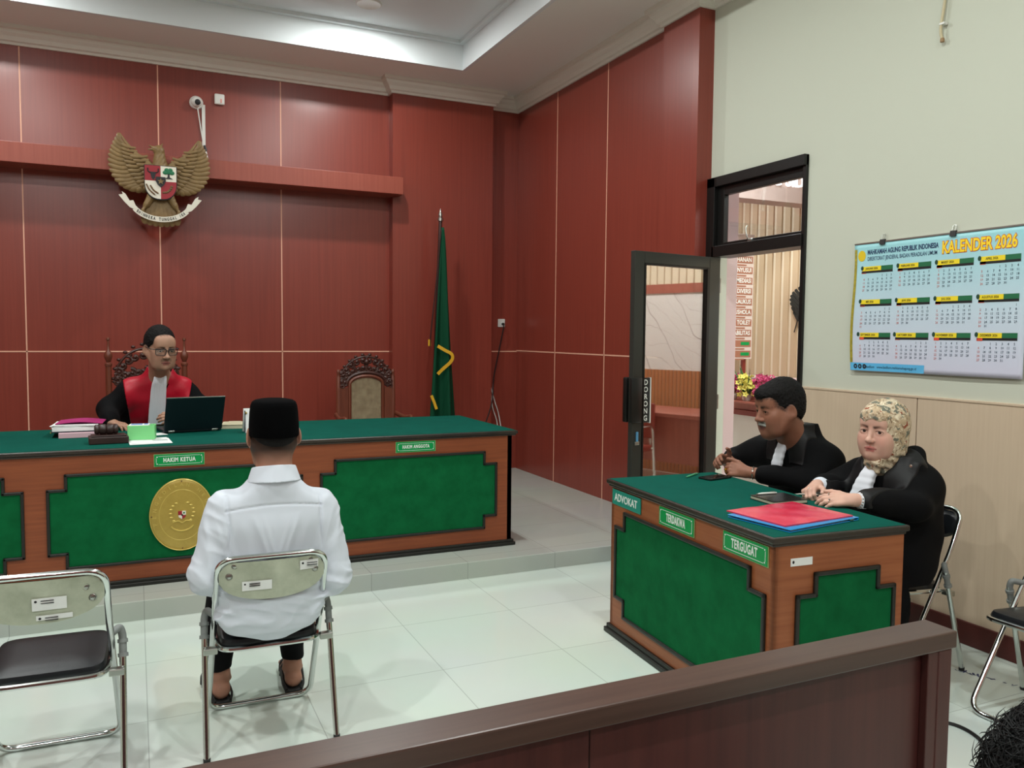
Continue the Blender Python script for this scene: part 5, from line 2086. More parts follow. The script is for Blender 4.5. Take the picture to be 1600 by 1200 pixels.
def flag_cloth():
    nz, nx = 56, 36
    vs = []
    for j in range(nz + 1):
        q = j / nz
        z = 2.40 - 1.92 * q
        px = -0.09 * (1 - z / 2.46)
        w = 0.018 + 0.175 * q ** 0.85
        for i in range(nx + 1):
            u = i / nx
            x = px - 0.055 * q * (1 - q * 0.25) + u * (w + 0.085 * q) + 0.008 * math.sin(9 * u + 4 * q)
            y = -0.026 - 0.055 * q * math.sin(u * PI * 3.3 + 0.6) * (0.5 + 0.5 * u) - 0.02 * u
            vs.append((x, y, z))
    fs = []
    for j in range(nz):
        for i in range(nx):
            a = j * (nx + 1) + i
            fs.append([a, a + 1, a + nx + 2, a + nx + 1])
    o = MB().add(vs, fs).build('flag_cloth', FLAGG, fl, smooth=True)
    md = o.modifiers.new('thickness', 'SOLIDIFY')
    md.thickness = 0.003
    fr_ = MB()

    def ribbon(pts, w):
        P = [Vector(p) for p in pts]
        vs_, fs_ = [], []
        for i, p in enumerate(P):
            tg = (P[min(i + 1, len(P) - 1)] - P[max(0, i - 1)]).normalized()
            nn = tg.cross(Vector((0, 1, 0))).normalized()
            for s in (-1, 1):
                for dy in (0, 0.006):
                    q = p + nn * (s * w / 2)
                    vs_.append((q.x, q.y + dy, q.z))
        for i in range(len(P) - 1):
            a, b = i * 4, i * 4 + 4
            fs_ += [[a, b, b + 2, a + 2], [a + 1, a + 3, b + 3, b + 1], [a, a + 1, b + 1, b], [a + 2, b + 2, b + 3, a + 3]]
        fs_ += [[0, 2, 3, 1], [len(P) * 4 - 4, len(P) * 4 - 3, len(P) * 4 - 1, len(P) * 4 - 2]]
        fr_.add(vs_, fs_)
    ribbon(spline([(-0.055, -0.096, 1.285), (0.015, -0.104, 1.245), (0.075, -0.110, 1.212), (0.088, -0.110, 1.170), (0.06, -0.108, 1.125), (-0.01, -0.104, 1.065), (-0.055, -0.098, 1.020)], 30), 0.030)
    ribbon([(-0.122, -0.055, 1.345), (-0.122, -0.055, 1.285)], 0.026)
    ribbon([(-0.120, -0.104, 0.82), (-0.095, -0.108, 0.76), (-0.070, -0.110, 0.69)], 0.026)
    recalc(fr_.build('fringe', FLAGY, o))
    # folded-over dark edge by the pole
    ed = MB().tube(spline([(-0.004, -0.03, 2.38), (-0.05, -0.034, 1.9), (-0.105, -0.05, 1.45), (-0.118, -0.05, 1.28)], 16), 0.012, 8, radii=None, flat=0.5)
    ed.build('flag_hem', POLEW, o, smooth=True)


flag_cloth()

# ---- things on the judges' bench
ZT = 0.8720


def paper_block(mb, x0, x1, y0, y1, z0, z1, ang=0.0, c=None):
    cx, cy = (x0 + x1) / 2, (y0 + y1) / 2
    mb.rbox(x0, x1, y0, y1, z0, z1, 0.0015, 1, T(cx, cy, 0) @ RZ(ang) @ T(-cx, -cy, 0))


zt = ZT
t = thing('paper_stack', 'pale pink edged paper at the bottom of the pile beside the judge', 'paper', (-0.315, 5.50, zt), 0.05)
MB().rbox(-0.105, 0.105, -0.12, 0.14, 0.0, 0.030, 0.002).build('paper', mat('pink_edged_paper', (214, 176, 186), 0.7), t)
t = thing('binder', 'dark document binder with a yellow mark lying in the pile beside the judge', 'binder', (-0.335, 5.54, zt + 0.0305), 0.03)
MB().rbox(-0.125, 0.12, -0.13, 0.14, 0.0, 0.006, 0.002).build('cover', NAVY, t)
MB().rbox(-0.118, 0.118, -0.126, 0.136, 0.006, 0.026, 0.002).build('pages', PAPER, t)
MB().rbox(-0.127, -0.121, -0.12, -0.09, -0.004, 0.004, 0.001).build('mark', YELLOW, t)
t = thing('paper_stack', 'loose white papers with a dark sheet, curled on top of the binder', 'paper', (-0.33, 5.54, zt + 0.057), -0.04)
m = MB()
for k, (dx, a) in enumerate(((0, 0.0), (0.006, 0.05), (-0.004, -0.04), (0.004, 0.02))):
    m.rbox(-0.12 + dx, 0.12 + dx, -0.12, 0.13, k * 0.004, k * 0.004 + 0.0035, 0.001, 1, RZ(a))
m.build('paper', PAPER, t)
t = thing('document_folder', 'magenta document folder on top of the paper pile beside the judge', 'folder', (-0.315, 5.55, zt + 0.0735), -0.06)
nx = 14
vs, fs = [], []
for sgn in (0, 1):
    for i in range(nx + 1):
        u = i / nx
        for y_ in (-0.10, 0.13):
            vs.append((-0.115 + 0.25 * u, y_, 0.001 + sgn * 0.004 + 0.010 * math.sin(u * PI) + (0.0 if u < .6 else -0.004 * (u - .6))))
k_ = (nx + 1) * 2
for i in range(nx):
    a = i * 2
    fs += [[a, a + 2, a + 3, a + 1], [k_ + a, k_ + a + 1, k_ + a + 3, k_ + a + 2], [a, k_ + a, k_ + a + 2, a + 2], [a + 1, a + 3, k_ + a + 3, k_ + a + 1]]
fs += [[0, 1, k_ + 1, k_], [nx * 2, k_ + nx * 2, k_ + nx * 2 + 1, nx * 2 + 1]]
recalc(MB().add(vs, fs).build('cover', MAGENTA, t, smooth=True))

t = thing('sound_block', 'dark wooden block under the gavel', 'gavel block', (-0.145, 5.085, ZT), 0.08)
MB().rbox(-0.100, 0.100, -0.065, 0.065, 0, 0.040, 0.005).build('block', GAVELW, t)
MB().rbox(-0.088, 0.088, -0.055, 0.055, 0.0405, 0.048, 0.003).build('raised_plate', GAVELW, t)
t = thing('gavel', 'dark turned wooden gavel lying on its block', 'gavel', (-0.155, 5.085, ZT + 0.0482 + 0.0295), 0.06)
MB().lathe([(0.0001, -0.062), (0.022, -0.060), (0.028, -0.052), (0.028, -0.040), (0.024, -0.036), (0.0285, -0.030), (0.0285, -0.004), (0.0245, 0.0), (0.0285, 0.004), (0.0285, 0.030), (0.024, 0.036), (0.028, 0.040), (0.028, 0.052), (0.022, 0.060), (0.0001, 0.062)], 24, RY(PI / 2)).build('head', GAVELW, t, smooth=True)
MB().tube([(0.0, 0.02, 0.0), (0.02, 0.14, -0.008), (0.05, 0.24, -0.014)], 0.009, 10, radii=[0.008, 0.011, 0.013]).build('handle', GAVELW, t, smooth=True)

t = thing('paper_sheet', 'white sheets of paper under the green tissue box on the bench', 'paper', (0.062, 5.055, ZT), 0.06)
m = MB()
m.rbox(-0.105, 0.115, -0.115, 0.13, 0.0, 0.0025, 0.0008, 1)
m.rbox(-0.09, 0.10, -0.09, 0.15, 0.0026, 0.0045, 0.0008, 1, RZ(-0.05))
m.build('paper', PAPER, t)
pr = MB()
for i in range(7):
    pr.box(0.02, 0.10, 0.05 - i * 0.011, 0.053 - i * 0.011, 0.0046, 0.0049)
pr.build('print', mat('faint_print', (160, 170, 170), 0.8), t)
t = thing('tissue_box', 'light green plastic tissue box with blue print standing on the papers', 'tissue box', (0.028, 5.16, ZT + 0.0052), -0.12)
m = MB()
for a in ((-0.072, 0.072, -0.045, -0.042), (-0.072, 0.072, 0.042, 0.045), (-0.072, -0.069, -0.042, 0.042), (0.069, 0.072, -0.042, 0.042)):
    m.box(*a, 0.0, 0.082)
m.box(-0.069, 0.069, -0.042, 0.042, 0.0, 0.004)
m.build('box', TISSUEG, t, bevel=0.002)
MB().rbox(-0.066, 0.04, -0.039, 0.039, 0.005, 0.086, 0.003).build('tissue_pack', PAPER, t)
m = MB()
m.box(-0.056, 0.004, -0.026, 0.020, 0.0862, 0.0868)
m.box(0.012, 0.034, -0.020, 0.024, 0.0862, 0.0868)
m.build('blue_print', BLUEP, t)

t = thing('laptop', 'open dark laptop seen from behind its lid on the bench', 'laptop', (0.322, 5.45, ZT), 0.17)
MB().rbox(-0.175, 0.175, 0.0, 0.245, 0.004, 0.020, 0.005).build('base', LAPTOP, t)
MB().box(-0.15, 0.15, 0.03, 0.15, 0.0202, 0.0212).build('keyboard', SCREEN, t)
lid = MB()
lm_ = T(0, 0.002, 0.016) @ RX(math.radians(25))
lid.rbox(-0.175, 0.175, -0.006, 0.003, 0.0, 0.232, 0.004, 2, lm_)
lid_o = lid.build('lid', LAPTOP, t)
MB().box(-0.173, 0.173, -0.0068, 0.0038, 0.2300, 0.2335, lm_).build('lid_edge', STEEL, lid_o)
MB().box(-0.16, 0.16, 0.003, 0.0036, 0.02, 0.215, lm_).build('screen', SCREEN, lid_o)
m = MB()
for x in (-0.13, 0.13):
    m.rbox(x - 0.018, x + 0.018, -0.008, 0.006, 0.006, 0.016, 0.002)
    m.rbox(x - 0.014, x + 0.014, 0.01, 0.03, 0.0, 0.005, 0.001)
    m.rbox(x - 0.014, x + 0.014, 0.2, 0.22, 0.0, 0.005, 0.001)
m.build('hinge', STEEL, t)
t = thing('paper_sheet', 'small white paper tucked against the edge of the laptop', 'paper', (0.13, 5.40, ZT), 0.3)
MB().rbox(-0.05, 0.03, -0.05, 0.06, 0.0, 0.002, 0.0008, 1).build('paper', PAPER, t)

t = thing('book', 'thick pale book with a paper slip between the laptop and the desk calendar', 'book', (0.575, 5.62, ZT), -0.15)
MB().rbox(-0.065, 0.105, -0.07, 0.13, 0.0, 0.003, 0.001).build('cover', BOOKC, t)
MB().rbox(-0.062, 0.102, -0.067, 0.128, 0.003, 0.024, 0.002).build('pages', mat('page_edges', (200, 192, 166), 0.8), t)
MB().rbox(-0.065, 0.105, -0.07, 0.13, 0.024, 0.027, 0.001).build('cover', BOOKC, t)
MB().rbox(-0.03, 0.05, 0.02, 0.14, 0.0272, 0.0285, 0.0005, 1).build('paper_slip', BOOKC, t)
t = thing('desk_calendar', 'white desk calendar standing half hidden behind the black cap', 'calendar', (0.676, 5.34, ZT), 0.05)
m = MB()
m.add([(-0.065, -0.045, 0), (0.065, -0.045, 0), (0.065, -0.002, 0.150), (-0.065, -0.002, 0.150), (-0.065, -0.042, 0), (0.065, -0.042, 0), (0.065, 0.001, 0.150), (-0.065, 0.001, 0.150)], [(0, 1, 2, 3), (7, 6, 5, 4), (0, 4, 5, 1), (3, 2, 6, 7), (0, 3, 7, 4), (1, 5, 6, 2)])
m.add([(-0.065, 0.045, 0), (0.065, 0.045, 0), (0.065, 0.002, 0.150), (-0.065, 0.002, 0.150), (-0.065, 0.042, 0), (0.065, 0.042, 0), (0.065, -0.001, 0.150), (-0.065, -0.001, 0.150)], [(3, 2, 1, 0), (4, 5, 6, 7), (1, 5, 4, 0), (7, 6, 2, 3), (4, 7, 3, 0), (2, 6, 5, 1)])
m.build('card_stand', PAPER, t)
MB().box(-0.066, -0.060, -0.047, -0.040, 0, 0.14, None).build('dark_edge', NAVY, t)
MB().ball((-0.052, -0.014, 0.122), (0.008, 0.006, 0.008), 10, 8).build('gold_mark', GOLDP, t)

# ---- things on the advocates' desk
DTZ = DZ + 0.0005


def on_desk(name, label, cat, px, py, ang, z=0.0):
    p = dpt(px, py, DTZ + z)
    return thing(name, label, cat, p, DROT + ang)


def loc_desk(x, y):
    q = Vector((x, y, 0)) - DA
    return q.dot(DU), q.dot(DV)


# folders: corners measured on the desk top
t = thing('blue_folder', 'glossy blue plastic folder under the red one on the advocates desk', 'folder', (2.345, 2.412, DTZ), math.radians(8))
m = MB()
m.rbox(-0.205, 0.205, -0.150, 0.150, 0.0, 0.003, 0.0012)
m.rbox(-0.206, 0.206, -0.151, 0.151, 0.009, 0.012, 0.0012)
m.rbox(0.200, 0.207, -0.15, 0.15, 0.001, 0.011, 0.001)
m.build('cover', BLUEF, t)
MB().rbox(-0.19, 0.196, -0.14, 0.14, 0.0032, 0.0088, 0.001).build('pages', PAPER, t)
MB().rbox(0.15, 0.17, -0.153, -0.148, 0.003, 0.010, 0.001).build('snap_button', STEEL, t)
t = thing('red_folder', 'glossy red plastic folder lying on the blue folder in front of the woman', 'folder', (2.352, 2.440, DTZ + 0.0125), math.radians(5))
nx, ny = 18, 14
vs, fs = [], []
for sgn in (0, 1):
    for j in range(ny + 1):
        for i in range(nx + 1):
            u, v = -1 + 2 * i / nx, -1 + 2 * j / ny
            b = 0.007 * (1 - u * u) * (1 - v ** 4) + 0.0012 * math.sin(7 * u + 5 * v) * (1 - u * u)
            vs.append((0.190 * u, 0.150 * v, (0.0 if sgn == 0 else 0.005 + b)))
k_ = (nx + 1) * (ny + 1)
for j in range(ny):
    for i in range(nx):
        a = j * (nx + 1) + i
        q = [a, a + 1, a + nx + 2, a + nx + 1]
        fs += [q[::-1], [k_ + e for e in q]]
bd_ = list(range(nx + 1)) + [(j + 1) * (nx + 1) - 1 for j in range(1, ny + 1)] + [ny * (nx + 1) + i for i in range(nx - 1, -1, -1)] + [j * (nx + 1) for j in range(ny - 1, 0, -1)]
for q in range(len(bd_)):
    a, b = bd_[q], bd_[(q + 1) % len(bd_)]
    fs.append([a, b, b + k_, a + k_])
recalc(MB().add(vs, fs).build('cover', REDF, t, smooth=True))

t = thing('notebook', 'black notebook with cream page edges under the pen and the clasped hands', 'notebook', (2.535, 2.705, DTZ), math.radians(-4))
MB().rbox(-0.085, 0.095, -0.085, 0.075, 0.0, 0.003, 0.001).build('cover', PHONEM, t)
MB().rbox(-0.082, 0.092, -0.083, 0.073, 0.003, 0.015, 0.001).build('pages', mat('notebook_pages', (206, 200, 176), 0.8), t)
MB().rbox(-0.085, 0.095, -0.085, 0.075, 0.015, 0.018, 0.001).build('cover', PHONEM, t)


def pen(label, p0, p1, m, z):
    a, b = Vector((*p0, z)), Vector((*p1, z))
    L = (b - a).length
    t_ = thing('pen', label, 'pen', a, math.atan2((b - a).y, (b - a).x))
    MB().lathe([(0.0001, 0.0), (0.0012, 0.001), (0.0040, 0.018), (0.0046, 0.03), (0.0046, L - 0.012), (0.0030, L - 0.010), (0.0030, L), (0.0001, L)], 12, RY(PI / 2)).build('barrel', m, t_, smooth=True)
    MB().rbox(L * 0.68, L - 0.008, -0.0015, 0.0015, 0.0045, 0.0070, 0.0006).build('clip', STEEL, t_)
    MB().lathe([(0.0001, -0.004), (0.0010, -0.003), (0.0022, 0.006)], 8, RY(PI / 2)).build('tip', STEEL, t_)
    return t_


pen('white pen lying on the black notebook', (2.480, 2.772), (2.585, 2.762), WHITE, DTZ + 0.018 + 0.0048)
pen('green and white pen beside the black phone', (2.515, 3.325), (2.640, 3.395), PENG, DTZ + 0.0048)
t = thing('phone', 'black smartphone lying in front of the greying man', 'phone', (2.645, 3.262, DTZ), math.radians(10))
MB().rbox(-0.078, 0.078, -0.040, 0.040, 0.0, 0.010, 0.003).build('body', PHONEM, t)
MB().rbox(-0.074, 0.074, -0.037, 0.037, 0.0098, 0.0108, 0.0006, 1).build('screen', mat('phone_glass', (16, 18, 20), 0.08, spec=0.6), t)

# ---- wall calendar on the cream wall
CW, CH = 0.985, 0.705
cal = thing('wall_calendar', 'large light blue 2026 wall calendar clipped to the cream wall', 'calendar', (XC - 0.012, 2.885, 1.670))
# local: text right is -y, up z, outward -x
CF = frame((-0.0005, 0, 0), (0, -1, 0), (0, 0, 1))


def bulge(u, w):
    e = max(0.0, (-u - 0.30) / 0.2)
    return 0.004 + 0.012 * e * (0.5 + 0.5 * math.cos(w * 7.0)) + 0.006 * max(0, -w / CH - 0.2) * (1 + math.sin(u * 8))


def calsheet(m, u0, u1, w0, w1, lift, nu=20, nw=14, wob=False):
    vs, fs = [], []
    for j in range(nw + 1):
        for i in range(nu + 1):
            u = u0 + (u1 - u0) * i / nu
            w_ = w0 + (w1 - w0) * j / nw
            uu = u
            if wob:
                uu = u - 0.012 * math.sin((w_ / CH + 0.5) * PI * 2.0) * max(0, (-u / CW)) * 1.2
            vs.append(CF @ Vector((uu, w_, bulge(u, w_) + lift)))
    for j in range(nw):
        for i in range(nu):
            a = j * (nu + 1) + i
            fs.append([a, a + 1, a + nu + 2, a + nu + 1])
    m.add(vs, fs)


m = MB()
calsheet(m, -CW / 2, CW / 2, -CH / 2, CH / 2, 0, 40, 28, True)
sheet = m.build('sheet', CALP, cal, smooth=True)
md = sheet.modifiers.new('thickness', 'SOLIDIFY')
md.thickness = 0.0012
md.offset = -1


def wrap(me, u, w_, lift, xs=1.0):
    """lettering laid on the curved sheet"""
    vs = []
    for v in me.vertices:
        uu, ww = u + v.co.x * xs, w_ + v.co.y
        wob = 0.012 * math.sin((ww / CH + 0.5) * PI * 2.0) * max(0, (-uu / CW)) * 1.2
        vs.append(CF @ Vector((uu - wob, ww, bulge(uu, ww) + lift + v.co.z)))
    return vs, [list(p.vertices) for p in me.polygons]


def calpart(name, m, items, lift=0.0012):
    mb = MB()
    for me, u, w_, xs in items:
        mb.add(*wrap(me, u, w_, lift, xs))
    return mb.build(name, m, sheet)


m = MB()
calsheet(m, -CW / 2 + 0.001, -CW / 2 + 0.018, -CH / 2 + 0.045, CH / 2 - 0.03, 0.0008, 2, 28, True)
m.build('gold_border', mat('calendar_gold', (176, 160, 48), 0.5, vary=((140, 128, 40), 60, 2)), sheet)
m = MB()
calsheet(m, -CW / 2 + 0.002, -0.02, -CH / 2 + 0.002, -CH / 2 + 0.045, 0.0010, 12, 3, True)
m.build('footer_band', mat('calendar_footer_blue', (92, 178, 224), 0.45), sheet)
calpart('footer_lettering', EMBLACK, [(text_mesh('@badilum   www.badilum.mahkamahagung.go.id', 0.020, 'LEFT'), -0.40, -CH / 2 + 0.024, 0.86)] , 0.0018)
mb = MB()
for k in range(3):
    me = text_mesh('O', 0.030, 'CENTER', 0, 0.003)
    mb.add(*wrap(me, -0.455 + 0.030 * k, -CH / 2 + 0.024, 0.0018, 0.9))
mb.build('footer_icons', NAVY, sheet)
calpart('title_shadow', mat('title_red', (206, 60, 40), 0.5), [(text_mesh('KALENDER 2026', 0.083, 'CENTER', 0, 0.0050), 0.248, CH / 2 - 0.070, 0.645)], 0.0012)
calpart('title_lettering', mat('title_yellow', (250, 214, 40), 0.5), [(text_mesh('KALENDER 2026', 0.083, 'CENTER', 0, 0.0022), 0.248, CH / 2 - 0.070, 0.645)], 0.0020)
calpart('heading_lettering', mat('heading_navy', (36, 60, 96), 0.5), [
    (text_mesh('MAHKAMAH AGUNG REPUBLIK INDONESIA', 0.036, 'LEFT', 0, 0.0012), -0.405, CH / 2 - 0.052, 0.62),
    (text_mesh('DIREKTORAT JENDERAL BADAN PERADILAN UMUM', 0.030, 'LEFT', 0, 0.0002), -0.405, CH / 2 - 0.088, 0.62)])
disc = bpy.data.meshes.new('disc')
disc.from_pydata([(0, 0, 0)] + [(0.026 * math.cos(a), 0.030 * math.sin(a), 0) for a in np.linspace(0, 2 * PI, 24, endpoint=False)], [], [(0, i + 1, (i + 1) % 24 + 1) for i in range(24)])
disc2 = bpy.data.meshes.new('disc')
disc2.from_pydata([(0, 0, 0)] + [(0.009 * math.cos(a), 0.012 * math.sin(a), 0) for a in np.linspace(0, 2 * PI, 16, endpoint=False)], [], [(0, i + 1, (i + 1) % 16 + 1) for i in range(16)])
calpart('court_badge', mat('badge_gold', (220, 190, 40), 0.4), [(disc, -0.443, CH / 2 - 0.068, 1.0)])
MONTHS = ['JANUARI', 'FEBRUARI', 'MARET', 'APRIL', 'MEI', 'JUNI', 'JULI', 'AGUSTUS', 'SEPTEMBER', 'OKTOBER', 'NOVEMBER', 'DESEMBER']
DAYS = [31, 28, 31, 30, 31, 30, 31, 31, 30, 31, 30, 31]
first = 4
yel, grn, red_, dark, dates, suns, mname, knob = MB(), MB(), MB(), MB(), [], [], [], MB()
for mi in range(12):
    c, r = mi % 4, mi // 4
    u0 = -0.435 + 0.232 * c
    w0 = CH / 2 - 0.135 - 0.182 * r
    wd = 0.200
    for mb_, a, b, h0, h1 in ((dark, 0, wd, -0.030, -0.018), (yel, 0.004, 0.125, -0.018, 0.006), (grn, 0.112, wd, -0.018, 0.006), (red_, 0, 0.030, -0.032, -0.018)):
        calsheet(mb_, u0 + a, u0 + b, w0 + h0, w0 + h1, 0.0012 if mb_ is not grn else 0.0009, 6, 2)
    knob.add(*wrap(disc2, u0 - 0.002, w0 - 0.002, 0.0022, 1.0))
    mname.append((text_mesh(MONTHS[mi] + ' 2026', 0.016, 'CENTER', 0, 0.0003), u0 + 0.060, w0 - 0.006, 0.8))
    for d in range(1, DAYS[mi] + 1):
        k = first + d - 1
        cc_, rr = k % 7, k // 7
        me = text_mesh(str(d), 0.0165, 'CENTER', 0, 0.0002, 1)
        (suns if cc_ == 0 else dates).append((me, u0 + 0.012 + 0.0293 * cc_, w0 - 0.046 - 0.0195 * rr, 0.9))
    first = (first + DAYS[mi]) % 7
dark.build('weekday_band', EMBLACK, sheet)
yel.build('month_band', mat('calendar_yellow', (240, 214, 40), 0.5), sheet)
grn.build('month_tab', mat('calendar_green', (30, 104, 66), 0.5), sheet)
red_.build('sunday_tab', mat('calendar_red', (220, 80, 56), 0.5), sheet)
knob.build('month_badge', mat('badge_dark_green', (24, 64, 48), 0.5), sheet)
calpart('month_lettering', mat('month_brown', (90, 80, 20), 0.5), mname, 0.0020)
calpart('date_lettering', mat('date_grey', (70, 84, 100), 0.6), dates)
calpart('sunday_lettering', mat('date_red', (200, 110, 100), 0.6), suns)
MB().box(-0.008, 0.010, -CW / 2, CW / 2, CH / 2 - 0.004, CH / 2 + 0.004).build('top_strip', STEEL, cal)
for y_ in (0.305, -0.115):
    m = MB()
    m.use(CORD).prism([(-0.014, CH / 2 - 0.016), (0.004, CH / 2 - 0.016), (0.0, CH / 2 + 0.012), (-0.010, CH / 2 + 0.012)], y_ - 0.016, y_ + 0.016, 'XZ')
    m.use(STEEL).tube(fillet([(-0.006, y_ - 0.008, CH / 2 + 0.010), (0.004, y_ - 0.009, CH / 2 + 0.040), (0.004, y_ + 0.009, CH / 2 + 0.040), (-0.006, y_ + 0.008, CH / 2 + 0.010)], 0.006), 0.0018, 6)
    recalc(m.build('binder_clip', None, cal))

# ---- on the floor at the right: a looped black cord and blue scuffs
t = thing('floor_cord', 'black cord looped on the floor tiles beyond the railing end', 'cord', (2.55, 1.98, 0.0))
pts = [(-0.45, 0.26, 0.006), (-0.10, 0.24, 0.006), (0.16, 0.20, 0.006), (0.30, 0.10, 0.006), (0.30, -0.02, 0.006), (0.20, -0.14, 0.006), (0.0, -0.20, 0.006), (-0.35, -0.16, 0.006)]
MB().tube(spline(pts, 48), 0.007, 8).build('cord', CORD, t, smooth=True)

# blue-black scuffs on the tiles by the railing end
def scuffs():
    rnd = random.Random(12)
    m = MB()
    for (x0, y0, x1, y1, n, w) in ((3.36, 2.42, 3.52, 1.98, 26, 0.010), (3.05, 2.05, 3.00, 1.86, 9, 0.012), (2.72, 1.80, 2.90, 1.94, 12, 0.012), (2.62, 1.60, 2.66, 1.54, 12, 0.018)):
        for i in range(n):
            f = rnd.random()
            x, y = x0 + (x1 - x0) * f + rnd.uniform(-w, w), y0 + (y1 - y0) * f + rnd.uniform(-w, w)
            a0 = rnd.uniform(0, PI)
            L, B = rnd.uniform(0.006, 0.022), rnd.uniform(0.002, 0.006)
            k = 7
            pts = [(x + L * math.cos(2 * PI * j / k) * math.cos(a0) - B * math.sin(2 * PI * j / k) * math.sin(a0), y + L * math.cos(2 * PI * j / k) * math.sin(a0) + B * math.sin(2 * PI * j / k) * math.cos(a0), 0.0004 + i * 1e-5) for j in range(k)]
            m.add(pts, [list(range(k))])
    o = m.build('scuff_marks', mat('blue_black_scuff', (40, 44, 84), 0.6), bpy.data.objects['floor'])
    o['kind'] = 'stuff'


scuffs()
# ------------------------------------------------------------------ people
def person(label, org):
    t = thing('person', label, 'person', org)
    o = -Vector(org)

    def kid(ob):
        ob.location = o
        return ob
    return t, kid


I3 = np.eye(3)


def from_sdf(src, off):
    """a copy of a garment's surface offset outwards"""
    s = SDF()
    s.lo, s.hi = src.lo - off, src.hi + off
    s.ops.append(('u', lambda p: src.val(p) - off, 0.0))
    return s


def hair_short(hd, z_front=0.068, z_back=-0.075, thick=0.006, top=0.006, temple=0.055, recede=0.0):
    S = SDF()
    s = hd.sc
    S.ell(hd.P(0, -0.021, 0.038), tuple(q * s for q in (0.0745 + thick, 0.096 + thick, 0.086 + top)), hd.R, 0.005)
    S.ell(hd.P(0, -0.030, -0.005), tuple(q * s for q in (0.070 + thick, 0.080 + thick, 0.075)), hd.R, 0.02)
    n = np.array((0, z_front - z_back, -0.185))
    n = n / np.linalg.norm(n)
    S.plane(hd.P(0, 0.085, z_front), hd.R @ n, 0.006 * s)
    if recede:
        for sx in (-1, 1):
            S.ell(hd.P(sx * 0.048, 0.085, z_front + 0.008), tuple(q * s for q in (0.026, 0.035, 0.026)), hd.R, 0.008, 's')
    for sx in (-1, 1):   # clear the ears
        S.ell(hd.P(sx * 0.085, -0.002, -0.012), tuple(q * s for q in (0.022, 0.025, 0.036)), hd.R, 0.006, 's')
    S.post = lambda p, d: d + 0.0022 * vnoise(p * 190) + 0.0015 * vnoise(p * 70 + 9)
    return S


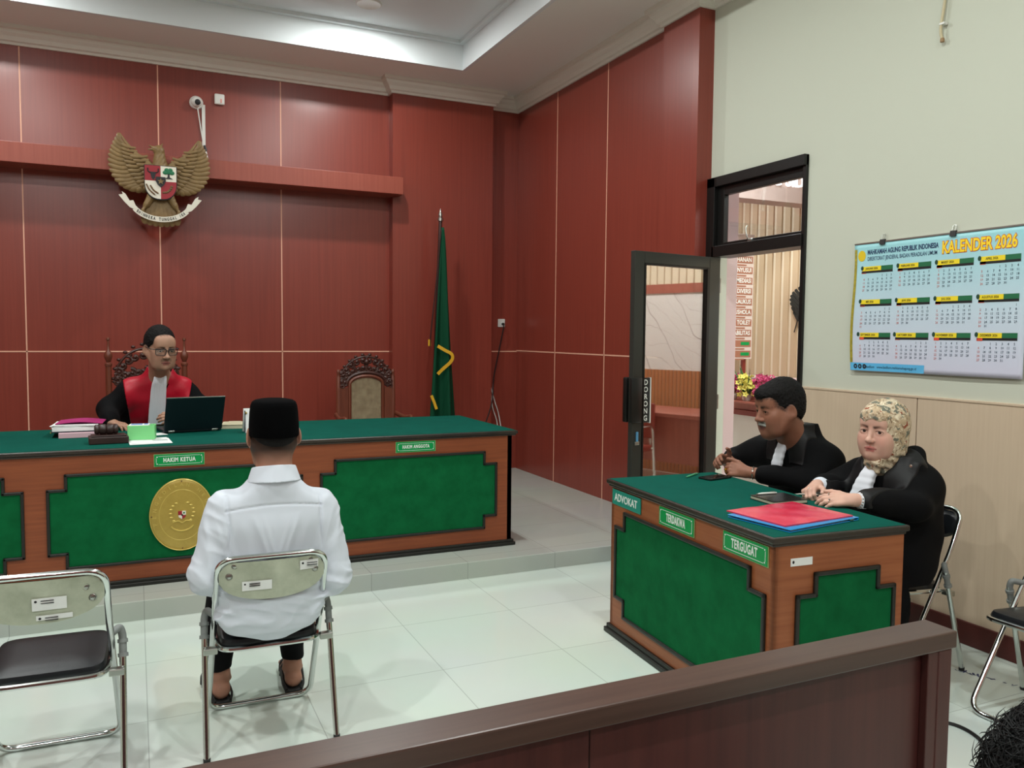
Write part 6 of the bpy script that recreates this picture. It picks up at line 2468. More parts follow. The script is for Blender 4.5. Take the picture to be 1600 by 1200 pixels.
# ================= the judge
def judge():
    org = (0.12, 6.30, ZD)
    t, kid = person('man in a black robe with red satin front, white bands and glasses at the laptop', org)
    hd = Head((0.150, 5.755, 1.388), rotm(PI + 0.32, 0.14, 0.0), 1.12, fat=1.02, nose=1.05, jaw=1.0, eye_open=0.62)
    B = SDF()
    hd.build(B)
    hd.neck(B, (0.146, 5.915, 1.17), 0.056, 0.066)
    B.loft((0, 0, 0), I3, [(0.60, 0.10, 6.32, 0.16, 0.11), (0.85, 0.12, 6.15, 0.16, 0.10), (1.05, 0.14, 6.00, 0.17, 0.09), (1.16, 0.145, 5.94, 0.11, 0.07), (1.22, 0.147, 5.90, 0.06, 0.055)], 2.2, 0.03)
    wR, eR, sR = (-0.155, 5.755, 0.920), (-0.165, 5.93, 0.985), (-0.020, 5.98, 1.118)
    wL, eL, sL = (0.275, 5.735, 0.935), (0.40, 5.93, 0.985), (0.285, 5.98, 1.110)
    for w, e, s in ((wR, eR, sR), (wL, eL, sL)):
        B.cap(s, e, 0.048, 0.042, 0.03)
        B.cap(e, w, 0.040, 0.026, 0.02)
    hand(B, wR, (0.78, -0.62, -0.12), (0.05, 0.0, 1.0), 'R', curls=(0.32, 0.42, 0.35), thumb=(0.7, 0.6, -0.35), sc=0.98)
    hand(B, wL, (-0.98, -0.12, 0.06), (0.05, -0.85, 0.5), 'L', curls=(0.35, 0.45, 0.4), thumb=(0.75, 0.45, -0.3), sc=0.98)
    HS = hair_short(hd, 0.068, -0.080, 0.0085, 0.014, recede=0.55)
    cf = hd.colour((172, 132, 110), (146, 88, 80), (34, 26, 24), stubble=0.10, moust=(0.35, (60, 46, 40)), blush=0.3, hair=HS)
    kid(sdf_obj('body', B, 0.0026, SKIN, t, cf))
    hd.eyes(t, look=(0.1, -0.35))
    for o in t.children:
        o.location = -Vector(org)
    kid(sdf_obj('hair', HS, 0.0024, HAIRS, t))
    # glasses
    g = MB()
    M = Matrix.Translation(Vector(hd.c)) @ Matrix(hd.R.tolist()).to_4x4() @ Matrix.Scale(hd.sc, 4)
    lens = MB()
    for sx in (-1, 1):
        w, h = 0.0275, 0.0175
        pts = [(sx * 0.034 - w, 0.106, 0.014), (sx * 0.034 + w, 0.106, 0.014), (sx * 0.034 + w * 0.92, 0.104, -0.021), (sx * 0.034 - w * 0.92, 0.104, -0.021)]
        if sx > 0:
            pts = [(p[0], p[1] - (0.012 if abs(p[0]) > 0.04 else 0), p[2]) for p in pts]
        else:
            pts = [(p[0], p[1] - (0.012 if abs(p[0]) > 0.04 else 0), p[2]) for p in pts]
        loop = fillet(pts + [pts[0], pts[1]], 0.008, 4)
        g.tube(loop[4:-1], 0.0021, 6, closed=True, xf=M)
        g.tube([pts[0], pts[1]], 0.0030, 6, xf=M)
        lens.add(pts, [(0, 1, 2, 3)], M)
        g.tube([(sx * 0.0605, 0.093, 0.010), (sx * 0.079, 0.07, 0.010), (sx * 0.083, -0.005, 0.012), (sx * 0.081, -0.020, -0.004)], 0.0022, 6, xf=M)
    g.tube(spline([(-0.0068, 0.106, 0.004), (0, 0.110, 0.007), (0.0068, 0.106, 0.004)], 6), 0.0022, 6, xf=M)
    go = kid(g.build('glasses', EMBLACK, t, smooth=True))
    lo = lens.build('lens', GLASS_EYE, go)
    # robe
    R = SDF()
    R.loft((0, 0, 0), I3, [(0.58, 0.10, 6.34, 0.24, 0.17), (0.80, 0.11, 6.20, 0.225, 0.155), (0.95, 0.125, 6.08, 0.222, 0.145), (1.07, 0.135, 6.00, 0.218, 0.125), (1.15, 0.14, 5.96, 0.190, 0.098), (1.205, 0.143, 5.935, 0.115, 0.082), (1.235, 0.145, 5.92, 0.078, 0.070), (1.262, 0.146, 5.918, 0.072, 0.066)], 2.4, 0.03)
    for w, e, s, d in ((wR, eR, sR, 1), (wL, eL, sL, -1)):
        w_ = np.array(w)
        e_ = np.array(e)
        f = (w_ - e_) / np.linalg.norm(w_ - e_)
        R.cap(s, e, 0.076, 0.068, 0.05)
        R.cap(e, w_ - f * 0.045, 0.068, 0.058, 0.04)
        R.cap(w_ - f * 0.06 + np.array((0, 0, -0.005)), w_ - f * 0.012 + np.array((0, 0, -0.002)), 0.050, 0.044, 0.02)
    # open neck
    R.cap(hd.P(0, -0.01, -0.10), (0.150, 5.90, 1.19), 0.060, 0.062, 0.012, 's')
    R.box((0.160, 5.80, 1.235), (0.034, 0.075, 0.045), None, 0.01, 0.02, 's')
    R.box((0.13, 5.8, 0.70), (0.8, 0.30, 0.1725), None, 0.0, 0.004, 's')   # rests on the bench top
    R.post = lambda p, d: d + folds(p, 0.0045, 34, 2, (0.9, 0.2, 0.45))
    kid(sdf_obj('robe', R, 0.0052, ROBE, t))

    def region(p, lo, hi_top, hi_bot, off=0.0):
        u = p[:, 0] - (0.126 + 0.012 * (p[:, 2] - 0.87) / 0.35)
        q = np.clip((p[:, 2] - 0.87) / 0.33, 0, 1)
        hi = hi_bot + (hi_top - hi_bot) * q
        return np.maximum(np.maximum(np.abs(u) - hi, lo - np.abs(u)), p[:, 1] - (5.975 + np.clip(1.16 - p[:, 2], 0, 1) * 0.75))
    red = from_sdf(R, 0.0045)
    red.op(lambda p: region(p, 0.036, 0.218, 0.160), 0.002, 'i')
    red.cap((0.150, 5.90, 1.16), (0.150, 5.90, 1.40), 0.060, 0.095, 0.0, 's')
    red.op(lambda p: -region(p, -1, 0.0, 0.0) * 0 + (0.878 - p[:, 2]), 0.001, 'i')
    kid(sdf_obj('red_satin_panel', red, 0.0052, REDSAT, t))
    bf = SDF()
    bf.loft((0, 0, 0), I3, [(0.878, 0.122, 5.935, 0.054, 0.016), (1.0, 0.127, 5.893, 0.051, 0.016), (1.10, 0.134, 5.856, 0.047, 0.016), (1.17, 0.142, 5.826, 0.042, 0.016), (1.215, 0.148, 5.826, 0.037, 0.014)], 4, 0.0)
    bf.post = lambda p, d: d + (0.0006 * np.sin((p[:, 0] - 0.06 * p[:, 2]) * 420)).astype(F32)
    kid(sdf_obj('white_bands', bf, 0.0030, BEF, t))
    return t


# ================= the seated man seen from behind
def seated_man():
    org = (0.45, 3.10, 0.0)
    t, kid = person('man seen from behind in a white shirt and black cap on a folding chair', org)
    hd = Head((0.456, 3.075, 1.126), rotm(0.0, 0.16, 0.0), 1.06)
    B = SDF()
    hd.build(B)
    hd.neck(B, (0.452, 3.035, 0.955), 0.058, 0.066)
    B.loft((0, 0, 0), I3, [(0.47, 0.445, 3.08, 0.15, 0.10), (0.65, 0.45, 3.06, 0.15, 0.09), (0.82, 0.45, 3.05, 0.165, 0.085), (0.90, 0.45, 3.05, 0.14, 0.07), (0.96, 0.452, 3.045, 0.06, 0.055)], 2.2, 0.03)
    shl, shr = (0.285, 3.055, 0.868), (0.622, 3.055, 0.848)
    ell_, elr = (0.218, 3.02, 0.640), (0.668, 3.02, 0.595)
    wl, wr = (0.375, 3.34, 0.575), (0.535, 3.34, 0.565)
    for s, e, w in ((shl, ell_, wl), (shr, elr, wr)):
        B.cap(s, e, 0.046, 0.040, 0.03)
        B.cap(e, w, 0.039, 0.027, 0.02)
    hand(B, wl, (0.45, 0.82, -0.2), (-0.15, 0.1, 1), 'L', curls=(0.3, 0.4, 0.35))
    hand(B, wr, (-0.45, 0.82, -0.2), (0.15, 0.1, 1), 'R', curls=(0.3, 0.4, 0.35))
    feet = []
    for hx, kx, ax, yw in ((0.375, 0.325, 0.293, 0.10), (0.535, 0.565, 0.580, -0.10)):
        B.cap((hx, 3.12, 0.515), (kx, 3.50, 0.475), 0.080, 0.060, 0.03)
        B.cap((kx, 3.50, 0.475), (ax, 3.455, 0.30), 0.056, 0.052, 0.02)
        B.cap((ax, 3.455, 0.30), (ax, 3.430, 0.105), 0.049, 0.034, 0.02)
        # foot: heel, arch, ball and five toes
        fw = np.array((-math.sin(yw), math.cos(yw), 0))
        sd = np.array((math.cos(yw), math.sin(yw), 0))
        h0 = np.array((ax, 3.412, 0.0))
        B.ell(h0 + np.array((0, 0, 0.052)), (0.031, 0.036, 0.033), None, 0.02)
        B.cap((ax, 3.430, 0.105), h0 + fw * 0.06 + np.array((0, 0, 0.065)), 0.034, 0.034, 0.02)
        B.cap(h0 + np.array((0, 0, 0.055)), h0 + fw * 0.15 + np.array((0, 0, 0.044)), 0.030, 0.026, 0.02)
        B.cap(h0 + fw * 0.10 + np.array((0, 0, 0.052)), h0 + fw * 0.165 + np.array((0, 0, 0.040)), 0.034, 0.022, 0.02)
        for k in range(5):
            off = (k - 2) * 0.0165
            inner = off if ax > 0.45 else -off
            L = 0.222 - 0.010 * abs(k) if k else 0.228
            B.cap(h0 + fw * 0.155 + sd * inner + np.array((0, 0, 0.040)), h0 + fw * L + sd * inner * 1.1 + np.array((0, 0, 0.034)), 0.011, 0.0095 if k else 0.012, 0.006)
        B.cap((ax + 0.03, 3.432, 0.095), (ax + 0.034, 3.432, 0.090), 0.008, 0.008, 0.012)
        B.cap((ax - 0.03, 3.432, 0.095), (ax - 0.034, 3.432, 0.090), 0.008, 0.008, 0.012)
        feet.append((ax, yw, h0, fw, sd))
    cf = hd.colour((164, 118, 98), (150, 96, 88), (34, 26, 24), fade=(-0.105, -0.055))
    kid(sdf_obj('body', B, 0.0028, SKIN, t, cf))
    hd.eyes(t)
    for o in t.children:
        o.location = -Vector(org)
    # cropped hair below the cap
    H = SDF()
    s = hd.sc
    H.ell(hd.P(0, -0.022, 0.034), tuple(q * s for q in (0.0765, 0.0965, 0.086)), hd.R, 0.005)
    H.ell(hd.P(0, -0.036, -0.016), tuple(q * s for q in (0.0655, 0.0695, 0.066)), hd.R, 0.02)
    n = np.array((0, 0.55, -0.83))
    H.plane(hd.P(0, -0.09, -0.045), hd.R @ n, 0.004)
    for sx in (-1, 1):
        H.ell(hd.P(sx * 0.085, -0.002, -0.010), tuple(q * s for q in (0.018, 0.024, 0.036)), hd.R, 0.006, 's')
    kid(sdf_obj('hair', H, 0.0030, HAIRS, t))
    # velvet cap: oval, flat-topped, slightly tapering
    P = MB()
    prof = [(0.0905, 0.020), (0.0915, 0.024), (0.0912, 0.060), (0.0885, 0.105), (0.0850, 0.130), (0.0795, 0.143), (0.070, 0.149), (0.05, 0.153), (0.02, 0.1555), (0.0001, 0.156)]
    M = Matrix.Translation(Vector(hd.P(0, -0.020, -0.015))) @ Matrix((hd.R @ np.array((RX(0.17)).to_3x3())).tolist()).to_4x4() @ T(0, 0, -0.008)
    P.lathe(prof, 48, M, sx=0.965, sy=1.17)
    P.lathe([(0.081, 0.020), (0.084, 0.018), (0.0905, 0.020)], 48, M, sx=0.965, sy=1.17)
    kid(P.build('cap', PECI, t, smooth=True))
    # shirt
    S = SDF()
    S.loft((0, 0, 0), I3, [(0.435, 0.435, 3.085, 0.172, 0.130), (0.48, 0.435, 3.075, 0.192, 0.140), (0.55, 0.437, 3.070, 0.198, 0.138), (0.64, 0.44, 3.065, 0.196, 0.118), (0.74, 0.445, 3.055, 0.195, 0.112), (0.82, 0.447, 3.05, 0.205, 0.110), (0.875, 0.449, 3.048, 0.195, 0.094), (0.915, 0.450, 3.044, 0.150, 0.088), (0.95, 0.452, 3.038, 0.095, 0.084), (1.0, 0.453, 3.042, 0.078, 0.077)], 2.4, 0.02)
    for s_, e, w in ((shl, ell_, wl), (shr, elr, wr)):
        w_ = np.array(w)
        e_ = np.array(e)
        f = (w_ - e_) / np.linalg.norm(w_ - e_)
        S.cap(s_, e, 0.068, 0.062, 0.035)
        S.cap(e, w_ - f * 0.035, 0.060, 0.044, 0.02)
        S.cap(w_ - f * 0.05, w_ - f * 0.01, 0.040, 0.037, 0.005)
    # shirt tail over the back of the seat
    S.loft((0, 0, 0), I3, [(0.392, 0.44, 2.985, 0.030, 0.016), (0.405, 0.438, 2.980, 0.085, 0.020), (0.43, 0.437, 2.980, 0.140, 0.030), (0.47, 0.436, 2.990, 0.165, 0.045), (0.53, 0.437, 3.010, 0.172, 0.060), (0.60, 0.438, 3.03, 0.16, 0.06)], 2.1, 0.03)
    # collar stand and fold
    S.plane((0.45, 2.98, 0.984), (0, 0.22, 1.0), 0.003)
    K = SDF()
    K.cap((0.453, 3.036, 0.950), (0.4545, 3.050, 1.035), 0.0985, 0.0690, 0.0)
    K.cap((0.4535, 3.046, 0.99), (0.456, 3.060, 1.10), 0.0600, 0.0600, 0.002, 's')
    K.plane((0.45, 2.98, 1.026), (0, 0.22, 1.0), 0.003)
    K.plane((0.45, 2.97, 0.966), (0, -0.10, -1.0), 0.002)
    K.box((0.455, 3.16, 1.0), (0.012, 0.06, 0.1), None, 0.0, 0.004, 's')

    def spost(p, d):
        x, y, z = p[:, 0], p[:, 1], p[:, 2]
        back = np.clip((3.04 - y) / 0.05, 0, 1)
        low = np.clip((0.80 - z) / 0.25, 0, 1)
        u = np.abs(x - 0.448)
        st = lambda a, b, c, o: vnoise(np.stack([a + o, b + o * 0.7, c + o * 1.3], 1))
        rid = lambda n: 1 - 2.2 * np.abs(n)
        # gathers hanging from the yoke, pulls from the armpits and creases across the waist
        f = 0.0035 * st(x * 9, y * 9, z * 9, 40.0)
        g = rid(st(u * 30 + (0.86 - z) * 9, y * 4, z * 5, 31.0)) * np.clip((0.86 - z) / 0.05, 0, 1) * np.clip((z - 0.60) / 0.12, 0, 1)
        waist = (rid(st(x * 8, y * 5, (z + 0.25 * (x - 0.45)) * 30, 11.0)) + 0.6 * rid(st(x * 13, y * 5, (z - 0.35 * (x - 0.45)) * 24, 23.0))) * np.clip((0.66 - z) / 0.08, 0, 1) * np.clip((z - 0.42) / 0.05, 0, 1)
        side = rid(st(x * 7, y * 7, (z - 0.6 * u) * 26, 55.0)) * np.clip((u - 0.15) / 0.08, 0, 1)
        f = f - 0.0035 * side
        yoke = np.exp(-((z - 0.868 - 0.02 * np.cos(u * 9)) / 0.0035) ** 2) * (u < 0.17)
        arm = np.exp(-((u - 0.158 - 0.05 * np.abs(z - 0.80)) / 0.005) ** 2) * np.clip((z - 0.70) / 0.06, 0, 1) * (z < 0.92)
        return (d + f - back * (0.0046 * g + 0.0066 * waist) + 0.004 * back * yoke + 0.0055 * back * arm).astype(F32)
    S.post = spost
    kid(sdf_obj('shirt', S, 0.0046, SHIRT, t))
    kid(sdf_obj('shirt_collar', K, 0.003, SHIRT, t))
    # trousers
    Q = SDF()
    Q.loft((0, 0, 0), I3, [(0.418, 0.44, 3.10, 0.155, 0.10), (0.46, 0.44, 3.10, 0.172, 0.125), (0.56, 0.445, 3.085, 0.165, 0.115), (0.62, 0.445, 3.075, 0.155, 0.10)], 2.4, 0.03)
    for hx, kx, ax, yw in ((0.375, 0.325, 0.293, 0.1), (0.535, 0.565, 0.580, -0.1)):
        Q.cap((hx, 3.14, 0.512), (kx, 3.50, 0.478), 0.088, 0.075, 0.03)
        Q.cap((kx, 3.50, 0.478), (ax, 3.455, 0.30), 0.070, 0.062, 0.02)
        Q.cap((ax, 3.455, 0.30), (ax, 3.435, 0.150), 0.060, 0.047, 0.02)
    Q.plane((0, 0, 0.132), (0, 0, -1), 0.003)
    Q.op(lambda p: np.where((p[:, 1] < 3.36) & (p[:, 2] < 0.47), 0.4245 + 0.0875 * (p[:, 1] - 3.165) - p[:, 2], -1.0).astype(F32), 0.0, 'i')
    Q.post = lambda p, d: d + folds(p, 0.003, 40, 1)
    kid(sdf_obj('trousers', Q, 0.0055, TROUS, t))
    # sandals
    for ax, yw, h0, fw, sd in feet:
        m = MB()
        outl = [(-0.036, -0.030), (-0.020, -0.044), (0.020, -0.044), (0.036, -0.030), (0.040, 0.05), (0.036, 0.10), (0.046, 0.17), (0.044, 0.215), (0.024, 0.245), (-0.012, 0.248), (-0.040, 0.22), (-0.046, 0.17), (-0.036, 0.10), (-0.038, 0.05)]
        M = Matrix.Translation(Vector(h0)) @ RZ(yw)
        m.prism(outl, 0.0, 0.019, 'XY', M)
        so = kid(recalc(m.build('sandal', RUBBER, t, bevel=0.004)))
        st = MB()
        for q, r in ((0.135, 0.040), (0.185, 0.038)):
            st.tube(spline([(-0.046, q, 0.014), (-0.040, q, 0.055), (0, q, 0.080 - 0.1 * (q - 0.13)), (0.040, q, 0.055), (0.046, q, 0.014)], 16), 0.012, 8, flat=0.35, xf=M)
        for sx in (-1, 1):
            st.tube(spline([(sx * 0.030, -0.034, 0.016), (sx * 0.041, -0.005, 0.034), (sx * 0.043, 0.05, 0.040), (sx * 0.044, 0.11, 0.046)], 12), 0.013, 8, flat=0.35, xf=M)
        st.build('strap', RUBBER, so, smooth=True)
    return t


# ================= greying man at the advocates' desk
def lawyer_man():
    org = (3.22, 3.15, 0.0)
    t, kid = person('man in a black robe with grey moustache and hands clasped on the desk', org)
    hd = Head((2.890, 3.085, 1.146), rotm(math.radians(79), 0.12, 0.0), 1.13, fat=1.06, nose=1.22, jaw=1.12, eye_open=0.72)
    B = SDF()
    hd.build(B)
    B.ell(hd.P(0, 0.055, -0.108), (0.034, 0.030, 0.024), hd.R, 0.03)   # full chin
    hd.neck(B, (3.03, 3.10, 0.955), 0.066, 0.080)
    B.loft((0, 0, 0), I3, [(0.50, 3.24, 3.15, 0.12, 0.17), (0.70, 3.17, 3.15, 0.12, 0.17), (0.86, 3.09, 3.14, 0.11, 0.17), (0.95, 3.05, 3.12, 0.08, 0.12), (1.0, 3.03, 3.11, 0.06, 0.07)], 2.2, 0.03)
    sN, eN, wN = (3.085, 2.975, 0.895), (3.000, 2.955, 0.798), (2.800, 3.195, 0.817)
    sF, eF, wF = (3.03, 3.335, 0.895), (2.975, 3.50, 0.825), (2.845, 3.415, 0.842)
    for s, e, w in ((sN, eN, wN), (sF, eF, wF)):
        B.cap(s, e, 0.050, 0.044, 0.03)
        B.cap(e, w, 0.042, 0.028, 0.02)
    hN = hand(B, wN, (-0.52, 0.84, 0.10), (-0.70, -0.45, 0.55), 'L', thumb=(0.75, 0.45, 0.1), sc=1.0,
              percurl=[(0.55, 0.75, 0.5), (0.65, 0.8, 0.55), (0.72, 0.85, 0.55), (0.8, 0.85, 0.55)])
    hF = hand(B, wF, (-0.90, -0.34, 0.22), (-0.15, 0.70, 0.70), 'R', thumb=(0.6, 0.75, 0.1), sc=1.0,
              percurl=[(0.30, 0.55, 0.45), (0.42, 0.65, 0.5), (0.55, 0.7, 0.5), (0.6, 0.75, 0.5)])
    HS = hair_short(hd, 0.040, -0.066, 0.006, 0.016)
    HS.ops.insert(2, ('u', f_ell(hd.P(0, 0.024, 0.074), np.array((0.069, 0.083, 0.045)) * hd.sc, hd.R), 0.02))
    HS._grow(hd.P(0, 0.032, 0.076), 0.11)
    cf = hd.colour((140, 94, 74), (120, 72, 66), (40, 32, 30), stubble=0.12, moust=(0.95, (160, 160, 154)), blush=0.2, hair=HS)
    kid(sdf_obj('body', B, 0.0027, SKIN, t, cf))
    hd.eyes(t, look=(-0.1, -0.1))
    for o in t.children:
        o.location = -Vector(org)
    kid(sdf_obj('hair', HS, 0.0024, HAIRS, t))
    ms = SDF()
    for sx in (-1, 1):
        ms.cap(hd.P(0, 0.1015, -0.0535), hd.P(sx * 0.026, 0.088, -0.0615), 0.0062 * hd.sc, 0.0042 * hd.sc, 0.004)
    kid(sdf_obj('moustache', ms, 0.0022, mat('grey_moustache', (150, 150, 142), 0.8, bump=(900, 0.6)), t))
    # robe
    R = SDF()
    R.loft((0, 0, 0), I3, [(0.03, 2.99, 3.15, 0.11, 0.19), (0.38, 3.00, 3.15, 0.13, 0.22), (0.50, 3.25, 3.15, 0.19, 0.235), (0.68, 3.20, 3.15, 0.18, 0.235), (0.82, 3.13, 3.14, 0.165, 0.235), (0.91, 3.08, 3.135, 0.140, 0.215), (0.97, 3.055, 3.125, 0.108, 0.155), (1.02, 3.035, 3.115, 0.096, 0.108), (1.068, 3.03, 3.108, 0.092, 0.092)], 2.3, 0.03)
    for s, e, w in ((sN, eN, wN), (sF, eF, wF)):
        w_ = np.array(w)
        e_ = np.array(e)
        f = (w_ - e_) / np.linalg.norm(w_ - e_)
        R.cap(s, e, 0.088, 0.068, 0.05)
        R.cap(e, w_ - f * 0.125, 0.064, 0.048, 0.03)
        R.cap(w_ - f * 0.13, w_ - f * 0.075, 0.048, 0.046, 0.02)
    R.cap(hd.P(0, -0.01, -0.12), (3.01, 3.105, 0.985), 0.062, 0.060, 0.010, 's')
    R.box((2.93, 3.10, 1.065), (0.075, 0.030, 0.06), None, 0.01, 0.02, 's')
    dz = DTZ + 0.002
    R.op(lambda p: np.where(((p[:, 0] - DA.x) * DV.x + (p[:, 1] - DA.y) * DV.y) < DD + 0.004, dz - p[:, 2], -1.0).astype(F32), 0.0, 'i')
    R.op(lambda p: np.where((p[:, 0] > 3.03) & (p[:, 2] < 0.50), 0.4325 - p[:, 2], -1.0).astype(F32), 0.0, 'i')
    R.post = lambda p, d: d + folds(p, 0.005, 32, 3, (0.3, 0.9, 0.6))
    kid(sdf_obj('robe', R, 0.0056, ROBE, t))
    sat = from_sdf(R, 0.004)
    sat.op(lambda p: np.maximum(np.maximum(np.abs(p[:, 1] - 3.115) - 0.125, 0.042 - np.abs(p[:, 1] - 3.115)), p[:, 0] - 3.05), 0.002, 'i')
    sat.plane((0, 0, 0.872), (0, 0, -1), 0.001)
    kid(sdf_obj('satin_lapel', sat, 0.0056, SATIN, t))
    bf = SDF()
    bf.loft((0, 0, 0), I3, [(0.800, 2.915, 3.132, 0.014, 0.033), (0.88, 2.918, 3.118, 0.014, 0.031), (0.945, 2.926, 3.104, 0.014, 0.028), (1.030, 2.955, 3.090, 0.014, 0.024)], 4, 0.0)
    bf.post = lambda p, d: d + (0.0005 * np.sin(p[:, 2] * 200)).astype(F32)
    kid(sdf_obj('white_bands', bf, 0.003, BEF, t))
    cl = SDF()
    cl.cap((3.085, 3.045, 1.046), (3.098, 3.10, 1.048), 0.006, 0.007, 0.01)
    cl.cap((3.085, 3.045, 1.046), (3.055, 3.025, 1.052), 0.006, 0.005, 0.01)
    kid(sdf_obj('shirt_collar', cl, 0.003, SHIRT, t))
    # wrist band and ring
    f = np.array(wN) - np.array(eN)
    f = f / np.linalg.norm(f)
    q = Vector(f).to_track_quat('Z', 'Y').to_matrix().to_4x4()
    c = np.array(wN) - f * 0.025
    kid(MB().tube([(0.0305 * math.cos(a), 0.0305 * math.sin(a), 0) for a in np.linspace(0, 2 * PI, 28, endpoint=False)], 0.0042, 8, closed=True, xf=Matrix.Translation(Vector(c)) @ q).build('bracelet', SILVER, t, smooth=True))
    p, dd = hN['tips'][2]
    rc = hN['w'] + (hN['d'] * 0.108 + hN['s'] * -0.010 - hN['n'] * 0.008) * hN['sc']
    ring_dir = hN['d'] * 0.75 - hN['n'] * 0.65
    q = Vector(ring_dir).to_track_quat('Z', 'Y').to_matrix().to_4x4()
    g = MB().tube([(0.0108 * math.cos(a), 0.0108 * math.sin(a), 0) for a in np.linspace(0, 2 * PI, 20, endpoint=False)], 0.0022, 8, closed=True, xf=Matrix.Translation(Vector(rc)) @ q)
    bump = Vector(rc) + Vector(hN['n'] * 0.75 + hN['d'] * 0.65) * 0.0115
    g.ball(tuple(bump), (0.0075, 0.0075, 0.006), 10, 8)
    kid(g.build('ring', GOLDR, t, smooth=True))
    return t


# ================= woman in the headscarf
def lawyer_woman():
    org = (3.20, 2.50, 0.0)
    t, kid = person('woman in a floral cream headscarf and black robe looking towards the viewer', org)
    hd = Head((2.985, 2.553, 1.098), rotm(math.radians(104), 0.04, -0.04), 1.07, fat=1.0, nose=0.95, jaw=0.98, eye_open=1.1, female=True)
    B = SDF()
    hd.build(B, ears=False)
    for sx in (-1, 1):
        B.ell(hd.P(sx * 0.040, 0.050, -0.045), (0.025, 0.024, 0.030), hd.R, 0.03)
    B.ell(hd.P(0, 0.050, -0.108), (0.030, 0.026, 0.022), hd.R, 0.03)
    hd.neck(B, (3.045, 2.57, 0.90), 0.052, 0.066)
    B.loft((0, 0, 0), I3, [(0.46, 3.10, 2.56, 0.13, 0.15), (0.66, 3.12, 2.565, 0.13, 0.16), (0.82, 3.11, 2.57, 0.13, 0.16), (0.90, 3.07, 2.575, 0.08, 0.11), (0.95, 3.05, 2.57, 0.055, 0.06)], 2.2, 0.03)
    sN, eN, wN = (3.12, 2.455, 0.850), (2.990, 2.385, 0.790), (2.735, 2.462, 0.820)
    sF, eF, wF = (3.07, 2.730, 0.845), (2.96, 2.780, 0.805), (2.775, 2.715, 0.834)
    for s, e, w in ((sN, eN, wN), (sF, eF, wF)):
        B.cap(s, e, 0.052, 0.046, 0.03)
        B.cap(e, w, 0.044, 0.027, 0.02)
    hN = hand(B, wN, (-0.72, 0.68, -0.04), (-0.35, -0.42, 0.85), 'L', thumb=(0.8, 0.5, 0.05), sc=0.96,
              percurl=[(0.18, 0.35, 0.3), (0.22, 0.42, 0.3), (0.25, 0.45, 0.35), (0.32, 0.45, 0.35)])
    hF = hand(B, wF, (-0.90, -0.36, -0.10), (-0.30, 0.25, 0.92), 'R', thumb=(0.7, 0.7, -0.2), sc=0.96,
              percurl=[(0.85, 1.05, 0.7), (0.9, 1.1, 0.7), (0.95, 1.1, 0.7), (1.0, 1.1, 0.7)])
    cf = hd.colour((206, 164, 146), (188, 116, 108), (72, 56, 50), blush=0.35)
    kid(sdf_obj('body', B, 0.0025, SKIN, t, cf))
    hd.eyes(t, iris=(50, 36, 30), look=(-0.22, 0.03))
    for o in t.children:
        o.location = -Vector(org)
    # headscarf
    H = SDF()
    s = hd.sc
    P = hd.P
    H.ell(P(0, -0.020, 0.024), tuple(q * s for q in (0.092, 0.118, 0.106)), hd.R, 0.02)
    H.ell(P(0, 0.058, 0.060), tuple(q * s for q in (0.060, 0.044, 0.044)), hd.R, 0.02)
    H.ell(P(0, -0.014, -0.050), tuple(q * s for q in (0.090, 0.086, 0.080)), hd.R, 0.04)
    H.cap(P(0, -0.016, -0.09), P(0, -0.036, -0.140), 0.076 * s, 0.080 * s, 0.04)
    H.cap(P(-0.02, 0.062, -0.122), P(0.012, 0.050, -0.142), 0.022 * s, 0.024 * s, 0.03)
    H.cap(P(-0.015, 0.058, -0.13), P(-0.02, 0.062, -0.165), 0.018 * s, 0.009 * s, 0.02)
    # oval opening for the face
    H.ell(P(0, 0.095, -0.044), tuple(q * s for q in (0.0610, 0.095, 0.0780)), hd.R, 0.008, 's')
    H.ell(P(-0.006, 0.112, 0.002), tuple(q * s for q in (0.030, 0.075, 0.048)), hd.R, 0.016, 's')

    def hpost(p, d):
        q = hd.loc(p).astype(F32)
        th = np.arctan2(q[:, 2] + 0.12, -q[:, 1] + 0.10)
        r = np.sqrt((q[:, 1] - 0.10) ** 2 + (q[:, 2] + 0.12) ** 2)
        w = np.sin(r * 150 + 5 * q[:, 0] * 8 + 2 * np.sin(th * 5)) * np.clip((0.03 - q[:, 1]) / 0.06, 0, 1)
        low = np.sin(q[:, 2] * 170 + np.abs(q[:, 0]) * 90) * np.clip((-0.06 - q[:, 2]) / 0.05, 0, 1)
        return (d + 0.0024 * w + 0.0022 * low).astype(F32)
    H.post = hpost
    kid(sdf_obj('headscarf', H, 0.0036, HIJAB, t))
    R = SDF()
    R.loft((0, 0, 0), I3, [(0.03, 2.97, 2.56, 0.10, 0.15), (0.25, 2.98, 2.555, 0.11, 0.165), (0.40, 3.00, 2.555, 0.14, 0.18), (0.46, 3.09, 2.565, 0.165, 0.185), (0.60, 3.115, 2.57, 0.170, 0.188), (0.75, 3.115, 2.575, 0.172, 0.195), (0.84, 3.11, 2.58, 0.17, 0.205), (0.90, 3.085, 2.575, 0.140, 0.190), (0.945, 3.07, 2.575, 0.105, 0.125), (0.985, 3.065, 2.57, 0.090, 0.098)], 2.3, 0.03)
    for s_, e, w in ((sN, eN, wN), (sF, eF, wF)):
        w_ = np.array(w)
        e_ = np.array(e)
        f = (w_ - e_) / np.linalg.norm(w_ - e_)
        R.cap(s_, e, 0.092, 0.070, 0.05)
        R.cap(e, w_ - f * 0.10, 0.066, 0.052, 0.03)
        R.cap(w_ - f * 0.12, w_ - f * 0.055, 0.051, 0.048, 0.02)
    R.cap(P(0, -0.01, -0.13), (3.04, 2.57, 0.915), 0.082, 0.078, 0.012, 's')
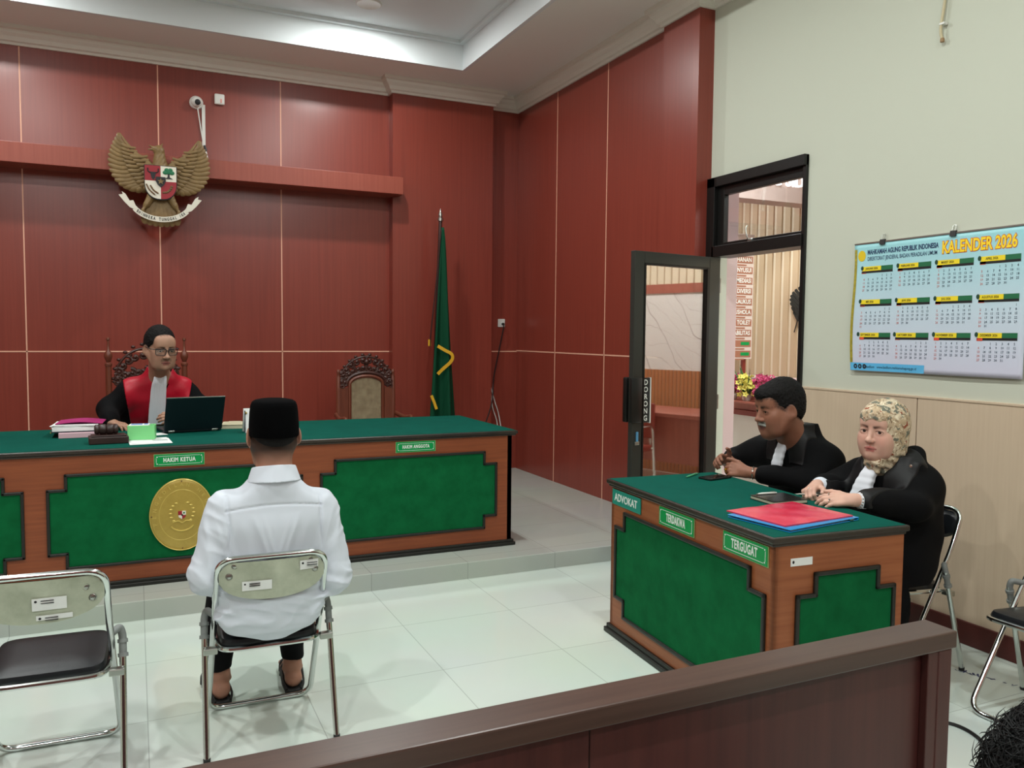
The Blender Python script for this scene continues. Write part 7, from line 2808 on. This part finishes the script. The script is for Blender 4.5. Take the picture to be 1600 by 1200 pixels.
    R.box((2.95, 2.55, 0.965), (0.085, 0.040, 0.06), None, 0.01, 0.02, 's')
    # folded collar behind the neck
    R.cap((3.130, 2.50, 0.985), (3.135, 2.62, 0.975), 0.034, 0.034, 0.03)
    R.cap((3.130, 2.50, 0.985), (3.06, 2.43, 0.945), 0.032, 0.026, 0.03)
    dz = DTZ + 0.002
    R.op(lambda p: np.where((((p[:, 0] - DA.x) * DV.x + (p[:, 1] - DA.y) * DV.y) < DD + 0.004) & (p[:, 2] > 0.6), dz - p[:, 2], -1.0).astype(F32), 0.0, 'i')
    R.op(lambda p: np.where((p[:, 0] > 2.992) & (p[:, 2] < 0.50), 0.4325 - p[:, 2], -1.0).astype(F32), 0.0, 'i')
    R.op(lambda p: np.where(p[:, 2] < 0.74, DD + 0.012 - ((p[:, 0] - DA.x) * DV.x + (p[:, 1] - DA.y) * DV.y), -1.0).astype(F32), 0.0, 'i')
    R.post = lambda p, d: d + folds(p, 0.005, 30, 8, (0.3, 0.9, 0.5))
    kid(sdf_obj('robe', R, 0.0056, ROBE, t))
    sat = from_sdf(R, 0.004)
    sat.op(lambda p: np.maximum(np.maximum(np.abs(p[:, 1] - 2.555) - 0.150, 0.045 - np.abs(p[:, 1] - 2.555)), p[:, 0] - 3.10), 0.002, 'i')
    sat.plane((0, 0, 0.79), (0, 0, -1), 0.001)
    kid(sdf_obj('satin_lapel', sat, 0.0056, SATIN, t))
    cu = SDF()
    for e, w in ((eN, wN), (eF, wF)):
        w_ = np.array(w)
        e_ = np.array(e)
        f = (w_ - e_) / np.linalg.norm(w_ - e_)
        cu.cap(w_ - f * 0.07, w_ - f * 0.040, 0.044, 0.041, 0.0)
    cu.plane((0, 0, DTZ + 0.0015), (0, 0, -1), 0.0)
    kid(sdf_obj('shirt_cuff', cu, 0.003, SHIRT, t))
    bf = SDF()
    bf.loft((0, 0, 0), I3, [(0.800, 2.905, 2.590, 0.018, 0.050), (0.86, 2.915, 2.578, 0.018, 0.044), (0.92, 2.930, 2.560, 0.017, 0.034), (0.965, 2.960, 2.550, 0.016, 0.026)], 4, 0.0)
    bf.post = lambda p, d: d + (0.0005 * np.sin(p[:, 2] * 200)).astype(F32)
    kid(sdf_obj('white_bands', bf, 0.003, BEF, t))
    # bracelet of links, rings, pen held in the far hand
    f = np.array(wN) - np.array(eN)
    f = f / np.linalg.norm(f)
    q = Vector(f).to_track_quat('Z', 'Y').to_matrix().to_4x4()
    m = MB()
    for k in range(16):
        a = 2 * PI * k / 16
        m.ball((0.0305 * math.cos(a), 0.0305 * math.sin(a), 0), (0.0058, 0.0058, 0.0044), 8, 6, Matrix.Translation(Vector(np.array(wN) - f * 0.018)) @ q)
    kid(m.build('bracelet', SILVER, t, smooth=True))
    g = MB()
    for h_, lat, al in ((hN, -0.010, 0.106), (hN, 0.027, 0.106), (hF, 0.009, 0.098)):
        rc = h_['w'] + (h_['d'] * al + h_['s'] * lat - h_['n'] * 0.004) * h_['sc']
        q = Vector(h_['d'] - h_['n'] * 0.3).to_track_quat('Z', 'Y').to_matrix().to_4x4()
        g.tube([(0.0104 * math.cos(a), 0.0104 * math.sin(a), 0) for a in np.linspace(0, 2 * PI, 18, endpoint=False)], 0.0018, 6, closed=True, xf=Matrix.Translation(Vector(rc)) @ q)
        g.ball(tuple(Vector(rc) + Vector(h_['n']) * 0.0125), (0.004, 0.004, 0.004), 8, 6)
    kid(g.build('ring', SILVER, t, smooth=True))
    br = MB().lathe([(0.0001, -0.003), (0.006, 0), (0.0065, 0.003), (0.0001, 0.005)], 10, T(3.005, 2.415, 0.955) @ RY(-PI / 2.2))
    kid(br.build('lapel_pin', SILVER, t, smooth=True))
    hc = hF['w'] + hF['d'] * 0.09 * hF['sc'] - hF['n'] * 0.020
    pn = thing('pen', 'thin silver pen gripped in the far hand of the woman', 'pen', tuple(hc), math.atan2(0.55, -0.83))
    MB().lathe([(0.0001, -0.050), (0.0035, -0.045), (0.0042, -0.03), (0.0042, 0.045), (0.002, 0.055), (0.0005, 0.066), (0.0001, 0.067)], 10, RY(PI / 2)).build('barrel', SILVER, pn, smooth=True)
    MB().rbox(-0.045, -0.015, -0.0012, 0.0012, 0.004, 0.006, 0.0005).build('clip', STEEL, pn)
    return t


# ================= head at the lower right corner
def corner_person():
    org = (1.13, 0.55, 0.0)
    t, kid = person('person with dark ruffled hair and bowed head close to the railing end', org)
    hd = Head((1.106, 0.620, 0.868), rotm(math.radians(62), 0.50, 0.0), 1.02)
    B = SDF()
    hd.build(B)
    hd.neck(B, (1.17, 0.585, 0.74), 0.052, 0.06)
    B.loft((0, 0, 0), I3, [(0.42, 1.25, 0.47, 0.13, 0.15), (0.60, 1.22, 0.51, 0.12, 0.15), (0.72, 1.18, 0.56, 0.09, 0.14), (0.78, 1.16, 0.585, 0.06, 0.07)], 2.2, 0.03)
    for s, e, w in (((1.10, 0.70, 0.70), (1.02, 0.80, 0.52), (0.93, 0.86, 0.42)), ((1.22, 0.42, 0.70), (1.10, 0.34, 0.52), (0.97, 0.42, 0.42))):
        B.cap(s, e, 0.046, 0.040, 0.03)
        B.cap(e, w, 0.038, 0.027, 0.02)
    hand(B, (0.93, 0.86, 0.42), (-0.9, 0.1, -0.3), (-0.1, 0.2, 1), 'R')
    hand(B, (0.97, 0.42, 0.42), (-0.9, 0.1, -0.3), (-0.1, -0.2, 1), 'L')
    B.cap((1.22, 0.40, 0.46), (0.86, 0.52, 0.44), 0.08, 0.06, 0.03)
    B.cap((1.22, 0.58, 0.46), (0.88, 0.74, 0.44), 0.08, 0.06, 0.03)
    B.cap((0.86, 0.52, 0.44), (0.86, 0.53, 0.07), 0.055, 0.036, 0.02)
    B.cap((0.88, 0.74, 0.44), (0.88, 0.76, 0.07), 0.055, 0.036, 0.02)
    B.cap((0.86, 0.53, 0.05), (0.72, 0.58, 0.035), 0.036, 0.026, 0.02)
    B.cap((0.88, 0.76, 0.05), (0.74, 0.81, 0.035), 0.036, 0.026, 0.02)
    cf = hd.colour((176, 126, 98), (150, 96, 88), (34, 26, 24))
    kid(sdf_obj('body', B, 0.0030, SKIN, t, cf))
    hd.eyes(t)
    for o in t.children:
        o.location = -Vector(org)
    H = hair_short(hd, 0.055, -0.085, 0.016, 0.022)
    kid(sdf_obj('hair', H, 0.0035, HAIRB, t))
    rnd = random.Random(3)
    st = MB()
    for i in range(1500):
        a = rnd.uniform(0, 2 * PI)
        e = rnd.uniform(0.15, 1.3)
        p = Vector((math.cos(a) * math.cos(e), math.sin(a) * math.cos(e), math.sin(e)))
        b = Vector((p.x * 0.085, -0.021 + p.y * 0.104, 0.040 + p.z * 0.099))
        if b.y > 0.06 and b.z < 0.07:
            continue
        tng = Vector((rnd.uniform(-1, 1), rnd.uniform(-1, 1), rnd.uniform(-0.8, 0.4)))
        tng = (tng - p * tng.dot(p)).normalized()
        q_ = rnd.uniform(0.6, 1.25)
        pts = [b + p * (0.003 + 0.012 * math.sin(PI * k / 4.2) * q_ * 0.6) + tng * (0.012 * k * q_) for k in range(5)]
        st.tube([hd.P(*k) for k in pts], 0.0008, 4, radii=[0.0009, 0.0009, 0.0008, 0.0006, 0.0002])
    kid(st.build('hair_strands', HAIRB, t))
    t['group'] = 'people'
    S = SDF()
    S.loft((0, 0, 0), I3, [(0.38, 1.25, 0.46, 0.17, 0.19), (0.60, 1.22, 0.51, 0.15, 0.19), (0.70, 1.19, 0.555, 0.125, 0.18), (0.755, 1.17, 0.58, 0.09, 0.12), (0.80, 1.155, 0.60, 0.062, 0.066)], 2.3, 0.03)
    for s, e in (((1.10, 0.70, 0.70), (1.03, 0.79, 0.54)), ((1.22, 0.42, 0.70), (1.11, 0.35, 0.54))):
        S.cap(s, e, 0.066, 0.062, 0.03)
    S.post = lambda p, d: d + folds(p, 0.004, 32, 2)
    kid(sdf_obj('shirt', S, 0.0065, NAVY, t))
    Q = SDF()
    Q.cap((1.22, 0.40, 0.46), (0.86, 0.52, 0.44), 0.095, 0.075, 0.03)
    Q.cap((1.22, 0.58, 0.46), (0.88, 0.74, 0.44), 0.095, 0.075, 0.03)
    Q.cap((0.86, 0.52, 0.44), (0.86, 0.53, 0.10), 0.070, 0.055, 0.02)
    Q.cap((0.88, 0.74, 0.44), (0.88, 0.76, 0.10), 0.070, 0.055, 0.02)
    kid(sdf_obj('trousers', Q, 0.0075, TROUS, t))
    del t['group']
    bn = thing('bench_seat', 'plain wooden bench seat under the person with ruffled hair', 'bench', (1.27, 0.45, 0.0), math.radians(-28))
    MB().rbox(-0.22, 0.22, -0.7, 0.5, 0.325, 0.362, 0.006).build('seat', RAILW, bn)
    for sx in (-1, 1):
        for y_ in (-0.62, 0.42):
            MB().rbox(sx * 0.18 - 0.02, sx * 0.18 + 0.02, y_ - 0.02, y_ + 0.02, 0, 0.325, 0.003).build('leg', RAILW, bn)
    return t


for _fn in (judge, seated_man, lawyer_man, lawyer_woman, corner_person):
    _fn()

# a thing made of a single piece is that piece itself
for _o in list(COL.objects):
    if _o.type == 'EMPTY' and _o.get('category') and len(_o.children) == 1 and not _o.children[0].children:
        _c = _o.children[0]
        _m = _o.matrix_basis @ _c.matrix_basis
        for _k in ('label', 'category', 'group', 'kind'):
            if _k in _o:
                _c[_k] = _o[_k]
        _n = _o.name.split('.')[0]
        bpy.data.objects.remove(_o)
        _c.matrix_basis = _m
        _c.name = _n
